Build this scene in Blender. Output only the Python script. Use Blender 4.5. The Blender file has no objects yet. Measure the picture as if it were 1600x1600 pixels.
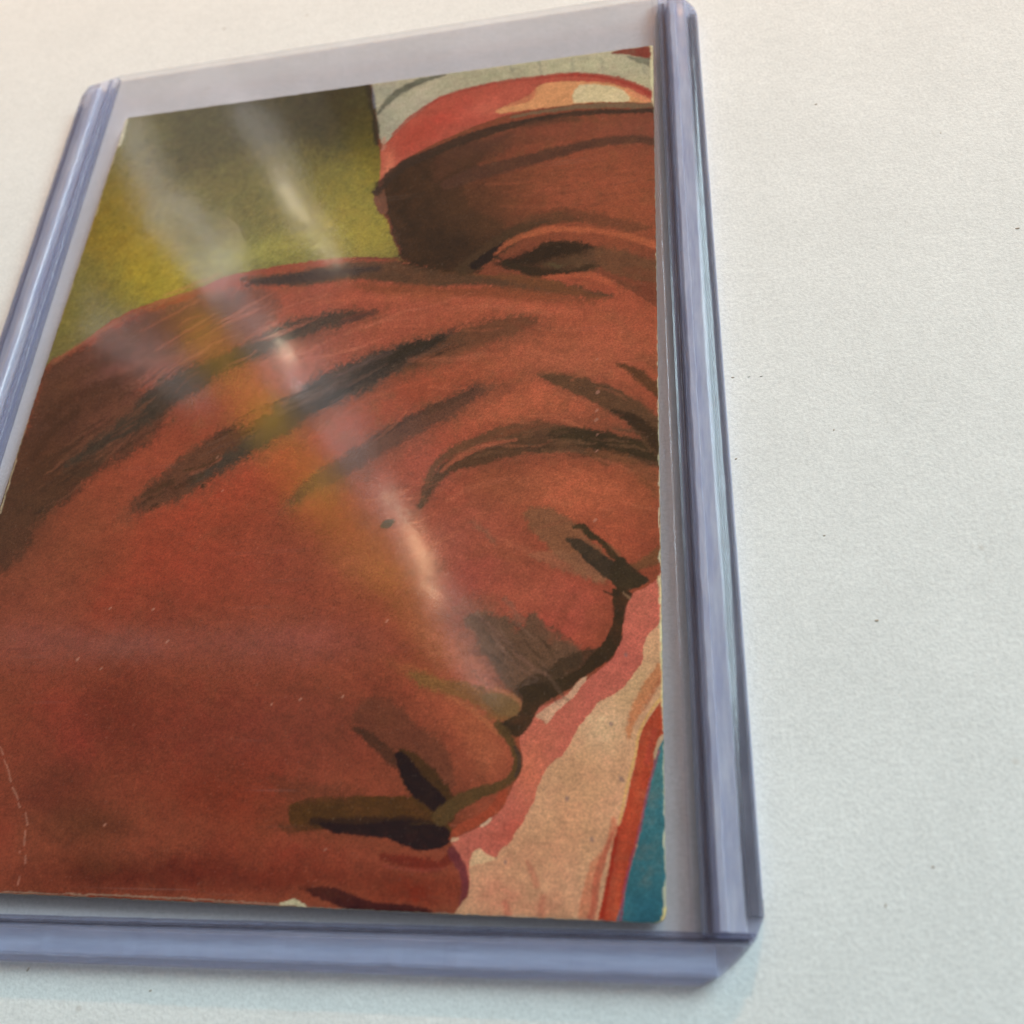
import bpy, bmesh, math
import numpy as np
from mathutils import Matrix, Vector

scene = bpy.context.scene
MM = 0.001
R = math.radians

# ------------------------------------------------------------------ camera
cam_data = bpy.data.cameras.new("camera")
cam = bpy.data.objects.new("camera", cam_data)
scene.collection.objects.link(cam)
scene.camera = cam
cam_data.sensor_fit = 'HORIZONTAL'
cam_data.sensor_width = 36.0
cam_data.lens = 39.069
cam_data.shift_x = 0.03288
cam_data.shift_y = -0.07416
cam_data.clip_start = 0.005
cam_data.clip_end = 20.0
rot = Matrix(((0.9736999, 0.0706857, 0.2165919),
              (0.0522620, 0.8560109, -0.5143093),
              (-0.2217593, 0.5121024, 0.8298036)))
cam.matrix_world = Matrix.Translation(Vector((37.8496, -58.4577, 84.2781)) * MM) @ rot.to_4x4()
cam_data.dof.use_dof = True
cam_data.dof.focus_distance = 0.098
cam_data.dof.aperture_fstop = 36.0

# ------------------------------------------------------------------ light
world = bpy.data.worlds.new("World")
scene.world = world
world.use_nodes = True
bg = world.node_tree.nodes["Background"]
bg.inputs[0].default_value = (0.96, 0.95, 0.92, 1)
bg.inputs[1].default_value = 0.15

def area(name, loc, target, sx, sy, power, col, spread=180):
    ld = bpy.data.lights.new(name, 'AREA')
    ld.shape = 'RECTANGLE'; ld.size = sx; ld.size_y = sy
    ld.energy = power; ld.color = col; ld.spread = R(spread)
    o = bpy.data.objects.new(name, ld)
    scene.collection.objects.link(o)
    o.location = loc
    d = Vector(target) - Vector(loc)
    o.rotation_euler = d.to_track_quat('-Z', 'Y').to_euler()
    return o

def glare_light(name, loc, x, y, z, sx, sy, power, col):
    """added light set on a mirrored view ray to draw glare in the vinyl"""
    ld = bpy.data.lights.new(name, 'AREA'); ld.shape = 'RECTANGLE'; ld.size = sx; ld.size_y = sy
    ld.energy = power; ld.color = col
    o = bpy.data.objects.new(name, ld); scene.collection.objects.link(o)
    m = Matrix((x, y, z)).transposed().to_4x4(); m.translation = loc; o.matrix_world = m
area("window_daylight", (1.6, 1.3, 1.4), (0.02, 0, 0), 1.2, 1.2, 71, (.72, .945, 1.0))

def spot(name, loc, edge_a, edge_b, lit_side, half, blend, power, col, size):
    """shaded room lamp: the rim of its shade cuts the light off along edge_a-edge_b"""
    ld = bpy.data.lights.new(name, 'SPOT'); ld.energy = power; ld.color = col
    ld.spot_size = R(2 * half); ld.spot_blend = blend; ld.shadow_soft_size = size
    o = bpy.data.objects.new(name, ld); scene.collection.objects.link(o); o.location = loc
    p = Vector(loc); a = (Vector(edge_a) - p).normalized(); b = (Vector(edge_b) - p).normalized()
    n = a.cross(b).normalized()
    if n.dot(Vector(lit_side) - p) < 0: n = -n
    t = R(90 - half); d = n * math.cos(t) + (a + b).normalized() * math.sin(t)
    o.rotation_euler = d.to_track_quat('-Z', 'Y').to_euler()
spot("warm_room_lamp", (0.25, 1.25, 0.64), (-0.05, -0.011, 0), (0.07, -0.009, 0), (0, .06, 0), 75, .009, 84, (1.0, .48, .18), .06)

glare_light('white_glare', [-0.2492, 0.3651, 0.3004], [0.1559, -0.6004, 0.7844], [0.8794, 0.4461, 0.1667], [-0.4499, 0.6638, 0.5975], 0.0533, 0.0108, 0.00120, (1, 0.98, 0.95))
glare_light('white_glare', [-0.2552, 0.3619, 0.2998], [0.1533, -0.6026, 0.7832], [0.8751, 0.4509, 0.1757], [-0.4591, 0.6584, 0.5965], 0.0545, 0.0103, 0.00155, (1, 0.98, 0.95))
glare_light('white_glare', [-0.2609, 0.3566, 0.3006], [0.1521, -0.6072, 0.7799], [0.8703, 0.4562, 0.1855], [-0.4684, 0.6505, 0.5978], 0.0490, 0.0117, 0.00120, (1, 0.98, 0.95))
glare_light('white_glare', [-0.2228, 0.3348, 0.3299], [0.5062, -0.4396, 0.742], [0.7551, 0.6415, -0.135], [-0.4166, 0.6286, 0.6567], 0.0541, 0.0112, 0.00270, (1, 0.98, 0.95))
glare_light('white_glare', [-0.2302, 0.3285, 0.3306], [0.5024, -0.4421, 0.743], [0.7508, 0.6492, -0.1214], [-0.4287, 0.6189, 0.6582], 0.0551, 0.0166, 0.00235, (1, 0.98, 0.95))
glare_light('white_glare', [-0.237, 0.321, 0.3322], [0.4997, -0.4464, 0.7423], [0.7462, 0.6571, -0.1072], [-0.4399, 0.6075, 0.6614], 0.0634, 0.0105, 0.00264, (1, 0.98, 0.95))
glare_light('white_glare', [-0.2003, 0.2968, 0.36], [0.3915, -0.6021, 0.6958], [0.8346, 0.5508, 0.007], [-0.3874, 0.578, 0.7182], 0.0904, 0.0108, 0.00242, (1, 0.98, 0.95))
glare_light('white_glare', [-0.2081, 0.2973, 0.3569], [0.3863, -0.598, 0.7023], [0.8314, 0.5555, 0.0156], [-0.3994, 0.5778, 0.7118], 0.0883, 0.0078, 0.00281, (1, 0.98, 0.95))
glare_light('white_glare', [-0.2139, 0.2882, 0.3595], [0.3871, -0.6045, 0.6962], [0.8261, 0.5628, 0.0293], [-0.4095, 0.5638, 0.7172], 0.0910, 0.0085, 0.00223, (1, 0.98, 0.95))
glare_light('white_glare', [-0.1761, 0.3639, 0.3283], [0.3325, -0.5645, 0.7555], [0.879, 0.4757, -0.0315], [-0.3416, 0.6746, 0.6544], 0.0867, 0.0063, 0.00151, (1, 0.98, 0.95))
glare_light('white_glare', [-0.1841, 0.3653, 0.3246], [0.3268, -0.5595, 0.7617], [0.8765, 0.4809, -0.0228], [-0.3535, 0.6751, 0.6475], 0.1023, 0.0092, 0.00188, (1, 0.98, 0.95))
glare_light('white_glare', [-0.1882, 0.3624, 0.3252], [0.3251, -0.5611, 0.7612], [0.8744, 0.485, -0.0159], [-0.3603, 0.6707, 0.6483], 0.0890, 0.0061, 0.00169, (1, 0.98, 0.95))
glare_light('white_glare', [-0.1611, 0.2684, 0.389], [0.3923, -0.669, 0.6313], [0.8593, 0.5114, 0.008], [-0.3282, 0.5393, 0.7755], 0.0690, 0.0091, 0.00123, (1, 0.98, 0.95))
glare_light('white_glare', [-0.1663, 0.2608, 0.3913], [0.3936, -0.6736, 0.6256], [0.8552, 0.5179, 0.0196], [-0.3372, 0.5273, 0.7799], 0.0657, 0.0102, 0.00230, (1, 0.98, 0.95))
glare_light('white_glare', [-0.1759, 0.2544, 0.3913], [0.3925, -0.6749, 0.6248], [0.8493, 0.5267, 0.0354], [-0.353, 0.5168, 0.78], 0.0639, 0.0083, 0.00167, (1, 0.98, 0.95))
glare_light('white_glare', [-0.1319, 0.206, 0.4248], [0.4547, -0.7178, 0.5273], [0.8439, 0.5366, 0.0027], [-0.2849, 0.4438, 0.8497], 0.1146, 0.0068, 0.00152, (1, 0.98, 0.95))
glare_light('white_glare', [-0.1411, 0.2092, 0.4213], [0.4508, -0.7114, 0.5392], [0.8408, 0.5412, 0.0111], [-0.2998, 0.4484, 0.8421], 0.1043, 0.0076, 0.00188, (1, 0.98, 0.95))
glare_light('white_glare', [-0.145, 0.2049, 0.4217], [0.4517, -0.7125, 0.5369], [0.8379, 0.5455, 0.0189], [-0.3064, 0.4414, 0.8434], 0.1122, 0.0086, 0.00236, (1, 0.98, 0.95))
glare_light('white_glare', [-0.0944, 0.1528, 0.4547], [0.4611, -0.7807, 0.4218], [0.8587, 0.5125, 0.0099], [-0.2239, 0.3576, 0.9066], 0.0561, 0.0077, 0.00112, (1, 0.98, 0.95))
glare_light('white_glare', [-0.1015, 0.1474, 0.4546], [0.4634, -0.7801, 0.4204], [0.8541, 0.5196, 0.0225], [-0.236, 0.3486, 0.9071], 0.0695, 0.0104, 0.00148, (1, 0.98, 0.95))
glare_light('white_glare', [-0.1048, 0.1451, 0.4548], [0.4645, -0.7797, 0.4199], [0.852, 0.5228, 0.0283], [-0.2416, 0.3446, 0.9071], 0.0604, 0.0080, 0.00158, (1, 0.98, 0.95))
glare_light('white_glare', [-0.2635, 0.2826, 0.3416], [0.6159, -0.3379, 0.7117], [0.6208, 0.7644, -0.1743], [-0.4851, 0.5492, 0.6805], 0.0678, 0.0110, 0.00130, (1, 0.98, 0.95))
glare_light('white_glare', [-0.2592, 0.27, 0.3501], [0.6236, -0.3522, 0.6979], [0.6166, 0.7703, -0.1623], [-0.4805, 0.5316, 0.6975], 0.0684, 0.0104, 0.00198, (1, 0.98, 0.95))
glare_light('white_glare', [-0.2631, 0.2658, 0.3504], [0.6215, -0.3535, 0.6991], [0.6137, 0.7743, -0.154], [-0.4869, 0.5248, 0.6982], 0.0703, 0.0082, 0.00091, (1, 0.98, 0.95))
glare_light('bright_glare', [-0.1806, 0.3548, 0.3333], [0.4869, -0.4761, 0.7323], [0.8003, 0.579, -0.1557], [-0.3498, 0.6619, 0.663], 0.0288, 0.0024, 0.00379, (1, 0.82, 0.55))
glare_light('bright_glare', [-0.1906, 0.2846, 0.3713], [0.4732, -0.5698, 0.6719], [0.7978, 0.6006, -0.0526], [-0.3735, 0.561, 0.7388], 0.0069, 0.0025, 0.00292, (1, 0.82, 0.55))
glare_light('bright_glare', [-0.1954, 0.2911, 0.3659], [0.3915, -0.6141, 0.6853], [0.8379, 0.5457, 0.0104], [-0.3804, 0.5701, 0.7282], 0.0106, 0.0020, 0.00174, (1, 0.82, 0.55))
glare_light('bright_glare', [-0.1863, 0.2684, 0.3813], [0.7424, -0.3215, 0.5878], [0.5596, 0.7799, -0.2803], [-0.3683, 0.537, 0.7589], 0.0053, 0.0019, 0.00085, (1, 0.98, 0.95))
glare_light('bright_glare', [-0.1389, 0.2114, 0.4228], [0.5391, -0.6488, 0.5371], [0.7887, 0.6127, -0.0515], [-0.2956, 0.4514, 0.8419], 0.0226, 0.0018, 0.00288, (1, 0.82, 0.55))
glare_light('bright_glare', [-0.1268, 0.1918, 0.4338], [0.3915, -0.7719, 0.5009], [0.8776, 0.4768, 0.0489], [-0.2766, 0.4205, 0.8641], 0.0244, 0.0026, 0.01047, (1, 0.62, 0.32))
glare_light('bright_glare', [-0.1206, 0.1716, 0.443], [0.6877, -0.5647, 0.4563], [0.6751, 0.7285, -0.1158], [-0.267, 0.3877, 0.8823], 0.0110, 0.0028, 0.00468, (1, 0.62, 0.32))
glare_light('bright_glare', [-0.1644, 0.3331, 0.3521], [0.5318, -0.4893, 0.6913], [0.781, 0.5989, -0.1769], [-0.3275, 0.634, 0.7006], 0.0147, 0.0023, 0.00190, (1, 0.82, 0.55))
glare_light('bright_glare', [-0.2126, 0.3358, 0.3336], [0.3384, -0.5709, 0.748], [0.8512, 0.5246, 0.0153], [-0.4012, 0.6315, 0.6635], 0.0238, 0.0021, 0.00136, (1, 0.82, 0.55))
glare_light('amber_glare', [-0.2535, 0.3391, 0.3145], [0.0742, -0.6753, 0.7338], [0.8842, 0.3848, 0.2648], [-0.4612, 0.6291, 0.6257], 0.0484, 0.0098, 0.00043, (1, 0.56, 0.02))
glare_light('amber_glare', [-0.2607, 0.3374, 0.3123], [0.0706, -0.6756, 0.7339], [0.8788, 0.3903, 0.2747], [-0.472, 0.6255, 0.6212], 0.0445, 0.0127, 0.00078, (1, 0.56, 0.02))
glare_light('amber_glare', [-0.2679, 0.3332, 0.3115], [0.069, -0.6786, 0.7313], [0.8729, 0.396, 0.2851], [-0.4831, 0.6186, 0.6196], 0.0472, 0.0119, 0.00055, (1, 0.56, 0.02))
glare_light('amber_glare', [-0.2376, 0.3083, 0.3392], [0.3707, -0.5656, 0.7366], [0.8164, 0.5766, 0.0319], [-0.4428, 0.5896, 0.6755], 0.0646, 0.0152, 0.00267, (1, 0.56, 0.02))
glare_light('amber_glare', [-0.2429, 0.2994, 0.3419], [0.3713, -0.5725, 0.731], [0.811, 0.5833, 0.0449], [-0.4521, 0.5762, 0.6809], 0.0622, 0.0122, 0.00135, (1, 0.56, 0.02))
glare_light('amber_glare', [-0.252, 0.2966, 0.3392], [0.3657, -0.5713, 0.7347], [0.8056, 0.5897, 0.0575], [-0.4661, 0.5708, 0.6759], 0.0743, 0.0149, 0.00215, (1, 0.56, 0.02))
glare_light('amber_glare', [-0.2071, 0.2713, 0.3715], [0.5088, -0.541, 0.6697], [0.7619, 0.6451, -0.0577], [-0.4008, 0.5395, 0.7404], 0.0708, 0.0160, 0.00202, (1, 0.56, 0.02))
glare_light('amber_glare', [-0.2165, 0.2657, 0.3706], [0.505, -0.541, 0.6725], [0.7563, 0.6529, -0.0427], [-0.416, 0.5302, 0.7388], 0.0757, 0.0190, 0.00488, (1, 0.56, 0.02))
glare_light('amber_glare', [-0.2203, 0.2591, 0.3725], [0.5054, -0.5448, 0.6692], [0.7523, 0.658, -0.0325], [-0.4226, 0.5199, 0.7424], 0.0648, 0.0195, 0.00301, (1, 0.56, 0.02))
glare_light('amber_glare', [-0.1869, 0.2384, 0.3949], [0.5058, -0.6043, 0.6157], [0.7784, 0.6273, -0.0237], [-0.3719, 0.4912, 0.7876], 0.0759, 0.0153, 0.00388, (1, 0.56, 0.02))
glare_light('amber_glare', [-0.1899, 0.229, 0.3983], [0.5087, -0.61, 0.6075], [0.7738, 0.6333, -0.0121], [-0.3773, 0.4763, 0.7942], 0.0726, 0.0105, 0.00182, (1, 0.56, 0.02))
glare_light('amber_glare', [-0.2015, 0.2278, 0.3945], [0.5029, -0.6051, 0.6173], [0.7684, 0.64, 0.0014], [-0.3959, 0.4736, 0.7868], 0.0726, 0.0116, 0.00234, (1, 0.56, 0.02))
glare_light('amber_glare', [-0.1544, 0.2009, 0.4216], [0.5735, -0.6177, 0.538], [0.7534, 0.6557, -0.0503], [-0.3217, 0.4342, 0.8414], 0.0820, 0.0158, 0.00373, (1, 0.56, 0.02))
glare_light('amber_glare', [-0.1611, 0.1967, 0.4215], [0.5727, -0.6168, 0.5399], [0.7491, 0.6613, -0.0392], [-0.3329, 0.4269, 0.8408], 0.0698, 0.0133, 0.00226, (1, 0.56, 0.02))
glare_light('amber_glare', [-0.1696, 0.1914, 0.4211], [0.5715, -0.6155, 0.5426], [0.7436, 0.6682, -0.0252], [-0.3471, 0.4179, 0.8396], 0.0631, 0.0158, 0.00204, (1, 0.56, 0.02))
glare_light('amber_glare', [-0.1209, 0.161, 0.4459], [0.557, -0.6936, 0.4569], [0.7861, 0.6178, -0.0205], [-0.2681, 0.3706, 0.8893], 0.0623, 0.0079, 0.00086, (1, 0.56, 0.02))
glare_light('amber_glare', [-0.1305, 0.1605, 0.4437], [0.5552, -0.6891, 0.4658], [0.7817, 0.6235, -0.0093], [-0.284, 0.3693, 0.8848], 0.0603, 0.0126, 0.00143, (1, 0.56, 0.02))
glare_light('amber_glare', [-0.1344, 0.157, 0.4436], [0.5559, -0.6887, 0.4655], [0.7788, 0.6273, -0.002], [-0.2907, 0.3636, 0.885], 0.0724, 0.0115, 0.00140, (1, 0.56, 0.02))
glare_light('white_glare', [-0.2447, 0.1341, 0.4081], [0.8814, 0.1598, 0.4445], [0.0126, 0.9328, -0.3603], [-0.4722, 0.3231, 0.8201], 0.1640, 0.0176, 0.00163, (1, 0.98, 0.95))
glare_light('pale_glare', [-0.2206, 0.3606, 0.3143], [0.3371, -0.5289, 0.7789], [0.8481, 0.5298, -0.0073], [-0.4088, 0.663, 0.6271], 0.1113, 0.0722, 0.01061, (1, 0.98, 0.95))
glare_light('pale_glare', [-0.17, 0.3646, 0.3295], [0.3099, -0.5802, 0.7532], [0.8909, 0.4539, -0.0168], [-0.3321, 0.6763, 0.6575], 0.1047, 0.0506, 0.00366, (1, 0.98, 0.95))
glare_light('pale_glare', [-0.1636, 0.2607, 0.3899], [0.4412, -0.645, 0.624], [0.8333, 0.5525, -0.0181], [-0.3331, 0.5279, 0.7812], 0.1403, 0.0583, 0.00642, (1, 0.98, 0.95))

scene.view_settings.view_transform = 'Standard'
scene.view_settings.look = 'None'
scene.view_settings.exposure = 0.0
scene.view_settings.gamma = 1.0
scene.render.engine = 'CYCLES'
scene.cycles.max_bounces = 16
scene.cycles.transmission_bounces = 12
scene.cycles.transparent_max_bounces = 24
scene.cycles.use_denoising = True
scene.cycles.caustics_refractive = True
scene.cycles.caustics_reflective = True
scene.cycles.blur_glossy = 0.3
scene.cycles.filter_width = 1.15
scene.cycles.sample_clamp_indirect = 4.0

# ------------------------------------------------------------------ materials
class NT:
    def __init__(s, name):
        s.m = bpy.data.materials.new(name); s.m.use_nodes = True
        s.t = s.m.node_tree; s.t.nodes.clear()
        s.out = s.t.nodes.new('ShaderNodeOutputMaterial')
    def n(s, typ, **kw):
        nd = s.t.nodes.new('ShaderNode' + typ)
        for k, v in kw.items(): setattr(nd, k, v)
        return nd
    def l(s, a, b): s.t.links.new(a, b)
    def noise(s, vec, scale, detail=3, rough=0.6):
        nd = s.n('TexNoise'); nd.inputs['Scale'].default_value = scale
        nd.inputs['Detail'].default_value = detail; nd.inputs['Roughness'].default_value = rough
        s.l(vec, nd.inputs['Vector']); return nd.outputs['Fac']
    def ramp(s, fac, a, b, va=0.0, vb=1.0):
        nd = s.n('MapRange'); nd.clamp = True
        for k, v in zip((1, 2, 3, 4), (a, b, va, vb)): nd.inputs[k].default_value = v
        s.l(fac, nd.inputs[0]); return nd.outputs[0]
    def math(s, op, a, b):
        nd = s.n('Math', operation=op)
        for i, v in enumerate((a, b)):
            if isinstance(v, (int, float)): nd.inputs[i].default_value = v
            else: s.l(v, nd.inputs[i])
        return nd.outputs[0]
    def mixc(s, fac, a, b, mode='MIX'):
        nd = s.n('Mix', data_type='RGBA', blend_type=mode)
        if isinstance(fac, (int, float)): nd.inputs[0].default_value = fac
        else: s.l(fac, nd.inputs[0])
        for i, v in ((6, a), (7, b)):
            if isinstance(v, tuple): nd.inputs[i].default_value = (*v, 1)
            else: s.l(v, nd.inputs[i])
        return nd.outputs[2]

def mat_paper():
    k = NT("white_laid_paper")
    co = k.n('TexCoord').outputs['Object']
    b = k.n('BsdfPrincipled')
    big = k.noise(co, 90, 3); mid = k.noise(co, 850, 5, .7); fine = k.noise(co, 3400, 3, .7)
    c = k.mixc(k.ramp(big, .3, .7), (0.81, 0.80, 0.79), (0.86, 0.85, 0.84))
    c = k.mixc(k.ramp(mid, .38, .66), c, (0.76, 0.76, 0.72), 'MIX') if False else c
    m1 = k.ramp(mid, .3, .7, .955, 1.035)
    m2 = k.ramp(fine, .3, .7, .90, 1.08)
    mm = k.math('MULTIPLY', m1, m2)
    cc = k.n('CombineColor'); [k.l(mm, cc.inputs[i]) for i in range(3)]
    c = k.mixc(1.0, c, cc.outputs[0], 'MULTIPLY')
    v = k.n('TexVoronoi'); v.inputs['Scale'].default_value = 160; k.l(co, v.inputs['Vector'])
    sp = k.ramp(v.outputs['Distance'], .02, .05, 1, 0)
    c = k.mixc(k.math('MULTIPLY', sp, .28), c, (0.42, 0.33, 0.25))
    k.l(c, b.inputs['Base Color'])
    b.inputs['Roughness'].default_value = .85
    b.inputs['Specular IOR Level'].default_value = .25
    bp = k.n('Bump'); bp.inputs['Strength'].default_value = .4; bp.inputs['Distance'].default_value = .00012
    k.l(k.math('ADD', mid, k.math('MULTIPLY', fine, .5)), bp.inputs['Height'])
    k.l(bp.outputs[0], b.inputs['Normal'])
    k.l(b.outputs[0], k.out.inputs[0]); return k.m

def mat_print():
    k = NT("printed_card_face")
    co = k.n('TexCoord').outputs['Object']
    a = k.n('Attribute'); a.attribute_name = 'print_colour'
    fine = k.noise(co, 4600, 2, .8); mid = k.noise(co, 1100, 3, .7)
    mm = k.math('MULTIPLY', k.ramp(fine, .28, .72, .76, 1.24), k.ramp(mid, .25, .75, .90, 1.10))
    cc = k.n('CombineColor'); [k.l(mm, cc.inputs[i]) for i in range(3)]
    c = k.mixc(1.0, a.outputs['Color'], cc.outputs[0], 'MULTIPLY')
    b = k.n('BsdfPrincipled'); k.l(c, b.inputs['Base Color'])
    b.inputs['Roughness'].default_value = .8; b.inputs['Specular IOR Level'].default_value = .05
    k.l(b.outputs[0], k.out.inputs[0]); return k.m

def mat_stock():
    k = NT("grey_card_stock")
    co = k.n('TexCoord').outputs['Object']
    b = k.n('BsdfPrincipled')
    c = k.mixc(k.ramp(k.noise(co, 1500, 3), .3, .7), (0.42, 0.37, 0.26), (0.60, 0.54, 0.40))
    k.l(c, b.inputs['Base Color']); b.inputs['Roughness'].default_value = .9
    k.l(b.outputs[0], k.out.inputs[0]); return k.m

def mat_sheet(name, tint, haze, rough, bump):
    """thin clear vinyl: see-through, with a Fresnel sheen and a little scuff haze"""
    k = NT(name)
    co = k.n('TexCoord').outputs['Object']
    tr = k.n('BsdfTransparent'); tr.inputs[0].default_value = (*tint, 1)
    gl = k.n('BsdfGlossy'); gl.inputs['Roughness'].default_value = rough
    gl.inputs[0].default_value = (.95, .95, 1, 1)
    df = k.n('BsdfDiffuse'); df.inputs[0].default_value = (.62, .60, .58, 1)
    bp = k.n('Bump'); bp.inputs['Strength'].default_value = bump; bp.inputs['Distance'].default_value = .00005
    hgt = k.math('ADD', k.noise(co, 120, 3), k.math('MULTIPLY', k.noise(co, 420, 2), .12))
    k.l(hgt, bp.inputs['Height'])
    k.l(bp.outputs[0], gl.inputs['Normal'])
    fr = k.n('Fresnel')
    back = k.n('NewGeometry').outputs['Backfacing']          # same sheen from either side of the thin film
    k.l(k.math('SUBTRACT', 1.36, k.math('MULTIPLY', back, 1.36 - 1 / 1.36)), fr.inputs['IOR'])
    m1 = k.n('MixShader'); k.l(fr.outputs[0], m1.inputs[0]); k.l(tr.outputs[0], m1.inputs[1]); k.l(gl.outputs[0], m1.inputs[2])
    m2 = k.n('MixShader')
    hz = k.ramp(k.noise(co, 60, 4, .7), .35, .75, haze * .6, haze * 1.5)
    for rz, th in ((.5, .71), (1.25, .72), (2.3, .715)):      # hairline scuffs in a few directions
        mp = k.n('Mapping'); mp.inputs['Rotation'].default_value = (0, 0, rz); mp.inputs['Scale'].default_value = (60, 2600, 1)
        k.l(co, mp.inputs[0]); hz = k.math('ADD', hz, k.ramp(k.noise(mp.outputs[0], 1, 2, .5), th, th + .05, 0, .02))
    k.l(hz, m2.inputs[0])
    k.l(m1.outputs[0], m2.inputs[1]); k.l(df.outputs[0], m2.inputs[2])
    k.l(m2.outputs[0], k.out.inputs[0]); return k.m

def mat_rail():
    k = NT("thick_clear_vinyl")
    co = k.n('TexCoord').outputs['Object']
    gl = k.n('BsdfGlass'); gl.inputs['IOR'].default_value = 1.45
    gl.inputs['Color'].default_value = (.965,.965,.995, 1)
    k.l(k.ramp(k.noise(co, 300, 4, .7), .3, .75, .08,.22), gl.inputs['Roughness'])
    bp = k.n('Bump'); bp.inputs['Strength'].default_value = .25; bp.inputs['Distance'].default_value = .00008
    mp = k.n('Mapping'); mp.inputs['Scale'].default_value = (1, .25, 1); k.l(co, mp.inputs[0])
    k.l(k.noise(mp.outputs[0], 500, 3), bp.inputs['Height']); k.l(bp.outputs[0], gl.inputs['Normal'])
    tr = k.n('BsdfTransparent'); tr.inputs[0].default_value = (.86,.87,.98, 1)
    m1 = k.n('MixShader'); m1.inputs[0].default_value = .34
    k.l(gl.outputs[0], m1.inputs[1]); k.l(tr.outputs[0], m1.inputs[2])
    df = k.n('BsdfDiffuse'); df.inputs[0].default_value = (.78, .79, .97, 1)
    m2 = k.n('MixShader'); m2.inputs[0].default_value = .06
    k.l(m1.outputs[0], m2.inputs[1]); k.l(df.outputs[0], m2.inputs[2])
    k.l(m2.outputs[0], k.out.inputs[0]); return k.m

M_PAPER = mat_paper(); M_PRINT = mat_print(); M_STOCK = mat_stock()
M_FRONT = mat_sheet("clear_front_vinyl", (.975,.973,.985), .003, .085, .35)
M_BACK = mat_sheet("clear_back_vinyl", (.965,.963,.98), .10, .12, .2)
M_RAIL = mat_rail()

# ------------------------------------------------------------------ helpers
def mesh_obj(name, me, mat, parent=None, smooth=False):
    me.materials.append(mat)
    if smooth:
        for p in me.polygons: p.use_smooth = True
    o = bpy.data.objects.new(name, me)
    scene.collection.objects.link(o)
    if parent: o.parent = parent
    return o

def bm_obj(name, bm, mat, parent=None, smooth=False, angle=35, recalc=True):
    if recalc: bmesh.ops.recalc_face_normals(bm, faces=bm.faces)
    me = bpy.data.meshes.new(name)
    if smooth:
        for f in bm.faces: f.smooth = True
        for e in bm.edges:
            if len(e.link_faces) == 2 and e.calc_face_angle(0) > R(angle): e.smooth = False
    bm.to_mesh(me); bm.free()
    return mesh_obj(name, me, mat, parent)

def cut(bm, co, no):
    """cut away everything beyond the plane and close the hole"""
    r = bmesh.ops.bisect_plane(bm, geom=bm.verts[:] + bm.edges[:] + bm.faces[:], dist=1e-8,
                               plane_co=co, plane_no=no, clear_outer=True)
    ed = [e for e in bm.edges if e.is_boundary]
    if ed: bmesh.ops.holes_fill(bm, edges=ed, sides=0)

def thing(name, label, cat, loc=(0, 0, 0), rz=0.0):
    o = bpy.data.objects.new(name, None); scene.collection.objects.link(o)
    o.empty_display_size = .01
    o.location = loc; o.rotation_euler = (0, 0, rz)
    o['label'] = label; o['category'] = cat
    return o

def vnoise(shape, cells, seed, octaves=4, gain=.55):
    """smooth value noise on a grid, roughly -1..1"""
    rs = np.random.RandomState(seed); out = np.zeros(shape, np.float32); amp = 1.; tot = 0.
    h, w = shape
    for o in range(octaves):
        cy = max(2, int(cells * h / w)) + 2; cx = cells + 2
        a = rs.rand(cy + 1, cx + 1).astype(np.float32) * 2 - 1
        y = np.linspace(0, cy - 1.001, h); x = np.linspace(0, cx - 1.001, w)
        yi = y.astype(int); xi = x.astype(int)
        fy = (y - yi)[:, None]; fx = (x - xi)[None, :]
        fy = fy * fy * (3 - 2 * fy); fx = fx * fx * (3 - 2 * fx)
        v = (a[yi][:, xi] * (1 - fy) * (1 - fx) + a[yi + 1][:, xi] * fy * (1 - fx)
             + a[yi][:, xi + 1] * (1 - fy) * fx + a[yi + 1][:, xi + 1] * fy * fx)
        out += amp * v.astype(np.float32); tot += amp; amp *= gain; cells *= 2
    return out / tot * 1.6

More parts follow.
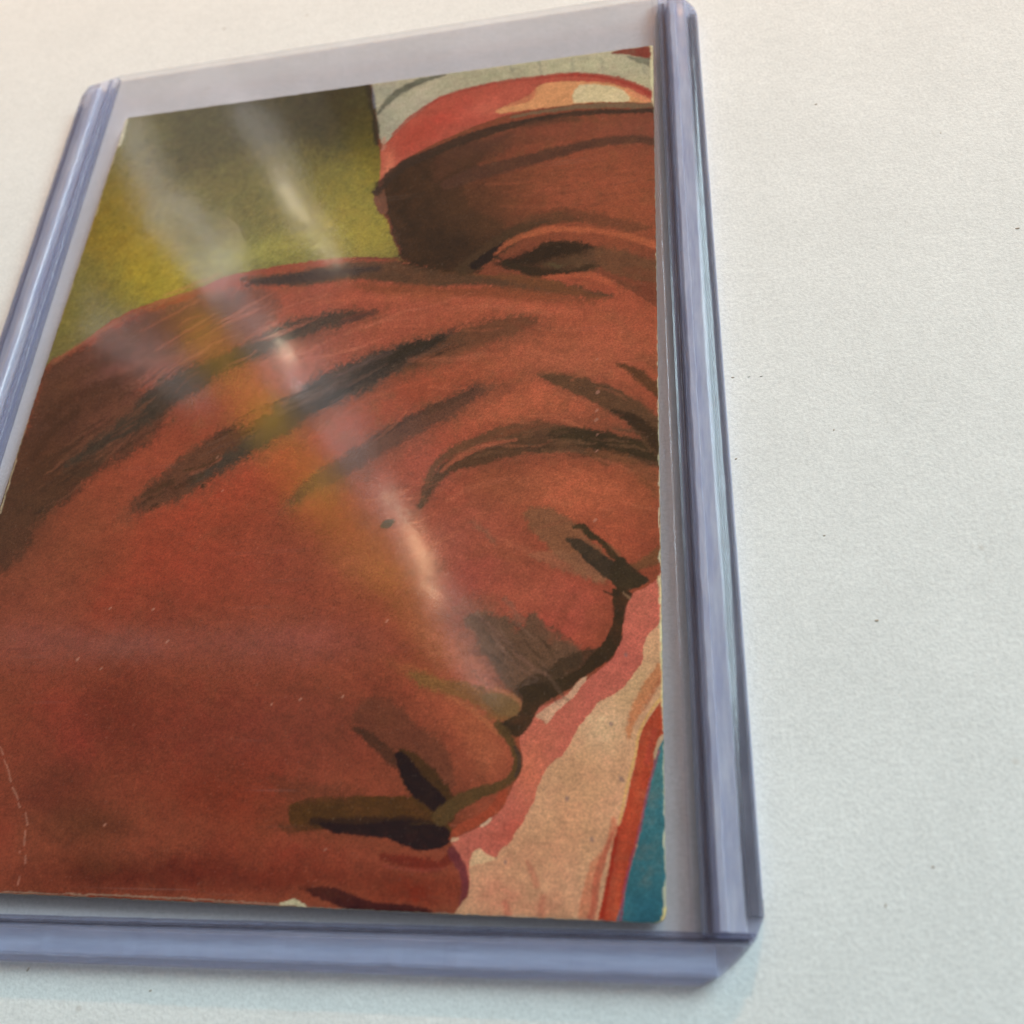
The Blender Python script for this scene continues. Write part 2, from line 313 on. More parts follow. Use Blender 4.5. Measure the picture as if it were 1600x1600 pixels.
# ------------------------------------------------------------------ tabletop
def build_table():
    bm = bmesh.new()
    n = 60; s = 1.2
    bmesh.ops.create_grid(bm, x_segments=n, y_segments=n, size=s / 2)
    o = bm_obj("tabletop", bm, M_PAPER)
    o['kind'] = 'structure'
    o['label'] = 'matt white paper surface with faint mottling and tiny specks'
    # a few lint specks and hairs lying in the paper
    bm = bmesh.new(); rs = np.random.RandomState(4)
    for (x, y, L, w, a) in [(49.21, 30.51, 0.25, 0.2, 0.3), (64.79, 11.58, 0.4, 0.2, 0.1), (38.85, -2.05, 0.3, 0.15, 0.1), (60.24, 24.41, 0.15, 0.12, 1), (48.09, -25.34, 0.3, 0.2, 0.2), (38.58, -10.37, 0.25, 0.15, 0.5), (46.11, -45.62, 0.25, 0.12, 1.3), (-17.29, -51.43, 0.35, 0.15, 1), (49.48, -43.13, 0.2, 0.15, 0), (-21.08, 57.84, 0.4, 0.2, 0.9), (45.01, -17.97, 0.2, 0.12, 0.3), (46.8, -8.19, 0.2, 0.12, 1.3), (-6.7, -52.54, 0.25, 0.12, 0.3), (40.23, -2.12, 0.25, 0.08, 0.05), (41.32, -2.16, 0.3, 0.06, 0.0)]:
        pts = 5
        ring = []
        for i in range(pts):
            t = i / (pts - 1) - .5
            cx = x + L * t * math.cos(a); cy = y + L * t * math.sin(a) + .25 * L * t * t
            ww = w * (1 - (2 * t) ** 4 * .7) / 2
            zz = .03 + .02 * math.cos(t * 3)
            ring.append([bm.verts.new(((cx - ww * math.sin(a)) * MM, (cy + ww * math.cos(a)) * MM, .003 * MM)),
                         bm.verts.new((cx * MM, cy * MM, zz * MM)),
                         bm.verts.new(((cx + ww * math.sin(a)) * MM, (cy - ww * math.cos(a)) * MM, .003 * MM))])
        for p, q in zip(ring, ring[1:]):
            bm.faces.new((p[0], p[1], q[1], q[0])); bm.faces.new((p[1], p[2], q[2], q[1]))
    k = NT("lint_speck"); b = k.n('BsdfPrincipled'); b.inputs['Base Color'].default_value = (.46, .38, .31, 1)
    b.inputs['Roughness'].default_value = .9; k.l(b.outputs[0], k.out.inputs[0])
    sp = bm_obj("lint_specks", bm, k.m, o); sp['kind'] = 'stuff'
    return o
build_table()

# ------------------------------------------------------------------ card with its printed picture
HW, HH = 31.87, 44.40
def outline(n=60):
    """slightly worn card outline, mm"""
    rs = np.random.RandomState(11)
    c = ((-31.87,43.92),(31.88,44.33),(31.82,-44.47),(-31.90,-44.26))          # tl, tr, br, bl
    rad = (.5, .35, .8, .8)
    pts = []
    m = len(c)
    for i in range(m):
        p = np.array(c[i]); a = np.array(c[i - 1]); b = np.array(c[(i + 1) % m])
        da = (a - p) / np.linalg.norm(a - p); db = (b - p) / np.linalg.norm(b - p)
        s, e = p + da * rad[i], p + db * rad[i]
        for t in (0, .25, .5, .75, 1):
            pts.append((1 - t) ** 2 * s + 2 * t * (1 - t) * p + t * t * e)
        q = b + (p - b) / np.linalg.norm(p - b) * rad[(i + 1) % m]
        for k in range(1, n):
            w = e + (q - e) * k / n
            pts.append(w + rs.randn(2) * .025)
    return np.array(pts)

PX = 10.0          # vertices per millimetre of print
def paint():
    nx, ny = int(2 * HW * PX) + 1, int(2 * HH * PX) + 1
    xs = np.linspace(-HW, HW, nx, dtype=np.float32); ys = np.linspace(-HH, HH, ny, dtype=np.float32)
    X, Y = np.meshgrid(xs, ys)
    C = np.zeros((ny, nx, 3), np.float32)
    N1 = vnoise(X.shape, 60, 1, 4, .7); N2 = vnoise(X.shape, 60, 2, 4, .7); M = vnoise(X.shape, 45, 3, 4, .75)
    G = vnoise(X.shape, 230, 5, 3, .8)
    def streaks(ang, lx, ly, seed):
        """noise stretched along a direction, like bristle marks"""
        t = math.radians(ang); a = X * math.cos(t) + Y * math.sin(t); b = -X * math.sin(t) + Y * math.cos(t)
        b = b + .5 * N1
        tab = np.random.RandomState(seed).rand(256, 256).astype(np.float32) * 2 - 1
        out = 0
        for k, amp in ((1, 1.), (2, .7), (4.1, .5)):
            p = a * k / lx + 100; q = b * k / ly + 100
            pi = np.floor(p).astype(int); qi = np.floor(q).astype(int); fp = p - pi; fq = q - qi
            fp = fp * fp * (3 - 2 * fp); fq = fq * fq * (3 - 2 * fq)
            g = lambda i, j: tab[(qi + j) % 256, (pi + i) % 256]
            out = out + amp * ((g(0, 0) * (1 - fp) + g(1, 0) * fp) * (1 - fq) + (g(0, 1) * (1 - fp) + g(1, 1) * fp) * fq)
        return out / 1.5
    def lin(c): return np.array(c, np.float32)
    def box(x0, x1, y0, y1, pad):
        i0 = max(0, int((x0 - pad + HW) * PX)); i1 = min(nx, int((x1 + pad + HW) * PX) + 2)
        j0 = max(0, int((y0 - pad + HH) * PX)); j1 = min(ny, int((y1 + pad + HH) * PX) + 2)
        return (slice(j0, j1), slice(i0, i1)) if i1 > i0 and j1 > j0 else None
    def smooth_path(P, closed, k=4):
        P = np.asarray(P, float)
        if len(P) < 3: return P
        n = len(P); out = []
        rng = range(n if closed else n - 1)
        for i in rng:
            if closed: p0, p1, p2, p3 = P[i - 1], P[i], P[(i + 1) % n], P[(i + 2) % n]
            else: p0, p1, p2, p3 = P[max(i - 1, 0)], P[i], P[i + 1], P[min(i + 2, n - 1)]
            for t in np.arange(k) / k:
                out.append(.5 * (2 * p1 + (p2 - p0) * t + (2 * p0 - 5 * p1 + 4 * p2 - p3) * t * t + (3 * p1 - p0 - 3 * p2 + p3) * t ** 3))
        if not closed: out.append(P[-1])
        return np.array(out)
    def apply(sl, a, col):
        a = a[..., None]; C[sl] = C[sl] * (1 - a) + lin(col) * a
    smooth_part = 1.
    clip = None                     # washes after a 'pc' shape stay inside it
    for op in ART:
        if op[0] == 'end': clip = None; continue
        if op[0] == 'n':                # blotchy stipple inside the last clipping shape
            m = 1 if clip is None else clip
            C *= (1 + op[1] * (G * .6 + vnoise(X.shape, 110, 61, 3, .8) * .8) * m)[..., None]
            if op[2]: smooth_part = 1 - (clip if clip is not None else 0)
            continue
        kind, col, al = op[0], op[1], op[2]
        if kind == 'g':
            cx, cy, m00, m01, m10, m11, ext = op[3]
            sl = box(cx, cx, cy, cy, ext)
            if sl is None: continue
            x = X[sl] - cx + .5 * N1[sl]; y = Y[sl] - cy + .5 * N2[sl]
            d = (m00 * x + m01 * y) ** 2 + (m10 * x + m11 * y) ** 2
            apply(sl, al * np.exp(-d * 1.1) * np.clip(1 + .22 * M[sl], 0, 1.3) * (1 if clip is None else clip[sl]), col)
            continue
        P = np.array(op[3]); f, nz = op[4]
        if kind in ('p', 'pc'):
            P = smooth_path(P, True, 3)
            sl = box(P[:, 0].min(), P[:, 0].max(), P[:, 1].min(), P[:, 1].max(), f + nz)
            if sl is None: continue
            x = X[sl] + nz * N1[sl]; y = Y[sl] + nz * N2[sl]
            d = np.full(x.shape, 1e9, np.float32); ins = np.zeros(x.shape, bool)
            for (ax, ay), (bx, by) in zip(P, np.roll(P, -1, 0)):
                ex, ey = bx - ax, by - ay; L = ex * ex + ey * ey + 1e-12
                t = np.clip(((x - ax) * ex + (y - ay) * ey) / L, 0, 1)
                np.minimum(d, (x - ax - t * ex) ** 2 + (y - ay - t * ey) ** 2, out=d)
                if ay != by:
                    ins ^= ((ay > y) != (by > y)) & (x < ex * (y - ay) / (by - ay) + ax)
            d = np.sqrt(d); d[ins] *= -1
        else:
            W = np.array(op[5])
            Q = smooth_path(np.column_stack([P, W]), False, 4)
            P, W = Q[:, :2], Q[:, 2]
            sl = box(P[:, 0].min(), P[:, 0].max(), P[:, 1].min(), P[:, 1].max(), f + nz + W.max())
            if sl is None: continue
            x = X[sl] + nz * N1[sl]; y = Y[sl] + nz * N2[sl]
            d = np.full(x.shape, 1e9, np.float32)
            for i in range(len(P) - 1):
                ax, ay = P[i]; bx, by = P[i + 1]
                ex, ey = bx - ax, by - ay; L = ex * ex + ey * ey + 1e-12
                t = np.clip(((x - ax) * ex + (y - ay) * ey) / L, 0, 1)
                np.minimum(d, np.sqrt((x - ax - t * ex) ** 2 + (y - ay - t * ey) ** 2) - (W[i] + t * (W[i + 1] - W[i])), out=d)
        a = np.clip(.62 - (d + .38 * f * G[sl] + .25 * f * M[sl]) / (f * 1.15), 0, 1); a = a * a * (3 - 2 * a)
        if kind == 'pc': clip = np.zeros(X.shape, np.float32); clip[sl] = a
        apply(sl, al * a * np.clip(1 + .12 * M[sl], .6, 1 / max(al, .01)), col)
    # uneven ink: cloudy mottling plus printing grain
    g1 = vnoise(X.shape, 24, 7, 4, .7)[..., None]; g2 = vnoise(X.shape, 150, 8, 2, .8)[..., None]
    C *= 1 + .07 * g1 + .09 * g2
    # bristle marks follow the sweep of the hair above and the cheek below
    up = np.clip((Y + 8) / 30, 0, 1); C *= (1 + smooth_part * (.15 * streaks(24, 6, .45, 41) * up + .09 * streaks(-20, 5, .6, 42) * (1 - up)))[..., None]
    spk = np.clip(G * 1.6 - 1.15, 0, 1)[..., None]; C += spk * .05 * np.array((1, .8, .6), np.float32)
    C[..., 0] *= 1 + .03 * M; C[..., 1] *= 1 - .03 * M
    return X, Y, np.clip(C, .004, .9)

def build_card():
    t = thing("trading_card", "vintage card printed with a painted red-brown face in a cap, inside the clear sleeve",
              "card", (0.493 * MM, -2.210 * MM, 0.75 * MM), -0.01731)
    X, Y, C = paint()
    ny, nx = X.shape
    # face grid: the rim is pulled onto the worn outline, z slightly cupped
    O = outline()
    u = (X + HW) / (2 * HW); v = (Y + HH) / (2 * HH)
    tl, tr, br, bl = [np.array(c) for c in ((-31.87,43.92),(31.88,44.33),(31.82,-44.47),(-31.90,-44.26))]
    rs = np.random.RandomState(5)
    px = (1 - u) * ((1 - v) * bl[0] + v * tl[0]) + u * ((1 - v) * br[0] + v * tr[0])
    py = (1 - u) * ((1 - v) * bl[1] + v * tl[1]) + u * ((1 - v) * br[1] + v * tr[1])
    # round the corners by pulling grid points inside the corner arcs
    for cx, cy, r in ((tl[0], tl[1], .5), (tr[0], tr[1], .35), (br[0], br[1], .8), (bl[0], bl[1], .8)):
        ox, oy = cx - math.copysign(r, cx), cy - math.copysign(r, cy)
        m = ((px - ox) * math.copysign(1, cx) > 0) & ((py - oy) * math.copysign(1, cy) > 0)
        dx, dy = px[m] - ox, py[m] - oy; q = np.maximum(np.abs(dx), np.abs(dy)); L = np.hypot(dx, dy) + 1e-9
        px[m] = ox + dx * q / L; py[m] = oy + dy * q / L
    edge = np.minimum(np.minimum(u, 1 - u) * 2 * HW, np.minimum(v, 1 - v) * 2 * HH)
    wob = np.exp(-(edge / .25) ** 2)
    px = px + wob * .028 * vnoise(X.shape, 200, 21, 2); py = py + wob * .028 * vnoise(X.shape, 200, 22, 2)
    TH = .45
    pz = TH - .05 * np.exp(-(edge / .12) ** 2) + .003 * vnoise(X.shape, 30, 23, 3)
    V = np.stack([px, py, pz], -1).reshape(-1, 3).astype(np.float32) * MM
    idx = np.arange(nx * ny).reshape(ny, nx)
    F = np.stack([idx[:-1, :-1], idx[:-1, 1:], idx[1:, 1:], idx[1:, :-1]], -1).reshape(-1, 4)
    me = bpy.data.meshes.new("printed_face")
    me.vertices.add(len(V)); me.vertices.foreach_set("co", V.ravel())
    me.loops.add(F.size); me.loops.foreach_set("vertex_index", F.ravel().astype(np.int32))
    me.polygons.add(len(F)); me.polygons.foreach_set("loop_start", np.arange(0, F.size, 4, dtype=np.int32))
    me.update(calc_edges=True)
    ca = me.color_attributes.new("print_colour", 'FLOAT_COLOR', 'POINT')
    ca.data.foreach_set("color", np.concatenate([C.reshape(-1, 3), np.ones((nx * ny, 1), np.float32)], 1).ravel())
    mesh_obj("printed_face", me, M_PRINT, t, True)
    # the board under the print: edge wall and back
    rim = np.concatenate([idx[0, :], idx[1:, -1], idx[-1, -2::-1], idx[-2:0:-1, 0]])
    rim = rim[::2]
    bm = bmesh.new()
    top = [bm.verts.new((V[i][0] * 1.0002, V[i][1] * 1.0002, (TH - .055) * MM)) for i in rim]
    mid = [bm.verts.new((V[i][0] * 1.0006, V[i][1] * 1.0005, .2 * MM)) for i in rim]
    bot = [bm.verts.new((V[i][0], V[i][1], 0)) for i in rim]
    n = len(rim)
    for i in range(n):
        j = (i + 1) % n
        bm.faces.new((bot[i], bot[j], mid[j], mid[i])); bm.faces.new((mid[i], mid[j], top[j], top[i]))
    bm.faces.new(bot[::-1])
    bm_obj("card_stock", bm, M_STOCK, t)

# ------------------------------------------------------------------ clear rigid holder
def plate(name, x0, x1, y0, y1, z0, z1, mat, parent, warp=0., seed=0):
    """thin sheet of vinyl, top side very slightly uneven"""
    nx, ny = 48, 64
    nz = vnoise((ny + 1, nx + 1), 3, seed, 2) * warp
    bm = bmesh.new(); T = []; B = []
    for j in range(ny + 1):
        tr = []; br = []
        for i in range(nx + 1):
            x = x0 + (x1 - x0) * i / nx; y = y0 + (y1 - y0) * j / ny
            e = min(i, nx - i, 4) / 4. * min(j, ny - j, 4) / 4.
            w = float(nz[j, i]) * e
            tr.append(bm.verts.new((x * MM, y * MM, (z1 + w) * MM))); br.append(bm.verts.new((x * MM, y * MM, (z0 + w) * MM)))
        T.append(tr); B.append(br)
    for j in range(ny):
        for i in range(nx):
            bm.faces.new((T[j][i], T[j][i + 1], T[j + 1][i + 1], T[j + 1][i]))
            bm.faces.new((B[j][i], B[j + 1][i], B[j + 1][i + 1], B[j][i + 1]))
    for i in range(nx):
        bm.faces.new((T[0][i], B[0][i], B[0][i + 1], T[0][i + 1])); bm.faces.new((T[ny][i], T[ny][i + 1], B[ny][i + 1], B[ny][i]))
    for j in range(ny):
        bm.faces.new((T[j][0], T[j + 1][0], B[j + 1][0], B[j][0])); bm.faces.new((T[j][nx], B[j][nx], B[j + 1][nx], T[j + 1][nx]))
    return bm_obj(name, bm, mat, parent, smooth=True)

RAIL = [(33.9,.02),(33.9,1.86),(34.10,1.80),(34.30,1.20),(34.60,1.15),(34.85,1.75),(35.15,2.08),(35.8,2.22),(36.5,2.14),(37.0,1.98),(37.45,1.78),(37.8,1.5),(38.02,1.1),(38.12,.6),(38.12,.3),(38.1,.02)]
BRAIL = [(47.8,.02),(47.8,1.9),(47.98,1.84),(48.1,1.3),(48.35,1.3),(48.6,1.85),(49.0,1.95),(49.6,1.9),(50.2,1.7),(50.6,1.3),(50.8,.9),(50.9,.45),(50.9,.02)]
def fine(prof, k=4):
    P = [np.array(p, float) for p in prof]; out = []; n = len(P)
    for i in range(n):
        p0, p1, p2, p3 = P[i - 1], P[i], P[(i + 1) % n], P[(i + 2) % n]
        sharp = i in (0, n - 1, 1, n - 2)
        if sharp: out.append(p1); continue
        for t in np.arange(k) / k:
            out.append(.5 * (2 * p1 + (p2 - p0) * t + (2 * p0 - 5 * p1 + 4 * p2 - p3) * t * t + (3 * p1 - p0 - 3 * p2 + p3) * t ** 3))
    return out

def rail(name, prof, a, b, axis, sign, parent, cuts, seed, voids=()):
    """sweep a profile (across, height) from a to b; voids are air channels inside the rail"""
    st = 60
    wv = vnoise((st + 1, 8), 9, seed, 3)
    bm = bmesh.new()
    def sweep(pr, s0, s1):
        rings = []
        for k in range(st + 1):
            s = s0 + (s1 - s0) * k / st
            ring = []
            for (q, z) in pr:
                top = max(0., min(1., (z - .4) / 1.0))
                qq = q + .022 * float(wv[k, 1]) * top; zz = z + .022 * float(wv[k, 4]) * top
                ring.append(bm.verts.new(((sign * qq) * MM, s * MM, zz * MM) if axis == 'y' else (s * MM, (sign * qq) * MM, zz * MM)))
            rings.append(ring)
        n = len(pr); F = []
        for r0, r1 in zip(rings, rings[1:]):
            for i in range(n):
                j = (i + 1) % n; F.append(bm.faces.new((r0[i], r0[j], r1[j], r1[i])))
        F.append(bm.faces.new(rings[0][::-1])); F.append(bm.faces.new(rings[-1]))
        bmesh.ops.recalc_face_normals(bm, faces=F)
        return F
    sweep(fine(prof), a, b)
    for co, no in cuts:
        cut(bm, (co[0] * MM, co[1] * MM, (co[2] if len(co) > 2 else 0) * MM), (no[0], no[1], no[2] if len(no) > 2 else 0))
    bmesh.ops.recalc_face_normals(bm, faces=bm.faces)
    for vp, s0, s1 in voids:
        F = sweep(fine(vp), s0, s1)
        bmesh.ops.reverse_faces(bm, faces=F)
    return bm_obj(name, bm, M_RAIL, parent, smooth=True, angle=28, recalc=False)

def core(name, x0, x1, z0, z1, a, b, axis, sign, parent, mat, seed):
    """a strip added inside the rail to imitate its refracted and reflected bands"""
    st = 70; wv = vnoise((st + 1, 8), 14, seed, 3)
    bm = bmesh.new(); rings = []
    for k in range(st + 1):
        s = a + (b - a) * k / st
        u0 = x0 + .05 * float(wv[k, 1]); u1 = x1 + .07 * float(wv[k, 3]); zt = z1 + .05 * float(wv[k, 5])
        pts = [(u0, z0), (u0, zt - .08), (u0 + .08, zt), (u1 - .08, zt), (u1, zt - .08), (u1, z0)]
        rings.append([bm.verts.new(((sign * q) * MM, s * MM, z * MM) if axis == 'y' else (s * MM, (sign * q) * MM, z * MM)) for q, z in pts])
    for r0, r1 in zip(rings, rings[1:]):
        for i in range(6):
            j = (i + 1) % 6; bm.faces.new((r0[i], r0[j], r1[j], r1[i]))
    bm.faces.new(rings[0][::-1]); bm.faces.new(rings[-1])
    return bm_obj(name, bm, mat, parent)

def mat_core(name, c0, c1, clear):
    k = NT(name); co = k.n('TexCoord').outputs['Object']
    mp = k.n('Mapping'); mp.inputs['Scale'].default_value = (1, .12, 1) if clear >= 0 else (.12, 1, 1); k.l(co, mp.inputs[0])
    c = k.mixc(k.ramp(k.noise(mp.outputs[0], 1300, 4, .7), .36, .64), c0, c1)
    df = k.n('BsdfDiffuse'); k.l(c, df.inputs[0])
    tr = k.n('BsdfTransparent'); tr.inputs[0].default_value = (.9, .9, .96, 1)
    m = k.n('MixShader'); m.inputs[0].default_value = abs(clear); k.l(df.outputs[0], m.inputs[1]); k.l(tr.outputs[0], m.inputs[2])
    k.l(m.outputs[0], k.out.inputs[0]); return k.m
M_SHADE = mat_core("dark_shade_band", (.14,.13,.16), (.24,.225,.26), .25)  # dark refraction bands of the rail, put into the strip colour
M_SHADE_PALE = mat_core("pale_shade_band", (.36, .39, .54), (.46, .49, .64), .45)  # paler copy for the left rail, whose bands look brighter
M_SHEEN_LOW = mat_core("lower_sheen_band", (.58, .62, .78), (.72, .76, .92), -.35)  # dimmer copy of the painted ridge sheen, for the bottom rail
M_SHEEN = mat_core("sheen_band", (.68,.69,.83), (.97,.97,1.0), .35)  # bright reflection along the ridge, put into the strip colour
CORES = [('shade_band',34.0,34.72,.1,.75,-47.8,48.6),('sheen_band',35.0,36.75,.1,1.2,-47.7,47.8),('sheen_band',35.15,35.75,1.3,1.85,-47.7,47.6),('shade_band',37.0,37.82,.12,.9,-46.6,45.6),('glint_line',37.88,38.02,.12,.9,-45.5,45.2)]
BCORES = [('shade_band',47.9,48.3,.1,.7,-37.0,37.0),('sheen_band',48.6,50.3,.1,.8,-34.75,34.75)]


def corner_cuts(sx):
    p = [(sx * 38.2, -46.3), (sx * 37.5, -47.9), (sx * 36.2, -49.3), (sx * 34.9, -50.3), (sx * 33.4, -51.0)]
    out = []
    for a, b in zip(p, p[1:]):
        d = np.array(b) - np.array(a); d = d / np.linalg.norm(d); n = np.array((d[1], -d[0]))
        if n[1] > 0: n = -n
        if n[0] * sx < 0: n = -n if n[1] > 0 else np.array((abs(n[0]) * sx, n[1]))
        out.append((a, tuple(n)))
    return out

def build_holder():
    t = thing("card_holder", "clear rigid plastic sleeve with thick bluish rails, lying on white paper around the card",
              "card holder", (0, 0, 0), 0)
    plate("back_sheet", -33.86, 33.86, -47.74, 50.9, .2, .72, M_BACK, t, .0, 3)
    plate("front_sheet", -33.86, 33.86, -47.74, 48.35, 1.46, 1.86, M_FRONT, t, .04, 9)
    tl = [((-38.1, 46.0), (-.773, .634)), ((-35.0, 48.6, 1.9), (-.10, .53, .84)), ((-34.9, 50.3), (-.30, .95))]
    tr = [((38.1, 45.9), (.73, .68)), ((35.9, 48.1, 1.9), (.10, .53, .84)), ((35.4, 49.4), (.25, .96))]
    rails = [rail("side_rail", RAIL, -47.86, 50.8, 'y', -1, t, tl + corner_cuts(-1), 31)]
    rails.append(rail("side_rail", RAIL, -47.86, 50.6, 'y', 1, t, tr + corner_cuts(1), 32))
    br = rail("bottom_rail", BRAIL, -38.12, 38.12, 'x', -1, t, corner_cuts(-1) + corner_cuts(1), 33)
    for sg in (-1, 1):                                      # raised bead added to catch a thin highlight line
        bm = bmesh.new(); rings = []; wv = vnoise((91, 4), 30, 90 + sg, 3)
        for k in range(91):
            y = -47.6 + 95.7 * k / 90; cx = 33.28 + .02 * float(wv[k, 1]); rr = .075 * (1 + .35 * float(wv[k, 2]))
            rings.append([bm.verts.new((sg * (cx + rr * math.cos(a)) * MM, y * MM, (1.90 + rr * .8 * math.sin(a) + .06) * MM)) for a in [i * math.pi / 4 for i in range(8)]])
        for r0, r1 in zip(rings, rings[1:]):
            for i in range(8): bm.faces.new((r0[i], r0[(i + 1) % 8], r1[(i + 1) % 8], r1[i]))
        bm.faces.new(rings[0][::-1]); bm.faces.new(rings[-1])
        bm_obj("glint_bead", bm, M_FRONT, t, smooth=True, angle=60)
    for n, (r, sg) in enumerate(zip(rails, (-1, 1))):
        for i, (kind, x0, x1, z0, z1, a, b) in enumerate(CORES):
            if kind == 'glint_line' and sg < 0: continue  # painted glint along the outer edge, right rail only
            shade_mat = M_SHADE if sg > 0 else M_SHADE_PALE
            core(kind, x0, x1, z0, z1, a, b, 'y', sg, r, shade_mat if kind == 'shade_band' else M_SHEEN, 50 + 5 * n + i)
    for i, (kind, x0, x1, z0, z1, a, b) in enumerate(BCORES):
        core(kind, x0, x1, z0, z1, a, b, 'x', -1, br, M_SHADE if kind == 'shade_band' else M_SHEEN_LOW, 70 + i)
    return t
build_holder()

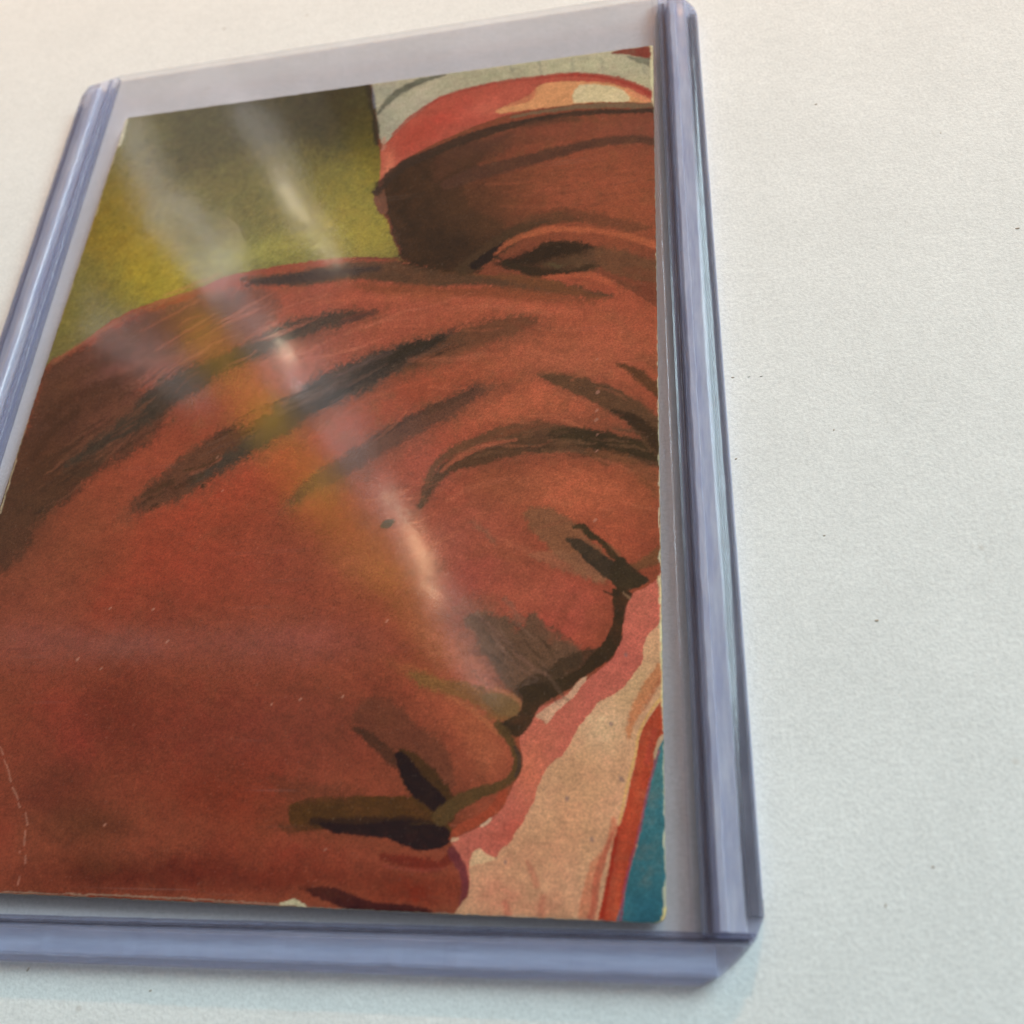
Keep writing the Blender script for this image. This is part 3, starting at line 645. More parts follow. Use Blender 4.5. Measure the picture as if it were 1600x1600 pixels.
# picture on the card: soft washes (g), flat shapes (p) and brush strokes (s), in card millimetres,
# ('g', colour, strength, (x, y, inverse axes, reach)) / ('p'|'s', colour, strength, points, (softness, raggedness)[, half widths])
ART = [
('pc',(0.225, 0.182, 0.05),1.0,[(-87.95,78.12),(37.58,50.53),(35.85,-0.46),(-57.38,6.98)],(0.168,0.000)),
('p',(0.095, 0.077, 0.028),0.75,[(-33.84,45.81),(0.87,46.13),(2.18,35.06),(-3.63,33.52),(-11.17,37.21),(-18.99,36.42),(-23.45,34.56),(-28.96,38.50)],(3.690,0.646)),
('p',(0.053, 0.037, 0.008),0.75,[(-15.34,46.96),(0.87,46.13),(2.47,32.57),(-1.95,32.28),(-7.95,36.69),(-12.45,40.00)],(2.715,0.507)),
('g',(0.099, 0.081, 0.027),0.85,(-14.51,42.47,0.0690,0.0198,0.0018,-0.1495,31.8)),
('g',(0.061, 0.044, 0.014),0.95,(-4.98,42.92,0.0847,0.0122,-0.0168,-0.0944,27.1)),
('g',(0.077, 0.056, 0.009),0.7,(1.88,37.60,0.2213,0.0261,-0.0208,-0.1241,18.2)),
('g',(0.105, 0.087, 0.027),0.8,(-22.59,41.71,0.0962,0.0528,0.0730,-0.1473,20.1)),
('g',(0.12, 0.094, 0.029),0.6,(-19.10,36.95,0.1011,0.0480,0.0556,-0.1655,19.8)),
('g',(0.219, 0.188, 0.056),0.8,(-30.84,40.93,0.1950,0.0498,-0.0304,-0.1866,12.7)),
('g',(0.279, 0.186, 0.016),0.8,(-30.13,28.57,0.2206,-0.0091,-0.0610,-0.1198,18.0)),
('g',(0.378, 0.278, 0.026),0.9,(-23.00,19.29,0.1733,0.0423,-0.0184,-0.1600,14.6)),
('g',(0.405, 0.312, 0.027),0.6,(-20.22,17.21,0.2575,0.1364,0.0953,-0.2771,7.6)),
('g',(0.343, 0.221, 0.014),0.6,(-29.75,25.63,0.2478,0.0664,-0.0337,-0.2634,9.3)),
('g',(0.244, 0.191, 0.031),0.8,(-31.93,14.97,0.2900,-0.0105,-0.0913,-0.2010,10.8)),
('g',(0.247, 0.188, 0.039),0.5,(-32.18,18.53,0.2854,-0.0099,-0.1094,-0.2341,9.3)),
('g',(0.193, 0.16, 0.034),0.6,(-11.48,26.06,0.1195,0.0467,0.0337,-0.1625,17.4)),
('g',(0.401, 0.363, 0.065),0.7,(-8.95,20.29,0.1137,0.0394,0.0498,-0.3524,18.6)),
('g',(0.43, 0.326, 0.035),0.85,(0.93,21.71,0.1566,0.0205,-0.0363,-0.2835,14.4)),
('g',(0.309, 0.243, 0.025),0.7,(-2.78,27.65,0.1508,0.0217,-0.0303,-0.2144,15.0)),
('g',(0.339, 0.261, 0.029),0.6,(0.82,28.07,0.3433,0.0438,-0.0193,-0.1342,16.8)),
('g',(0.187, 0.148, 0.022),0.5,(-7.21,32.11,0.1640,0.0264,-0.0387,-0.2569,13.9)),
('s',(0.043, 0.026, 0.009),0.4,[(-16.63,49.43),(-15.60,44.81)],(3.293,0.137),[1.46, 1.46]),
('g',(0.392, 0.304, 0.046),0.6,(0.69,23.52,0.1748,0.0229,-0.0295,-0.2232,12.9)),
('n',0.16,1),
('end',),
('pc',(0.356, 0.074, 0.03),1.0,[(-33.60,-49.75),(-56.75,3.59),(-35.13,5.20),(-31.41,7.98),(-29.34,9.20),(-27.05,11.32),(-24.56,13.35),(-21.13,14.71),(-16.90,15.80),(-13.51,17.24),(-9.95,17.79),(-6.40,18.15),(-2.86,18.34),(0.69,18.18),(4.23,17.67),(7.05,16.91),(11.08,17.02),(17.62,17.89),(34.03,17.47),(32.59,-46.71)],(0.220,0.103)),
('g',(0.454, 0.106, 0.053),0.7,(4.90,11.98,0.0499,0.0080,-0.0087,-0.2056,44.4)),
('g',(0.509, 0.127, 0.055),0.85,(21.38,5.00,0.0711,-0.0024,-0.0298,-0.1519,31.3)),
('g',(0.577, 0.134, 0.059),0.5,(27.94,5.85,0.2418,0.0016,-0.0217,-0.2284,9.6)),
('g',(0.468, 0.133, 0.063),0.5,(23.24,3.38,0.1398,0.0043,-0.0304,-0.3482,15.8)),
('g',(0.471, 0.122, 0.069),0.6,(-0.92,5.49,0.0804,0.0367,0.0811,-0.2306,25.0)),
('g',(0.52, 0.113, 0.048),0.6,(-2.71,-3.89,0.0656,0.0381,0.1433,-0.2960,29.1)),
('g',(0.6, 0.153, 0.066),0.6,(16.31,-1.70,0.1490,0.0439,0.1102,-0.4563,14.2)),
('g',(0.57, 0.114, 0.066),0.5,(11.94,-6.83,0.2097,0.0193,-0.0111,-0.1890,11.8)),
('g',(0.62, 0.153, 0.066),0.6,(22.24,-2.13,0.1547,-0.0060,-0.0913,-0.5249,14.3)),
('g',(0.473, 0.074, 0.029),0.7,(-11.04,-10.94,0.0686,0.0523,0.1188,-0.1892,25.6)),
('g',(0.428, 0.084, 0.036),0.5,(-18.75,-6.45,0.1047,0.0722,0.1827,-0.3766,17.5)),
('g',(0.271, 0.073, 0.031),0.6,(-25.69,-15.63,0.1232,0.0378,-0.0050,-0.1533,18.0)),
('g',(0.298, 0.073, 0.028),0.5,(-17.81,-15.25,0.1698,0.0445,-0.0076,-0.2216,13.1)),
('g',(0.33, 0.078, 0.031),0.6,(-22.77,-11.76,0.1452,0.1228,0.1706,-0.2689,11.7)),
('g',(0.464, 0.065, 0.026),0.6,(-12.45,-16.07,0.1260,0.1008,0.1234,-0.1977,13.7)),
('g',(0.324, 0.062, 0.024),0.6,(-7.26,-13.71,0.2272,0.0459,-0.0152,-0.3901,9.8)),
('g',(0.423, 0.064, 0.029),0.6,(-5.88,-17.52,0.1481,0.0294,-0.0097,-0.3255,15.0)),
('g',(0.32, 0.074, 0.035),0.5,(-25.44,-20.73,0.1375,0.0433,-0.0056,-0.2689,16.1)),
('g',(0.342, 0.091, 0.06),0.45,(-20.78,-23.25,0.0781,0.0228,-0.0085,-0.5573,28.3)),
('g',(0.279, 0.05, 0.022),0.5,(-12.05,-20.41,0.1984,0.0828,0.0605,-0.3909,10.5)),
('g',(0.417, 0.06, 0.025),0.5,(-17.29,-19.68,0.4444,-0.1507,-0.1629,-0.3228,6.1)),
('g',(0.38, 0.117, 0.077),0.55,(-14.29,-23.94,0.2691,0.0687,-0.0107,-0.7766,8.2)),
('g',(0.364, 0.092, 0.057),0.45,(-1.15,-23.55,0.1429,0.0254,-0.0111,-0.7305,15.4)),
('g',(0.36, 0.078, 0.039),0.5,(-1.00,-17.67,0.2084,0.0356,-0.0061,-0.2059,10.9)),
('g',(0.397, 0.091, 0.057),0.5,(4.61,-23.64,0.1960,0.0283,-0.0068,-0.4447,11.3)),
('g',(0.248, 0.038, 0.015),0.7,(-15.56,-30.72,0.0829,0.0227,0.0004,-0.1665,26.5)),
('g',(0.322, 0.047, 0.022),0.6,(-19.37,-30.17,0.3247,0.0960,0.0003,-0.2578,8.9)),
('g',(0.378, 0.044, 0.023),0.5,(-16.16,-32.88,0.5566,0.1563,0.0047,-0.6243,3.9)),
('g',(0.156, 0.034, 0.012),0.7,(-17.04,-36.04,0.2814,0.0822,0.0073,-0.4838,7.8)),
('g',(0.175, 0.024, 0.007),0.45,(-13.44,-29.62,0.4148,0.0677,-0.0182,-0.2312,9.8)),
('g',(0.267, 0.039, 0.019),0.6,(-3.62,-31.74,0.1104,0.0223,0.0010,-0.1908,19.9)),
('g',(0.271, 0.064, 0.039),0.3,(-2.33,-23.53,0.1895,0.0350,-0.0067,-0.4370,11.6)),
('g',(0.321, 0.056, 0.029),0.4,(0.11,-30.68,0.2982,0.0530,0.0009,-0.3806,7.4)),
('g',(0.142, 0.038, 0.012),0.8,(-14.43,-39.03,0.1929,0.0542,0.0113,-0.5039,11.3)),
('g',(0.328, 0.045, 0.019),0.5,(-22.01,-39.20,0.5974,0.1971,0.0089,-0.3959,5.8)),
('g',(0.208, 0.035, 0.015),0.5,(-19.26,-36.59,0.2093,0.0643,0.0079,-0.4841,10.5)),
('g',(0.252, 0.031, 0.008),0.7,(-2.70,-36.32,0.1817,0.0367,0.0066,-0.4031,12.1)),
('g',(0.304, 0.043, 0.014),0.5,(-0.59,-38.72,0.3722,0.0713,0.0078,-0.3474,6.4)),
('g',(0.313, 0.043, 0.016),0.5,(0.93,-35.27,0.4602,0.0818,0.0046,-0.3350,6.7)),
('g',(0.145, 0.015, 0.004),0.9,(-8.40,-42.72,0.0912,0.0226,0.0199,-0.6291,23.9)),
('g',(0.233, 0.041, 0.014),0.6,(-17.00,-43.95,0.2195,0.0674,0.0359,-1.0592,9.9)),
('g',(0.133, 0.031, 0.008),0.6,(-12.50,-41.90,0.2965,0.0811,0.0280,-0.9520,7.4)),
('g',(0.159, 0.015, 0.004),0.6,(-3.23,-41.63,0.3107,0.0660,0.0157,-0.5355,7.0)),
('g',(0.3, 0.04, 0.016),0.7,(4.54,-40.94,0.1613,0.0259,0.0204,-0.7239,13.6)),
('g',(0.206, 0.021, 0.006),0.7,(4.80,-42.53,0.1304,0.0210,0.0325,-1.0073,16.8)),
('g',(0.234, 0.021, 0.004),0.9,(13.81,-42.90,0.2575,0.0262,0.0259,-0.7621,8.5)),
('g',(0.301, 0.047, 0.019),0.4,(8.12,-33.20,0.3148,0.0412,0.0030,-0.3333,7.0)),
('g',(0.25, 0.051, 0.025),0.5,(5.62,-30.66,0.1840,0.0265,0.0006,-0.2412,12.0)),
('g',(0.322, 0.056, 0.025),0.5,(11.82,-28.58,0.3128,0.0329,-0.0009,-0.3189,7.0)),
('g',(0.513, 0.108, 0.047),0.8,(15.17,-30.64,0.2393,-0.1207,-0.1603,-0.2992,8.2)),
('g',(0.461, 0.077, 0.034),0.6,(15.30,-32.15,0.2824,-0.1436,-0.3212,-0.6090,6.9)),
('g',(0.533, 0.138, 0.05),0.6,(17.23,-30.64,0.3386,-0.1739,-0.2859,-0.5273,5.8)),
('g',(0.504, 0.13, 0.054),0.7,(18.42,-33.11,0.4982,0.0334,0.0045,-0.5133,4.4)),
('g',(0.392, 0.135, 0.041),0.5,(12.73,-27.01,0.2741,-0.1203,-0.6351,-1.2498,7.4)),
('g',(0.447, 0.101, 0.056),0.7,(17.34,-17.05,0.2014,0.0135,-0.0093,-0.2839,11.0)),
('g',(0.421, 0.074, 0.047),0.5,(15.76,-18.17,0.3619,0.0277,-0.0102,-0.3437,6.4)),
('g',(0.446, 0.107, 0.061),0.7,(17.02,-12.21,0.2235,0.1301,0.1638,-0.2680,8.5)),
('g',(0.506, 0.128, 0.081),0.5,(13.22,-14.51,0.3508,0.0312,-0.0160,-0.4106,6.3)),
('g',(0.427, 0.123, 0.051),0.7,(21.97,-9.96,0.1623,0.0064,-0.0207,-0.3985,13.6)),
('g',(0.695, 0.162, 0.067),0.6,(24.77,-10.72,0.3027,0.0074,-0.0203,-0.4041,7.3)),
('g',(0.574, 0.138, 0.057),0.6,(28.05,-11.50,0.3088,0.0020,-0.0133,-0.2736,8.0)),
('g',(0.367, 0.099, 0.035),0.6,(30.21,-9.15,0.5890,0.1803,0.0915,-0.2523,8.2)),
('g',(0.365, 0.098, 0.038),0.6,(17.42,-9.72,0.3881,0.2211,0.1604,-0.2617,7.2)),
('g',(0.572, 0.133, 0.057),0.6,(22.04,-11.83,0.2517,0.0700,0.1637,-0.6469,8.4)),
('g',(0.554, 0.113, 0.048),0.6,(28.08,-15.09,0.3506,-0.1145,-0.1772,-0.4022,6.0)),
('g',(0.553, 0.121, 0.062),0.8,(21.84,-20.05,0.2093,0.0089,-0.0100,-0.3954,10.5)),
('g',(0.544, 0.104, 0.058),0.7,(25.04,-21.79,0.4831,0.0118,-0.0077,-0.3657,6.0)),
('g',(0.531, 0.087, 0.053),0.6,(23.00,-22.84,0.4810,0.0175,-0.0139,-0.7674,4.6)),
('g',(0.437, 0.113, 0.048),0.5,(18.92,-15.92,0.2809,-0.0798,-0.3390,-0.8114,7.6)),
('g',(0.265, 0.095, 0.06),0.5,(17.83,-24.38,0.2708,-0.1359,-0.1935,-0.3333,7.3)),
('g',(0.59, 0.184, 0.107),0.5,(14.63,-24.34,0.2348,-0.1763,-0.5063,-0.6288,7.5)),
('g',(0.584, 0.181, 0.105),0.7,(17.49,-27.04,0.2696,-0.1494,-0.4665,-0.7675,7.1)),
('g',(0.437, 0.113, 0.061),0.4,(7.70,-11.79,0.4216,0.0497,-0.0119,-0.2630,8.5)),
('g',(0.435, 0.126, 0.061),0.4,(5.95,-16.67,0.2653,-0.0592,-0.1593,-0.4079,8.2)),
('n',0.035,0),
('end',),
('p',(0.106, 0.038, 0.017),0.95,[(-31.48,6.92),(-28.60,8.72),(-24.66,10.84),(-19.95,12.89),(-14.35,14.17),(-10.61,13.61),(-12.23,10.88),(-15.91,7.99),(-19.10,6.28),(-20.35,4.02),(-16.35,0.66),(-17.57,-2.94),(-22.34,-5.89),(-23.76,-8.29),(-27.15,-10.90),(-27.83,-14.24),(-30.31,-16.14),(-34.55,-9.87),(-32.08,-4.25),(-31.02,1.73)],(1.491,0.522)),
('p',(0.191, 0.065, 0.034),0.75,[(-26.86,10.63),(-20.75,13.14),(-14.49,14.86),(-9.47,15.17),(-6.27,13.15),(-8.39,9.30),(-12.83,6.92),(-17.64,6.15),(-22.27,7.35)],(1.089,0.436)),
('p',(0.109, 0.039, 0.019),0.7,[(-31.49,5.71),(-28.31,7.71),(-24.11,8.73),(-22.27,7.35),(-23.67,4.29),(-27.26,1.45),(-29.83,-2.16),(-31.34,-4.29)],(0.922,0.430)),
('p',(0.289, 0.09, 0.052),0.6,[(-22.71,6.19),(-17.90,7.29),(-13.26,8.95),(-14.65,5.51),(-18.52,3.88),(-21.45,4.11)],(1.063,0.425)),
('p',(0.087, 0.037, 0.014),0.6,[(-31.13,-7.20),(-27.39,-3.06),(-23.05,-3.33),(-23.96,-7.58),(-27.63,-11.56),(-30.27,-14.16),(-32.61,-11.35)],(1.134,0.397)),
('g',(0.156, 0.052, 0.02),0.7,(-28.18,4.65,0.2029,0.1612,0.1467,-0.2247,8.5)),
('g',(0.121, 0.041, 0.014),0.7,(-29.13,-4.42,0.1862,0.2011,0.1388,-0.1289,11.6)),
('g',(0.117, 0.045, 0.018),0.7,(-28.78,-10.13,0.2269,0.2544,0.1733,-0.1636,9.2)),
('g',(0.147, 0.051, 0.022),0.5,(-29.09,-13.53,0.4814,0.1551,-0.0112,-0.2983,7.8)),
('g',(0.219, 0.069, 0.036),0.6,(-22.10,1.08,0.1717,0.1509,0.4028,-0.4820,9.6)),
('g',(0.322, 0.109, 0.078),0.4,(-22.81,6.59,0.2138,0.1415,0.3003,-0.6153,8.7)),
('g',(0.196, 0.067, 0.038),0.6,(-26.28,8.51,0.2053,0.1495,0.4431,-0.7570,8.7)),
('s',(0.403, 0.133, 0.062),0.6,[(-31.02,7.95),(-26.98,11.06),(-23.74,13.10),(-20.36,14.63),(-16.87,15.63)],(0.435,0.113),[0.2, 0.2, 0.2, 0.2, 0.2]),
('s',(0.175, 0.07, 0.049),0.5,[(-23.57,12.41),(-19.35,13.50),(-14.45,14.69),(-10.86,14.89)],(1.078,0.112),[0.64, 0.64, 0.64, 0.64]),
('s',(0.075, 0.024, 0.007),0.5,[(-29.27,0.83),(-27.71,3.04),(-24.41,4.35),(-20.38,5.59)],(0.927,0.107),[0.53, 0.53, 0.53, 0.53]),
('s',(0.072, 0.025, 0.008),0.5,[(-29.73,-3.65),(-28.95,-1.47),(-26.51,1.40)],(0.806,0.104),[0.45, 0.45, 0.45]),
('s',(0.243, 0.079, 0.037),0.55,[(-25.46,-4.78),(-20.18,-0.86),(-17.34,1.87),(-14.30,3.93),(-11.16,5.60),(-7.97,7.04),(-3.47,8.83),(1.12,9.97),(5.11,10.21)],(2.184,0.103),[0.51, 1.84, 2.43, 2.35, 1.84, 1.69, 1.62, 1.25, 0.44]),
('s',(0.24, 0.078, 0.036),0.6,[(-17.35,-10.65),(-11.97,-6.68),(-6.12,-2.96),(-0.21,0.80),(5.86,3.77),(12.04,5.85),(18.21,7.15),(21.27,7.60)],(2.223,0.096),[0.48, 2.06, 2.54, 2.95, 2.54, 1.78, 1.51, 0.48]),
('s',(0.246, 0.079, 0.037),0.55,[(-2.13,-11.02),(3.78,-7.16),(9.20,-3.55),(15.00,-0.21),(18.57,0.64)],(1.751,0.091),[0.45, 1.62, 1.82, 1.43, 0.39]),
('s',(0.245, 0.079, 0.036),0.5,[(10.66,-11.92),(13.18,-7.43),(18.31,-5.36),(24.64,-5.24),(32.08,-7.12)],(1.482,0.085),[0.43, 1.16, 2.01, 2.26, 2.01]),
('s',(0.24, 0.078, 0.036),0.45,[(20.29,2.20),(25.38,-0.04),(30.24,-3.71),(32.09,-6.10)],(1.340,0.087),[0.37, 1.55, 1.68, 1.74]),
('s',(0.243, 0.056, 0.022),0.5,[(9.62,-28.05),(15.47,-34.11),(16.46,-36.95)],(1.629,0.070),[1.01, 1.76, 1.01]),
('s',(0.226, 0.046, 0.015),0.5,[(1.41,-37.96),(8.72,-37.81),(15.83,-38.36)],(1.459,0.069),[0.98, 1.72, 1.47]),
('s',(0.266, 0.107, 0.056),0.5,[(16.57,-21.61),(21.06,-26.02),(24.15,-26.57)],(1.851,0.074),[1.32, 2.9, 1.58]),
('s',(0.116, 0.054, 0.023),0.95,[(-11.21,16.72),(-6.06,16.14),(-2.54,16.26),(0.92,16.45),(4.43,15.96),(7.91,15.07),(11.30,14.44),(14.61,13.91),(17.90,12.90),(21.10,12.07),(24.23,11.19),(27.61,10.29)],(0.599,0.155),[0.18, 0.74, 1.11, 1.03, 1.26, 1.26, 1.18, 0.74, 0.81, 0.74, 0.52, 0.15]),
('s',(0.058, 0.033, 0.024),0.85,[(-10.37,16.11),(-6.06,16.14),(-1.15,16.35),(3.69,16.38)],(0.631,0.164),[0.23, 0.62, 0.55, 0.23]),
('s',(0.189, 0.042, 0.023),0.8,[(1.41,18.00),(5.62,17.50),(8.42,16.67)],(0.207,0.107),[0.15, 0.15, 0.15]),
('s',(0.284, 0.076, 0.028),0.85,[(1.90,14.26),(7.46,13.00),(11.48,12.33),(16.68,11.85),(21.14,10.90),(24.26,10.26),(26.10,9.61)],(0.770,0.150),[0.29, 0.64, 0.71, 0.64, 0.57, 0.43, 0.14]),
('s',(0.199, 0.068, 0.02),0.7,[(10.55,15.43),(17.85,13.78),(21.72,12.24),(24.55,10.84)],(0.481,0.150),[0.29, 0.36, 0.5, 0.21]),
('s',(0.622, 0.15, 0.07),0.35,[(-2.01,12.71),(4.82,12.64),(15.46,11.03),(24.30,8.43)],(0.778,0.101),[0.29, 0.29, 0.29, 0.29]),
('s',(0.062, 0.041, 0.023),0.92,[(-25.46,-4.78),(-23.13,-3.03),(-20.18,-0.86),(-18.75,0.46),(-17.43,2.26),(-14.39,4.32),(-11.26,6.08),(-8.04,7.44),(-4.89,9.12),(-1.60,10.00),(1.70,10.63),(4.00,10.56)],(1.193,0.258),[0.29, 0.81, 1.1, 1.33, 1.69, 1.55, 1.18, 1.1, 1.18, 0.96, 0.66, 0.18]),
('s',(0.145, 0.052, 0.034),0.6,[(1.12,9.97),(3.38,10.70),(3.87,10.49)],(0.496,0.103),[0.37, 0.44, 0.18]),
('s',(0.097, 0.045, 0.021),0.6,[(-22.03,-4.48),(-23.05,-5.85),(-25.54,-5.71)],(0.579,0.100),[0.29, 0.43, 0.21]),
('s',(0.142, 0.053, 0.024),0.92,[(-17.01,-10.13),(-14.86,-8.60),(-12.02,-6.47),(-9.16,-4.33),(-6.15,-2.82),(-3.79,-1.33)],(1.016,0.287),[0.27, 1.37, 1.98, 2.05, 1.57, 0.68]),
('s',(0.077, 0.052, 0.033),0.93,[(-11.82,-7.38),(-9.45,-6.13),(-7.77,-4.70),(-4.90,-2.47),(-3.21,-0.87),(-0.30,1.39),(2.75,2.85),(5.79,4.45),(8.89,5.46),(11.98,6.53),(13.24,6.64)],(1.025,0.290),[0.21, 0.48, 0.76, 1.17, 1.59, 1.93, 2.0, 1.59, 1.24, 0.76, 0.41]),
('s',(0.04, 0.027, 0.016),0.8,[(-0.12,0.21),(3.41,2.72),(7.00,5.10),(9.48,5.93),(11.98,6.45)],(0.845,0.195),[0.35, 0.76, 0.7, 0.56, 0.21]),
('s',(0.177, 0.066, 0.028),0.85,[(8.42,3.78),(10.87,4.76),(14.49,6.75),(18.18,7.68),(20.15,8.09)],(0.836,0.241),[0.34, 0.89, 1.24, 1.1, 0.28]),
('s',(0.151, 0.083, 0.069),0.5,[(0.76,3.08),(3.20,4.37),(6.28,5.76)],(0.380,0.098),[0.11, 0.18, 0.11]),
('s',(0.039, 0.024, 0.01),0.6,[(11.32,6.82),(8.19,6.05),(6.38,4.85)],(0.472,0.098),[0.35, 0.42, 0.14]),
('s',(0.28, 0.087, 0.036),0.5,[(9.62,4.57),(12.17,4.35),(16.40,6.19)],(0.556,0.096),[0.34, 0.27, 0.14]),
('s',(0.091, 0.03, 0.01),0.5,[(-15.92,-8.34),(-14.34,-7.39),(-13.27,-8.27),(-11.86,-7.17)],(0.368,0.143),[0.17, 0.24, 0.2, 0.17]),
('s',(0.37, 0.101, 0.051),0.5,[(-11.97,-6.68),(-10.16,-5.88),(-9.30,-5.23)],(0.276,0.096),[0.14, 0.14, 0.1]),
('s',(0.14, 0.058, 0.031),0.88,[(-1.36,-10.07),(1.13,-8.08),(3.71,-6.62),(6.25,-4.73),(9.14,-3.00),(12.65,-1.30),(14.96,0.36),(16.63,0.79)],(0.880,0.228),[0.26, 0.78, 0.98, 1.04, 1.04, 0.91, 0.72, 0.2]),
('s',(0.088, 0.04, 0.02),0.6,[(6.15,-3.90),(9.03,-2.02),(12.59,-0.59),(14.94,0.64)],(0.356,0.092),[0.16, 0.3, 0.3, 0.16]),
('s',(0.354, 0.102, 0.045),0.5,[(16.14,0.83),(18.54,1.21),(20.33,1.34)],(0.353,0.092),[0.16, 0.1, 0.07]),
('s',(0.595, 0.125, 0.057),0.35,[(2.59,-0.71),(6.19,1.04),(11.10,2.24)],(0.550,0.095),[0.1, 0.2, 0.1]),
('s',(0.118, 0.052, 0.021),0.95,[(11.07,-11.31),(11.69,-9.30),(13.19,-7.56),(15.47,-6.64),(18.33,-5.69),(21.78,-5.18),(24.64,-5.37),(28.02,-6.36),(32.07,-7.25)],(0.413,0.171),[0.18, 0.55, 0.61, 0.79, 1.04, 1.41, 1.22, 1.28, 1.22]),
('s',(0.162, 0.068, 0.028),0.9,[(11.23,-10.56),(11.73,-7.80),(13.06,-6.10),(15.35,-5.04),(18.24,-4.15),(21.15,-3.95),(23.47,-4.37)],(0.421,0.131),[0.16, 0.28, 0.37, 0.47, 0.62, 0.69, 0.25]),
('s',(0.049, 0.028, 0.008),0.88,[(22.33,-4.56),(24.63,-4.97),(26.90,-5.64),(29.13,-6.43),(32.08,-7.12)],(0.488,0.127),[0.3, 0.78, 0.9, 0.84, 0.78]),
('s',(0.422, 0.111, 0.051),0.85,[(12.63,-7.92),(14.28,-6.44),(16.56,-5.38),(19.17,-5.02)],(0.253,0.087),[0.12, 0.22, 0.22, 0.09]),
('s',(0.192, 0.068, 0.025),0.7,[(25.79,-6.48),(27.20,-7.85),(27.48,-8.12)],(0.321,0.083),[0.3, 0.24, 0.09]),
('s',(0.278, 0.091, 0.034),0.7,[(26.91,-6.74),(29.67,-8.18),(32.03,-9.87)],(0.553,0.082),[0.18, 0.53, 0.59]),
('s',(0.254, 0.084, 0.029),0.6,[(30.21,-9.46),(32.01,-11.39)],(0.463,0.080),[0.23, 0.4]),
('s',(0.135, 0.06, 0.024),0.95,[(21.02,1.85),(23.31,1.03),(25.38,0.03),(27.41,-1.09),(30.24,-3.51),(32.09,-6.10)],(0.337,0.131),[0.16, 0.69, 0.87, 1.06, 1.12, 1.19]),
('s',(0.044, 0.021, 0.006),0.85,[(27.71,-2.53),(29.68,-3.67),(30.90,-4.87),(32.09,-6.42)],(0.407,0.127),[0.15, 0.48, 0.6, 0.72]),
('s',(0.244, 0.081, 0.032),0.6,[(21.19,2.13),(24.47,1.57),(26.82,0.26)],(0.260,0.090),[0.1, 0.1, 0.06]),
('s',(0.117, 0.047, 0.014),0.9,[(28.43,2.36),(29.70,1.42),(30.83,0.35),(32.17,-1.18)],(0.423,0.132),[0.09, 0.38, 0.5, 0.63]),
('s',(0.301, 0.089, 0.036),0.6,[(29.70,2.82),(30.85,2.72),(32.20,1.21)],(0.598,0.089),[0.16, 0.38, 0.44]),
('s',(0.377, 0.111, 0.048),0.4,[(27.62,8.85),(29.12,5.74),(29.41,3.91)],(1.064,0.092),[0.46, 0.46, 0.2]),
('p',(0.277, 0.111, 0.046),0.85,[(20.40,-12.36),(21.76,-11.81),(23.45,-12.50),(25.12,-14.08),(26.22,-15.31),(27.56,-16.81),(28.88,-17.71),(29.14,-18.57),(26.54,-18.77),(24.40,-17.28),(22.46,-15.46),(21.48,-14.23)],(0.449,0.197)),
('p',(0.364, 0.142, 0.067),0.6,[(21.13,-16.30),(23.83,-16.22),(26.51,-17.06),(27.58,-18.52),(26.54,-18.77),(23.88,-17.84)],(0.442,0.155)),
('s',(0.441, 0.115, 0.062),0.3,[(14.10,-18.12),(13.48,-17.51)],(0.155,0.080),[0.06, 0.06]),
('s',(0.254, 0.122, 0.063),0.5,[(15.83,-13.08),(17.14,-14.06),(18.06,-15.30)],(0.473,0.082),[0.09, 0.23, 0.12]),
('s',(0.057, 0.033, 0.009),0.97,[(24.63,-13.88),(25.39,-13.91),(26.16,-14.78),(27.02,-15.34),(28.09,-16.60),(28.87,-17.43)],(0.188,0.078),[0.11, 0.25, 0.31, 0.2, 0.28, 0.17]),
('s',(0.057, 0.033, 0.015),0.98,[(24.23,-15.05),(25.16,-15.56),(26.51,-16.89),(27.84,-17.96),(29.14,-18.68),(30.57,-18.89)],(0.185,0.096),[0.14, 0.44, 0.66, 0.77, 0.71, 0.27]),
('s',(0.218, 0.103, 0.041),0.5,[(27.55,-15.53),(28.35,-16.38),(28.72,-16.96)],(0.223,0.077),[0.08, 0.11, 0.08]),
('s',(0.231, 0.087, 0.03),0.9,[(29.39,-17.73),(30.43,-17.48),(31.83,-16.61)],(0.366,0.114),[0.16, 0.32, 0.6]),
('s',(0.077, 0.03, 0.01),0.8,[(27.28,-19.74),(28.01,-20.10)],(0.145,0.075),[0.08, 0.13]),
('p',(0.159, 0.082, 0.041),0.85,[(15.94,-21.88),(17.63,-21.35),(19.27,-21.94),(20.13,-23.06),(21.38,-21.71),(22.47,-22.56),(24.07,-23.93),(25.36,-24.49),(25.74,-25.80),(24.16,-26.83),(22.67,-27.85),(20.91,-28.20),(19.86,-27.58),(18.74,-26.26),(17.87,-24.92),(16.96,-23.28)],(0.528,0.259)),
('p',(0.07, 0.035, 0.013),0.85,[(23.11,-26.04),(24.61,-25.11),(26.88,-24.61),(26.65,-26.07),(24.68,-27.60),(22.70,-28.61),(20.95,-28.86),(20.13,-27.84)],(0.409,0.143)),
('s',(0.278, 0.127, 0.08),0.55,[(16.82,-21.34),(19.38,-23.86),(21.58,-26.02),(23.14,-26.82)],(0.286,0.074),[0.08, 0.11, 0.11, 0.05]),
('s',(0.299, 0.141, 0.091),0.5,[(18.29,-23.30),(20.00,-25.48),(22.14,-27.07)],(0.284,0.074),[0.08, 0.11, 0.05]),
('s',(0.271, 0.124, 0.073),0.5,[(19.18,-20.27),(20.04,-21.41),(20.61,-22.25)],(0.441,0.076),[0.11, 0.22, 0.16]),
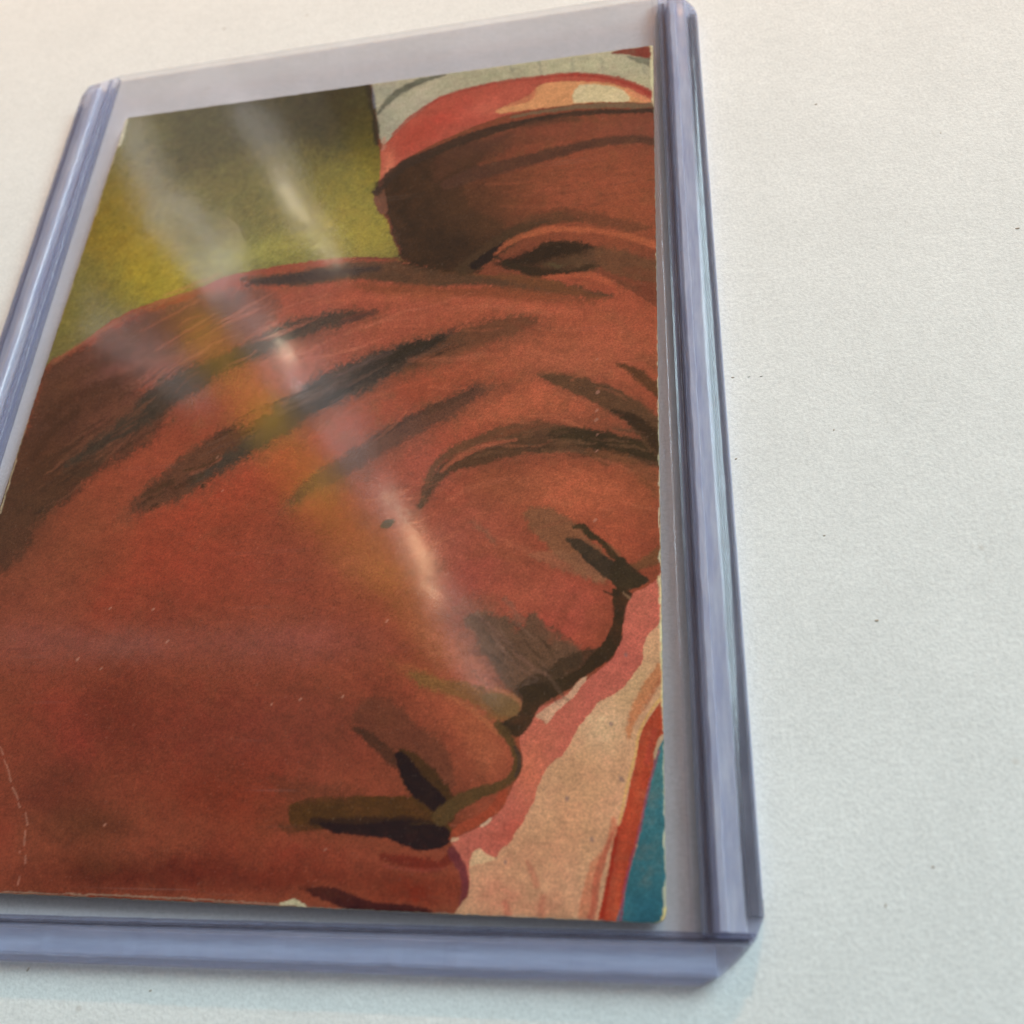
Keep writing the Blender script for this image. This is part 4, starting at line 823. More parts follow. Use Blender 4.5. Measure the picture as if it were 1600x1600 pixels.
('s',(0.133, 0.072, 0.045),0.6,[(22.14,-27.18),(21.16,-28.10),(21.52,-27.07)],(0.346,0.072),[0.15, 0.31, 0.1]),
('p',(0.269, 0.126, 0.033),0.75,[(11.60,-26.47),(14.33,-27.02),(17.01,-27.56),(19.64,-28.35),(20.79,-28.86),(20.84,-29.73),(20.02,-30.53),(18.73,-30.13),(16.84,-28.86),(14.42,-28.07),(12.22,-27.27)],(0.466,0.145)),
('p',(0.213, 0.125, 0.043),0.6,[(17.69,-28.34),(20.16,-28.35),(20.81,-29.12),(20.25,-30.03),(18.96,-29.73)],(0.357,0.107)),
('s',(0.596, 0.176, 0.065),0.6,[(14.97,-28.33),(17.16,-29.62),(19.05,-31.13),(19.58,-31.63)],(0.343,0.071),[0.08, 0.1, 0.13, 0.08]),
('s',(0.519, 0.19, 0.079),0.6,[(18.84,-27.83),(20.42,-28.51),(20.96,-29.12)],(0.276,0.072),[0.08, 0.15, 0.08]),
('p',(0.185, 0.049, 0.021),0.8,[(7.37,-29.52),(8.61,-28.68),(10.80,-29.00),(12.57,-30.65),(14.79,-32.15),(15.70,-33.86),(15.88,-36.02),(14.04,-35.09),(11.79,-33.16),(9.58,-32.18),(7.84,-31.07)],(0.512,0.143)),
('s',(0.093, 0.029, 0.011),0.9,[(7.75,-31.17),(9.02,-31.93),(10.18,-32.78),(11.31,-33.56),(12.15,-34.15)],(0.277,0.108),[0.26, 0.41, 0.41, 0.46, 0.26]),
('p',(0.072, 0.028, 0.004),0.95,[(11.61,-33.91),(11.47,-32.67),(12.81,-33.06),(14.48,-34.36),(15.86,-35.78),(16.31,-36.95),(16.01,-38.12),(14.36,-37.46),(13.18,-36.63),(12.13,-35.36)],(0.296,0.069)),
('p',(0.018, 0.004, 0.004),0.95,[(11.16,-33.17),(12.03,-33.06),(13.48,-34.62),(15.13,-36.03),(15.92,-37.05),(15.89,-37.89),(14.80,-37.82),(13.44,-36.77),(12.36,-35.60)],(0.196,0.069)),
('p',(0.1, 0.036, 0.004),0.96,[(3.06,-37.68),(3.26,-36.96),(4.37,-36.60),(7.50,-36.40),(11.61,-36.23),(13.16,-36.44),(14.76,-37.45),(15.93,-38.35),(15.92,-39.36),(13.40,-38.87),(8.86,-38.89),(5.76,-38.77),(3.69,-38.91)],(0.196,0.103)),
('p',(0.14, 0.037, 0.009),0.7,[(2.38,-38.66),(3.63,-38.53),(5.77,-38.86),(3.20,-39.11)],(0.249,0.105)),
('s',(0.032, 0.009, 0.004),0.8,[(5.16,-38.31),(7.77,-38.35),(10.81,-38.19),(12.82,-38.10),(14.84,-38.29)],(0.263,0.102),[0.24, 0.39, 0.34, 0.34, 0.24]),
('p',(0.021, 0.004, 0.004),0.97,[(5.69,-38.35),(8.80,-38.42),(11.81,-38.07),(14.32,-38.11),(15.59,-38.36),(16.14,-39.04),(15.85,-39.72),(14.76,-40.11),(13.28,-40.06),(11.47,-39.47),(8.89,-39.12),(6.83,-39.03)],(0.168,0.067)),
('s',(0.097, 0.044, 0.007),0.5,[(12.84,-38.24),(15.32,-38.18),(16.17,-38.81)],(0.194,0.067),[0.05, 0.07, 0.05]),
('s',(0.179, 0.041, 0.015),0.6,[(1.16,-35.02),(3.74,-35.97),(7.46,-36.16)],(0.827,0.143),[0.31, 0.56, 0.26]),
('s',(0.203, 0.014, 0.004),0.8,[(11.11,-40.67),(13.12,-40.97),(15.10,-41.09),(16.75,-40.51)],(0.380,0.098),[0.14, 0.33, 0.37, 0.19]),
('s',(0.405, 0.067, 0.04),0.5,[(11.18,-41.30),(13.68,-41.58),(16.09,-41.33)],(0.189,0.065),[0.07, 0.07, 0.05]),
('p',(0.184, 0.028, 0.041),0.7,[(15.99,-40.17),(16.84,-39.79),(17.40,-40.80),(17.79,-42.11),(17.77,-43.20),(17.39,-44.41),(17.07,-44.51),(17.27,-42.78),(16.88,-41.48)],(0.183,0.064)),
('p',(0.053, 0.004, 0.004),0.9,[(5.41,-43.18),(7.41,-43.03),(9.22,-43.50),(10.99,-43.87),(13.44,-43.96),(14.90,-44.16),(14.93,-44.50),(9.61,-44.58),(7.56,-44.08)],(0.162,0.065)),
('s',(0.096, 0.014, 0.004),0.6,[(4.89,-43.11),(6.94,-43.31),(8.50,-43.70)],(0.255,0.066),[0.09, 0.19, 0.12]),
('p',(0.454, 0.072, 0.026),0.9,[(20.03,-35.10),(20.19,-36.18),(19.58,-37.26),(18.04,-38.31),(16.63,-39.07),(16.01,-39.27),(16.57,-38.34),(18.22,-37.47),(19.38,-36.43),(19.67,-35.58)],(0.143,0.067)),
('s',(0.068, 0.042, 0.018),0.95,[(7.85,-13.05),(8.19,-12.94),(8.57,-12.71)],(0.205,0.043),[0.27, 0.4, 0.24]),
('s',(0.608, 0.171, 0.086),0.3,[(1.34,8.37),(5.18,9.57),(9.12,9.57)],(0.586,0.101),[0.11, 0.22, 0.11]),
('s',(0.605, 0.171, 0.086),0.3,[(11.64,10.49),(16.79,10.11),(21.85,8.68)],(0.567,0.098),[0.11, 0.21, 0.11]),
('s',(0.613, 0.172, 0.086),0.3,[(8.33,4.68),(12.17,4.35),(15.88,4.76)],(0.555,0.096),[0.1, 0.21, 0.1]),
('s',(0.688, 0.185, 0.091),0.3,[(15.66,-23.81),(16.85,-25.45),(18.52,-26.79)],(0.431,0.074),[0.08, 0.16, 0.08]),
('s',(0.666, 0.181, 0.089),0.3,[(18.30,-14.71),(21.13,-16.12),(23.86,-17.26)],(0.459,0.079),[0.08, 0.17, 0.08]),
('s',(0.657, 0.181, 0.089),0.3,[(13.47,-10.79),(15.69,-9.63),(18.53,-9.02)],(0.492,0.085),[0.09, 0.18, 0.09]),
('s',(0.277, 0.066, 0.028),0.35,[(18.15,8.29),(21.32,6.48),(24.36,6.19)],(0.640,0.095),[0.1, 0.24, 0.1]),
('s',(0.292, 0.069, 0.029),0.35,[(16.54,-5.11),(18.83,-4.06),(21.71,-3.45)],(0.593,0.088),[0.09, 0.22, 0.09]),
('s',(0.303, 0.071, 0.031),0.35,[(15.63,-16.40),(17.84,-16.18),(21.17,-17.17)],(0.539,0.080),[0.09, 0.2, 0.09]),
('s',(0.305, 0.072, 0.031),0.35,[(-10.17,-14.88),(-8.67,-13.01),(-5.62,-12.49)],(0.605,0.090),[0.1, 0.22, 0.1]),
('s',(0.312, 0.073, 0.031),0.35,[(23.04,-23.92),(24.00,-21.77),(25.00,-20.13)],(0.504,0.075),[0.08, 0.19, 0.08]),
('pc',(0.67, 0.164, 0.103),1.0,[(32.73,-17.83),(31.60,-18.81),(30.57,-19.61),(29.65,-19.97),(29.34,-20.79),(28.93,-21.33),(28.84,-22.68),(28.84,-23.48),(28.24,-25.05),(27.40,-26.08),(26.42,-26.85),(25.43,-27.61),(24.20,-28.37),(23.47,-28.87),(22.34,-29.42),(22.06,-30.13),(21.54,-30.63),(21.06,-31.12),(20.95,-31.86),(21.26,-33.08),(21.27,-34.28),(20.81,-35.00),(20.42,-35.85),(20.00,-36.98),(19.21,-37.64),(18.05,-38.49),(16.64,-39.16),(16.23,-39.53),(16.87,-40.24),(17.42,-41.11),(17.80,-42.33),(17.77,-43.20),(17.43,-44.91),(17.54,-47.40),(32.59,-46.71)],(0.098,0.068)),
('g',(0.704, 0.174, 0.106),0.6,(29.64,-21.88,0.3299,-0.0007,-0.0065,-0.3085,7.1)),
('g',(0.664, 0.163, 0.096),0.6,(23.81,-31.60,0.2584,0.2279,0.2191,-0.2539,6.6)),
('g',(0.844, 0.23, 0.104),0.6,(21.94,-34.03,0.6717,-0.0908,-0.0552,-0.3468,6.3)),
('g',(0.612, 0.131, 0.089),0.5,(28.14,-24.52,0.3862,0.3082,0.2524,-0.2897,5.7)),
('g',(0.576, 0.095, 0.054),0.7,(21.66,-38.22,0.2977,0.1985,0.4534,-0.7749,6.2)),
('pc',(0.778, 0.398, 0.21),1.0,[(32.64,-22.38),(31.64,-22.78),(30.84,-23.51),(30.43,-24.56),(30.42,-25.59),(29.73,-26.72),(29.04,-27.63),(27.92,-28.53),(26.94,-29.03),(26.32,-29.87),(25.51,-30.86),(24.95,-31.99),(24.34,-32.96),(23.40,-33.78),(22.71,-34.88),(22.42,-36.15),(21.98,-36.94),(21.55,-38.00),(21.01,-38.69),(20.76,-39.37),(20.12,-39.84),(19.63,-40.52),(18.80,-40.18),(18.31,-40.02),(17.85,-40.34),(17.66,-41.11),(17.83,-42.11),(17.77,-43.20),(17.37,-45.34),(28.29,-46.91),(32.68,-42.67)],(0.095,0.083)),
('g',(0.777, 0.481, 0.234),0.7,(29.63,-27.12,0.4402,-0.2471,-0.1721,-0.2838,6.6)),
('g',(0.857, 0.539, 0.293),0.8,(27.21,-30.86,0.3149,0.2670,0.3324,-0.3878,5.3)),
('g',(0.755, 0.384, 0.184),0.5,(25.34,-34.00,0.4159,0.0102,0.0048,-0.4231,5.3)),
('g',(0.741, 0.329, 0.167),0.6,(22.21,-40.00,0.3030,0.0138,0.0122,-0.4520,7.3)),
('g',(0.697, 0.234, 0.129),0.6,(20.03,-43.12,0.4272,0.0260,0.0205,-0.5840,5.1)),
('g',(0.715, 0.273, 0.144),0.6,(23.31,-43.85,0.4372,0.0173,0.0370,-0.9927,5.0)),
('g',(0.812, 0.392, 0.189),0.5,(25.43,-37.69,0.4256,0.0104,0.0078,-0.3693,6.0)),
('end',),
('p',(0.88, 0.559, 0.291),0.8,[(18.03,-40.21),(18.49,-39.92),(19.00,-40.36),(19.64,-40.61),(18.23,-41.00),(17.71,-41.10)],(0.092,0.048)),
('end',),
('s',(0.641, 0.189, 0.108),0.6,[(21.96,-40.67),(22.46,-41.40),(22.69,-42.26)],(0.243,0.063),[0.07, 0.18, 0.16]),
('s',(0.555, 0.134, 0.078),0.6,[(20.52,-43.53),(20.80,-44.36)],(0.239,0.062),[0.18, 0.27]),
('s',(0.622, 0.172, 0.096),0.5,[(23.27,-43.00),(23.10,-44.27)],(0.296,0.061),[0.18, 0.22]),
('s',(0.75, 0.294, 0.158),0.3,[(20.82,-40.48),(19.09,-43.15)],(0.367,0.063),[0.09, 0.11]),
('s',(0.683, 0.229, 0.086),0.85,[(31.79,-26.38),(30.99,-27.54),(30.21,-28.88),(29.53,-30.36),(29.24,-31.58)],(0.264,0.068),[0.39, 0.44, 0.39, 0.29, 0.1]),
('s',(0.461, 0.093, 0.034),0.5,[(31.88,-26.73),(31.18,-28.14),(30.40,-29.53)],(0.199,0.069),[0.1, 0.12, 0.07]),
('s',(0.862, 0.469, 0.141),0.8,[(31.85,-28.39),(30.68,-30.02),(30.00,-31.57),(29.81,-32.91),(29.33,-34.65),(28.96,-36.26),(28.60,-37.85)],(0.096,0.033),[0.08, 0.08, 0.08, 0.08, 0.08, 0.08, 0.08]),
('p',(0.743, 0.252, 0.123),0.9,[(28.13,-37.41),(28.50,-37.85),(28.33,-38.96),(27.56,-40.29),(27.13,-42.02),(26.72,-44.55),(25.82,-44.58),(26.09,-42.48),(26.65,-40.67),(27.55,-39.51)],(0.133,0.062)),
('p',(0.592, 0.113, 0.058),0.7,[(28.32,-38.08),(27.78,-39.85),(27.26,-41.81),(26.94,-44.54),(26.40,-44.56),(26.69,-42.88),(26.97,-40.96),(27.60,-39.51)],(0.132,0.092)),
('p',(0.531, 0.066, 0.023),0.98,[(32.28,-28.54),(31.85,-28.74),(30.97,-29.92),(30.19,-31.38),(29.90,-33.00),(29.43,-34.97),(29.06,-36.62),(28.60,-38.16),(28.15,-39.49),(27.89,-41.15),(27.54,-42.64),(27.21,-44.94),(28.93,-44.87),(28.93,-42.81),(29.51,-40.67),(30.07,-38.04),(30.63,-35.55),(31.31,-32.99),(32.24,-30.60)],(0.091,0.048)),
('s',(0.412, 0.019, 0.004),0.8,[(28.60,-38.16),(28.24,-39.84),(27.80,-42.00),(27.38,-44.52)],(0.178,0.062),[0.07, 0.13, 0.13, 0.13]),
('s',(0.672, 0.101, 0.035),0.5,[(30.66,-32.05),(30.08,-34.41),(29.61,-36.70),(29.06,-38.94),(28.61,-41.55),(28.36,-44.07)],(0.305,0.095),[0.11, 0.18, 0.18, 0.18, 0.14, 0.14]),
('s',(0.582, 0.064, 0.038),0.5,[(31.24,-31.09),(30.65,-33.47)],(0.256,0.066),[0.14, 0.19]),
('pc',(0.044, 0.177, 0.203),1,[(32.48,-30.50),(31.90,-31.37),(31.31,-32.99),(30.73,-35.23),(30.25,-37.37),(29.88,-39.36),(29.33,-41.10),(28.97,-42.80),(28.71,-44.88),(32.63,-45.12)],(0.090,0.031)),
('g',(0.106, 0.297, 0.28),0.7,(31.49,-33.93,1.5355,-0.0213,0.0061,-0.5376,4.1)),
('g',(0.021, 0.132, 0.177),0.7,(30.48,-43.58,0.5688,-0.0046,0.0226,-0.6071,3.9)),
('g',(0.057, 0.211, 0.231),0.5,(31.43,-38.45,1.1059,-0.0153,0.0134,-0.5693,3.9)),
('end',),
('s',(0.379, 0.058, 0.107),0.75,[(31.51,-32.61),(30.92,-34.63),(30.44,-36.60),(30.06,-38.26),(29.70,-39.58),(29.24,-41.19),(28.89,-42.89),(28.71,-44.67)],(0.109,0.031),[0.08, 0.08, 0.08, 0.08, 0.08, 0.08, 0.08, 0.08]),
('s',(0.667, 0.48, 0.277),0.8,[(31.80,-31.47),(31.42,-32.28),(31.22,-33.09)],(0.128,0.033),[0.14, 0.12, 0.07]),
('p',(0.053, 0.03, 0.01),0.98,[(28.72,-16.73),(29.39,-17.44),(30.57,-18.72),(30.16,-19.43),(29.39,-19.69),(28.88,-19.95),(28.36,-19.55),(27.84,-18.81),(27.83,-17.68)],(0.161,0.094)),
('p',(0.05, 0.024, 0.006),0.97,[(28.00,-19.54),(29.24,-19.80),(29.44,-20.24),(29.04,-21.33),(28.84,-22.68),(28.74,-24.01),(28.04,-25.15),(27.15,-26.08),(26.41,-26.48),(25.42,-27.20),(24.19,-28.11),(22.72,-29.02),(22.24,-29.52),(21.79,-30.63),(20.93,-31.62),(19.55,-31.13),(19.28,-30.73),(20.01,-30.33),(20.84,-29.73),(21.09,-28.61),(20.74,-27.84),(22.15,-27.49),(23.66,-27.08),(25.40,-26.32),(26.64,-24.92),(27.38,-23.99),(27.97,-22.66),(28.12,-21.31)],(0.154,0.090)),
('s',(0.126, 0.061, 0.015),0.95,[(19.17,-30.73),(19.82,-31.38),(20.36,-32.11),(20.81,-33.08),(20.86,-34.05),(20.41,-34.86),(19.32,-35.49),(17.87,-35.99),(16.44,-36.72),(15.28,-37.67)],(0.231,0.068),[0.24, 0.34, 0.29, 0.27, 0.34, 0.29, 0.34, 0.44, 0.54, 0.68]),
('s',(0.072, 0.039, 0.022),0.8,[(20.67,-32.36),(21.01,-33.08),(21.06,-34.04),(20.79,-34.62)],(0.132,0.068),[0.1, 0.15, 0.15, 0.1]),
('p',(0.797, 0.454, 0.27),0.85,[(22.16,-30.08),(22.64,-29.62),(23.62,-28.87),(24.45,-28.37),(25.77,-26.99),(26.07,-27.00),(25.44,-28.01),(24.47,-29.02),(23.75,-29.73),(23.08,-30.57),(22.77,-30.32)],(0.100,0.088)),
('s',(0.346, 0.155, 0.091),0.5,[(23.72,-28.87),(24.21,-28.62)],(0.204,0.070),[0.13, 0.1]),
('s',(0.88, 0.548, 0.335),0.9,[(18.38,-38.30),(18.85,-38.01),(19.12,-37.73)],(0.096,0.066),[0.07, 0.14, 0.07]),
('s',(0.849, 0.491, 0.282),0.9,[(16.31,-39.35),(16.69,-39.25)],(0.095,0.066),[0.14, 0.07]),
('s',(0.45, 0.229, 0.117),0.6,[(28.88,-19.95),(29.39,-20.52)],(0.108,0.074),[0.05, 0.05]),
('s',(0.281, 0.17, 0.145),0.75,[(27.94,-30.56),(27.99,-30.66)],(0.164,0.034),[0.12, 0.12]),
('s',(0.292, 0.175, 0.149),0.75,[(24.77,-36.11),(24.82,-36.20)],(0.158,0.033),[0.12, 0.12]),
('s',(0.292, 0.174, 0.149),0.75,[(28.77,-34.66),(28.82,-34.75)],(0.158,0.033),[0.14, 0.14]),
('s',(0.296, 0.175, 0.148),0.75,[(26.62,-39.00),(26.67,-39.09)],(0.153,0.032),[0.11, 0.11]),
('s',(0.283, 0.172, 0.148),0.75,[(29.04,-25.06),(29.09,-25.16)],(0.172,0.036),[0.08, 0.08]),
('s',(0.301, 0.177, 0.15),0.75,[(20.36,-40.72),(20.41,-40.80)],(0.154,0.032),[0.07, 0.07]),
('pc',(0.243, 0.062, 0.026),1.0,[(-0.76,45.35),(-0.11,42.05),(0.67,38.82),(1.48,34.68),(2.24,32.60),(2.65,29.21),(2.33,27.67),(2.24,26.02),(2.85,24.49),(3.96,22.91),(4.70,20.79),(5.62,18.69),(6.48,17.15),(8.46,16.33),(15.24,14.24),(21.04,13.58),(24.18,13.22),(27.90,12.18),(33.88,10.45),(34.70,46.88),(-1.44,52.12)],(0.200,0.084)),
('g',(0.363, 0.089, 0.038),0.9,(23.92,23.87,0.1390,0.0034,-0.0203,-0.1435,16.0)),
('g',(0.418, 0.103, 0.04),0.8,(29.11,20.59,0.2641,0.0002,-0.0267,-0.1986,11.1)),
('g',(0.371, 0.094, 0.038),0.6,(27.80,26.83,0.1915,0.0013,-0.0565,-0.3744,11.6)),
('g',(0.271, 0.063, 0.023),0.5,(21.41,20.78,0.1918,0.0070,-0.0649,-0.4902,11.6)),
('g',(0.21, 0.062, 0.022),0.6,(17.24,24.82,0.2413,0.0770,0.0893,-0.2580,8.7)),
('g',(0.281, 0.075, 0.035),0.7,(23.71,32.51,0.1346,0.0117,-0.0253,-0.5864,16.4)),
('g',(0.255, 0.07, 0.039),0.5,(30.42,31.87,0.3784,-0.0019,-0.0594,-0.3592,6.1)),
('end',),
('p',(0.045, 0.021, 0.006),0.95,[(2.18,27.69),(3.68,29.71),(5.90,31.27),(9.05,32.31),(12.59,32.70),(14.75,31.98),(12.85,29.09),(11.65,26.51),(12.91,23.65),(15.42,21.57),(17.54,19.41),(16.68,17.18),(14.81,15.75),(13.91,14.63),(9.88,15.50),(6.78,16.86),(5.55,19.39),(4.35,22.59)],(0.785,0.220)),
('p',(0.118, 0.041, 0.017),0.7,[(9.07,32.02),(13.97,33.15),(16.76,33.65),(16.22,30.90),(11.45,29.11),(8.74,27.85)],(0.984,0.230)),
('g',(0.097, 0.039, 0.014),0.8,(13.19,24.50,0.2087,0.0153,-0.0261,-0.1875,11.9)),
('g',(0.124, 0.048, 0.018),0.6,(16.15,20.61,0.3007,0.0183,-0.0507,-0.3898,7.4)),
('g',(0.039, 0.018, 0.006),0.6,(10.93,18.72,0.3712,0.0319,-0.0487,-0.3936,6.0)),
('g',(0.124, 0.045, 0.023),0.7,(14.04,32.18,0.2025,0.0496,0.1003,-0.5550,10.6)),
('p',(0.221, 0.083, 0.044),0.85,[(2.20,27.50),(2.87,27.96),(3.29,26.79),(3.85,24.44),(3.50,23.86),(2.66,24.87),(2.14,26.22)],(0.245,0.057)),
('pc',(0.501, 0.454, 0.303),1.0,[(-0.44,45.29),(0.13,42.01),(0.78,39.21),(1.45,36.17),(2.26,34.35),(3.05,35.21),(4.87,37.60),(8.33,40.34),(12.68,41.41),(19.21,41.64),(23.50,41.35),(27.71,39.86),(32.46,36.25),(34.43,34.95),(34.72,47.94),(-1.44,52.12)],(0.260,0.091)),
('g',(0.384, 0.368, 0.268),0.8,(2.64,37.47,0.5550,0.0637,-0.0557,-0.3315,6.8)),
('g',(0.379, 0.365, 0.276),0.8,(1.65,42.79,0.5419,0.0630,-0.0860,-0.4758,4.8)),
('g',(0.527, 0.475, 0.352),0.6,(5.37,40.05,0.2478,0.1212,0.2875,-0.4322,8.0)),
('g',(0.436, 0.414, 0.261),0.6,(13.29,43.26,0.1691,0.0114,-0.0899,-0.4797,13.4)),
('g',(0.571, 0.548, 0.337),0.7,(23.46,42.89,0.1563,0.0038,-0.1164,-0.6079,14.4)),
('g',(0.61, 0.552, 0.316),0.6,(30.46,38.56,0.4901,-0.0025,-0.1165,-0.6353,4.6)),
('end',),
('s',(0.133, 0.132, 0.09),0.9,[(0.93,39.18),(1.74,40.68),(2.87,42.15),(4.66,43.29),(6.35,43.82),(8.36,44.29)],(0.364,0.126),[0.22, 0.4, 0.49, 0.49, 0.4, 0.18]),
('s',(0.04, 0.027, 0.01),0.9,[(-0.89,44.52),(-0.19,42.07),(0.45,39.36),(1.08,36.73),(1.50,34.48)],(0.301,0.094),[0.31, 0.31, 0.27, 0.36, 0.22]),
('s',(0.186, 0.187, 0.256),0.6,[(-0.15,43.64),(0.48,40.39)],(0.184,0.127),[0.11, 0.11]),
('s',(0.321, 0.317, 0.227),0.55,[(15.91,45.18),(16.25,43.02)],(0.357,0.093),[0.18, 0.13]),
('s',(0.321, 0.316, 0.225),0.55,[(19.23,44.53),(19.54,42.40)],(0.352,0.091),[0.17, 0.13]),
('s',(0.319, 0.317, 0.226),0.55,[(23.01,43.80),(23.28,41.70)],(0.347,0.090),[0.17, 0.13]),
('s',(0.317, 0.314, 0.224),0.55,[(26.29,43.17),(26.52,41.08)],(0.343,0.089),[0.17, 0.13]),
('s',(0.325, 0.323, 0.229),0.55,[(30.82,42.29),(31.01,40.24)],(0.336,0.087),[0.17, 0.12]),
('p',(0.248, 0.048, 0.028),0.95,[(27.34,43.99),(28.74,44.34),(31.74,44.36),(33.27,44.68),(33.22,42.03),(31.51,42.16),(29.44,43.38)],(0.211,0.118)),
('p',(0.207, 0.202, 0.136),0.9,[(29.09,43.24),(30.82,42.49),(32.54,42.16),(32.79,40.50),(31.16,41.31),(29.79,42.29)],(0.250,0.117)),
('pc',(0.493, 0.099, 0.058),1.0,[(2.07,33.41),(3.20,35.19),(4.88,37.49),(7.61,40.06),(10.49,41.08),(14.14,41.55),(19.93,41.61),(23.14,41.52),(27.02,40.19),(29.78,38.68),(32.06,36.32),(33.11,35.18),(33.09,34.04),(31.78,34.93),(29.77,35.96),(24.99,36.80),(20.82,36.74),(16.60,36.49),(12.40,35.24),(8.92,33.77),(5.47,31.91),(3.51,29.93),(2.55,27.64),(2.35,30.48)],(0.167,0.070)),
('g',(0.744, 0.226, 0.122),0.9,(3.02,30.38,1.1028,-0.0214,-0.1315,-0.3557,6.1)),
('g',(0.55, 0.079, 0.046),0.7,(9.33,37.34,0.2620,0.1060,0.2111,-0.4297,7.8)),
('g',(0.471, 0.064, 0.033),0.6,(5.91,34.75,0.3028,0.1748,0.3228,-0.3784,6.4)),
('g',(0.668, 0.162, 0.098),0.6,(13.66,37.79,0.3486,0.0665,0.0492,-0.6948,6.2)),
('g',(0.531, 0.117, 0.068),0.6,(17.04,39.00,0.6343,0.0332,-0.1270,-0.7127,3.6)),
('end',),
('p',(0.759, 0.367, 0.154),0.9,[(18.94,39.66),(19.98,40.48),(23.53,40.23),(27.72,38.86),(30.45,37.00),(31.78,35.41),(29.77,35.96),(24.99,36.70),(20.12,36.77),(15.87,36.82),(14.78,37.20),(16.52,38.09),(18.27,38.78)],(0.250,0.116)),
('p',(0.749, 0.645, 0.376),0.9,[(23.89,39.56),(27.03,38.79),(28.55,37.92),(29.43,36.40),(28.76,36.13),(24.99,36.80),(23.61,36.85),(23.31,37.49)],(0.205,0.115)),
('s',(0.8, 0.304, 0.145),0.8,[(28.96,37.85),(30.45,36.61),(31.65,35.43)],(0.218,0.113),[0.16, 0.28, 0.16]),
('p',(0.531, 0.117, 0.068),0.6,[(15.65,40.76),(18.54,40.54),(18.98,38.65),(17.60,37.90),(15.46,37.78),(15.00,39.36)],(0.341,0.179)),
('s',(0.388, 0.047, 0.027),0.85,[(3.16,35.59),(4.84,37.90),(7.60,40.17),(10.49,41.19),(14.86,41.73),(19.93,41.71),(23.50,41.35),(27.71,39.86),(30.46,37.97),(32.19,36.11)],(0.230,0.089),[0.13, 0.21, 0.21, 0.21, 0.21, 0.26, 0.3, 0.34, 0.34, 0.3]),
('s',(0.542, 0.247, 0.167),0.6,[(2.35,33.56),(2.29,35.33)],(0.233,0.121),[0.26, 0.17]),
('s',(0.05, 0.025, 0.012),0.94,[(2.39,27.10),(3.57,29.35),(5.57,30.94),(9.03,32.50),(13.21,33.95),(16.70,34.72),(20.88,35.18),(25.71,35.12),(32.69,34.11)],(0.333,0.115),[0.41, 0.66, 0.66, 0.62, 0.58, 0.49, 0.41, 0.33, 0.29]),
('s',(0.203, 0.131, 0.069),0.9,[(16.64,35.90),(20.84,36.25),(25.69,36.09),(32.71,34.87)],(0.276,0.115),[0.12, 0.25, 0.33, 0.33]),
('s',(0.115, 0.044, 0.019),0.7,[(18.12,34.39),(22.29,34.55),(24.01,34.26)],(0.551,0.114),[0.41, 0.41, 0.16]),
('s',(0.106, 0.041, 0.02),0.9,[(10.21,27.09),(12.92,28.15),(15.32,28.53),(20.41,29.59),(23.77,30.27),(27.11,30.56),(30.42,30.31),(32.63,29.50)],(0.426,0.110),[0.79, 0.95, 0.95, 0.79, 0.63, 0.55, 0.51, 0.47]),
('s',(0.179, 0.055, 0.023),0.5,[(16.13,32.32),(19.61,32.24),(22.37,31.79)],(0.874,0.113),[0.32, 0.49, 0.24]),
('s',(0.084, 0.04, 0.015),0.92,[(12.89,15.16),(14.57,16.44),(15.99,17.76),(17.18,18.79),(19.53,20.34),(21.99,20.87),(24.40,20.21)],(0.601,0.156),[0.82, 0.96, 0.96, 0.96, 0.82, 0.59, 0.22]),
('s',(0.018, 0.007, 0.004),0.9,[(13.98,15.52),(15.41,16.67),(16.96,17.97)],(0.399,0.103),[0.44, 0.59, 0.3]),
('s',(0.172, 0.058, 0.023),0.75,[(18.11,21.04),(22.04,21.20),(25.29,20.43),(29.11,18.76),(30.97,18.19)],(0.792,0.154),[0.37, 0.59, 0.59, 0.51, 0.18]),
('s',(0.551, 0.137, 0.054),0.75,[(16.05,16.84),(17.60,18.31),(20.81,19.33),(24.69,18.83),(28.49,17.69),(32.42,15.67)],(0.392,0.102),[0.11, 0.25, 0.33, 0.29, 0.29, 0.36]),
('p',(0.056, 0.029, 0.011),0.85,[(16.79,15.36),(18.70,15.95),(19.94,16.95),(21.59,17.65),(24.40,17.38),(27.13,15.43),(27.27,14.13),(24.49,13.66),(22.31,13.28),(20.09,13.61),(17.80,14.59)],(0.430,0.201)),
('g',(0.154, 0.077, 0.033),0.6,(24.46,14.78,0.4592,-0.0405,-0.2627,-0.8874,4.9)),
('s',(0.032, 0.015, 0.004),0.9,[(16.33,15.41),(18.07,15.53),(19.98,16.12),(22.20,16.67),(25.05,16.32),(27.26,15.25)],(0.681,0.202),[0.14, 0.58, 0.94, 0.79, 0.58, 0.22]),
('s',(0.039, 0.019, 0.005),0.8,[(17.79,14.92),(20.39,13.97),(22.93,13.45),(25.72,14.16)],(0.480,0.199),[0.28, 0.43, 0.36, 0.18]),
('s',(0.179, 0.074, 0.034),0.6,[(25.70,15.60),(28.50,14.63),(32.38,13.07)],(0.941,0.195),[0.56, 0.84, 0.98]),
('g',(0.13, 0.094, 0.037),0.6,(22.14,14.65,1.1305,0.0385,-0.2906,-2.4930,2.0)),
('p',(0.188, 0.074, 0.03),0.85,[(25.99,16.45),(29.72,14.96),(32.75,13.50),(32.71,11.34),(29.42,12.32),(26.97,13.54)],(0.415,0.145)),
('s',(0.043, 0.022, 0.007),0.7,[(16.08,16.43),(17.78,15.00),(19.75,14.05)],(0.392,0.102),[0.11, 0.29, 0.22]),
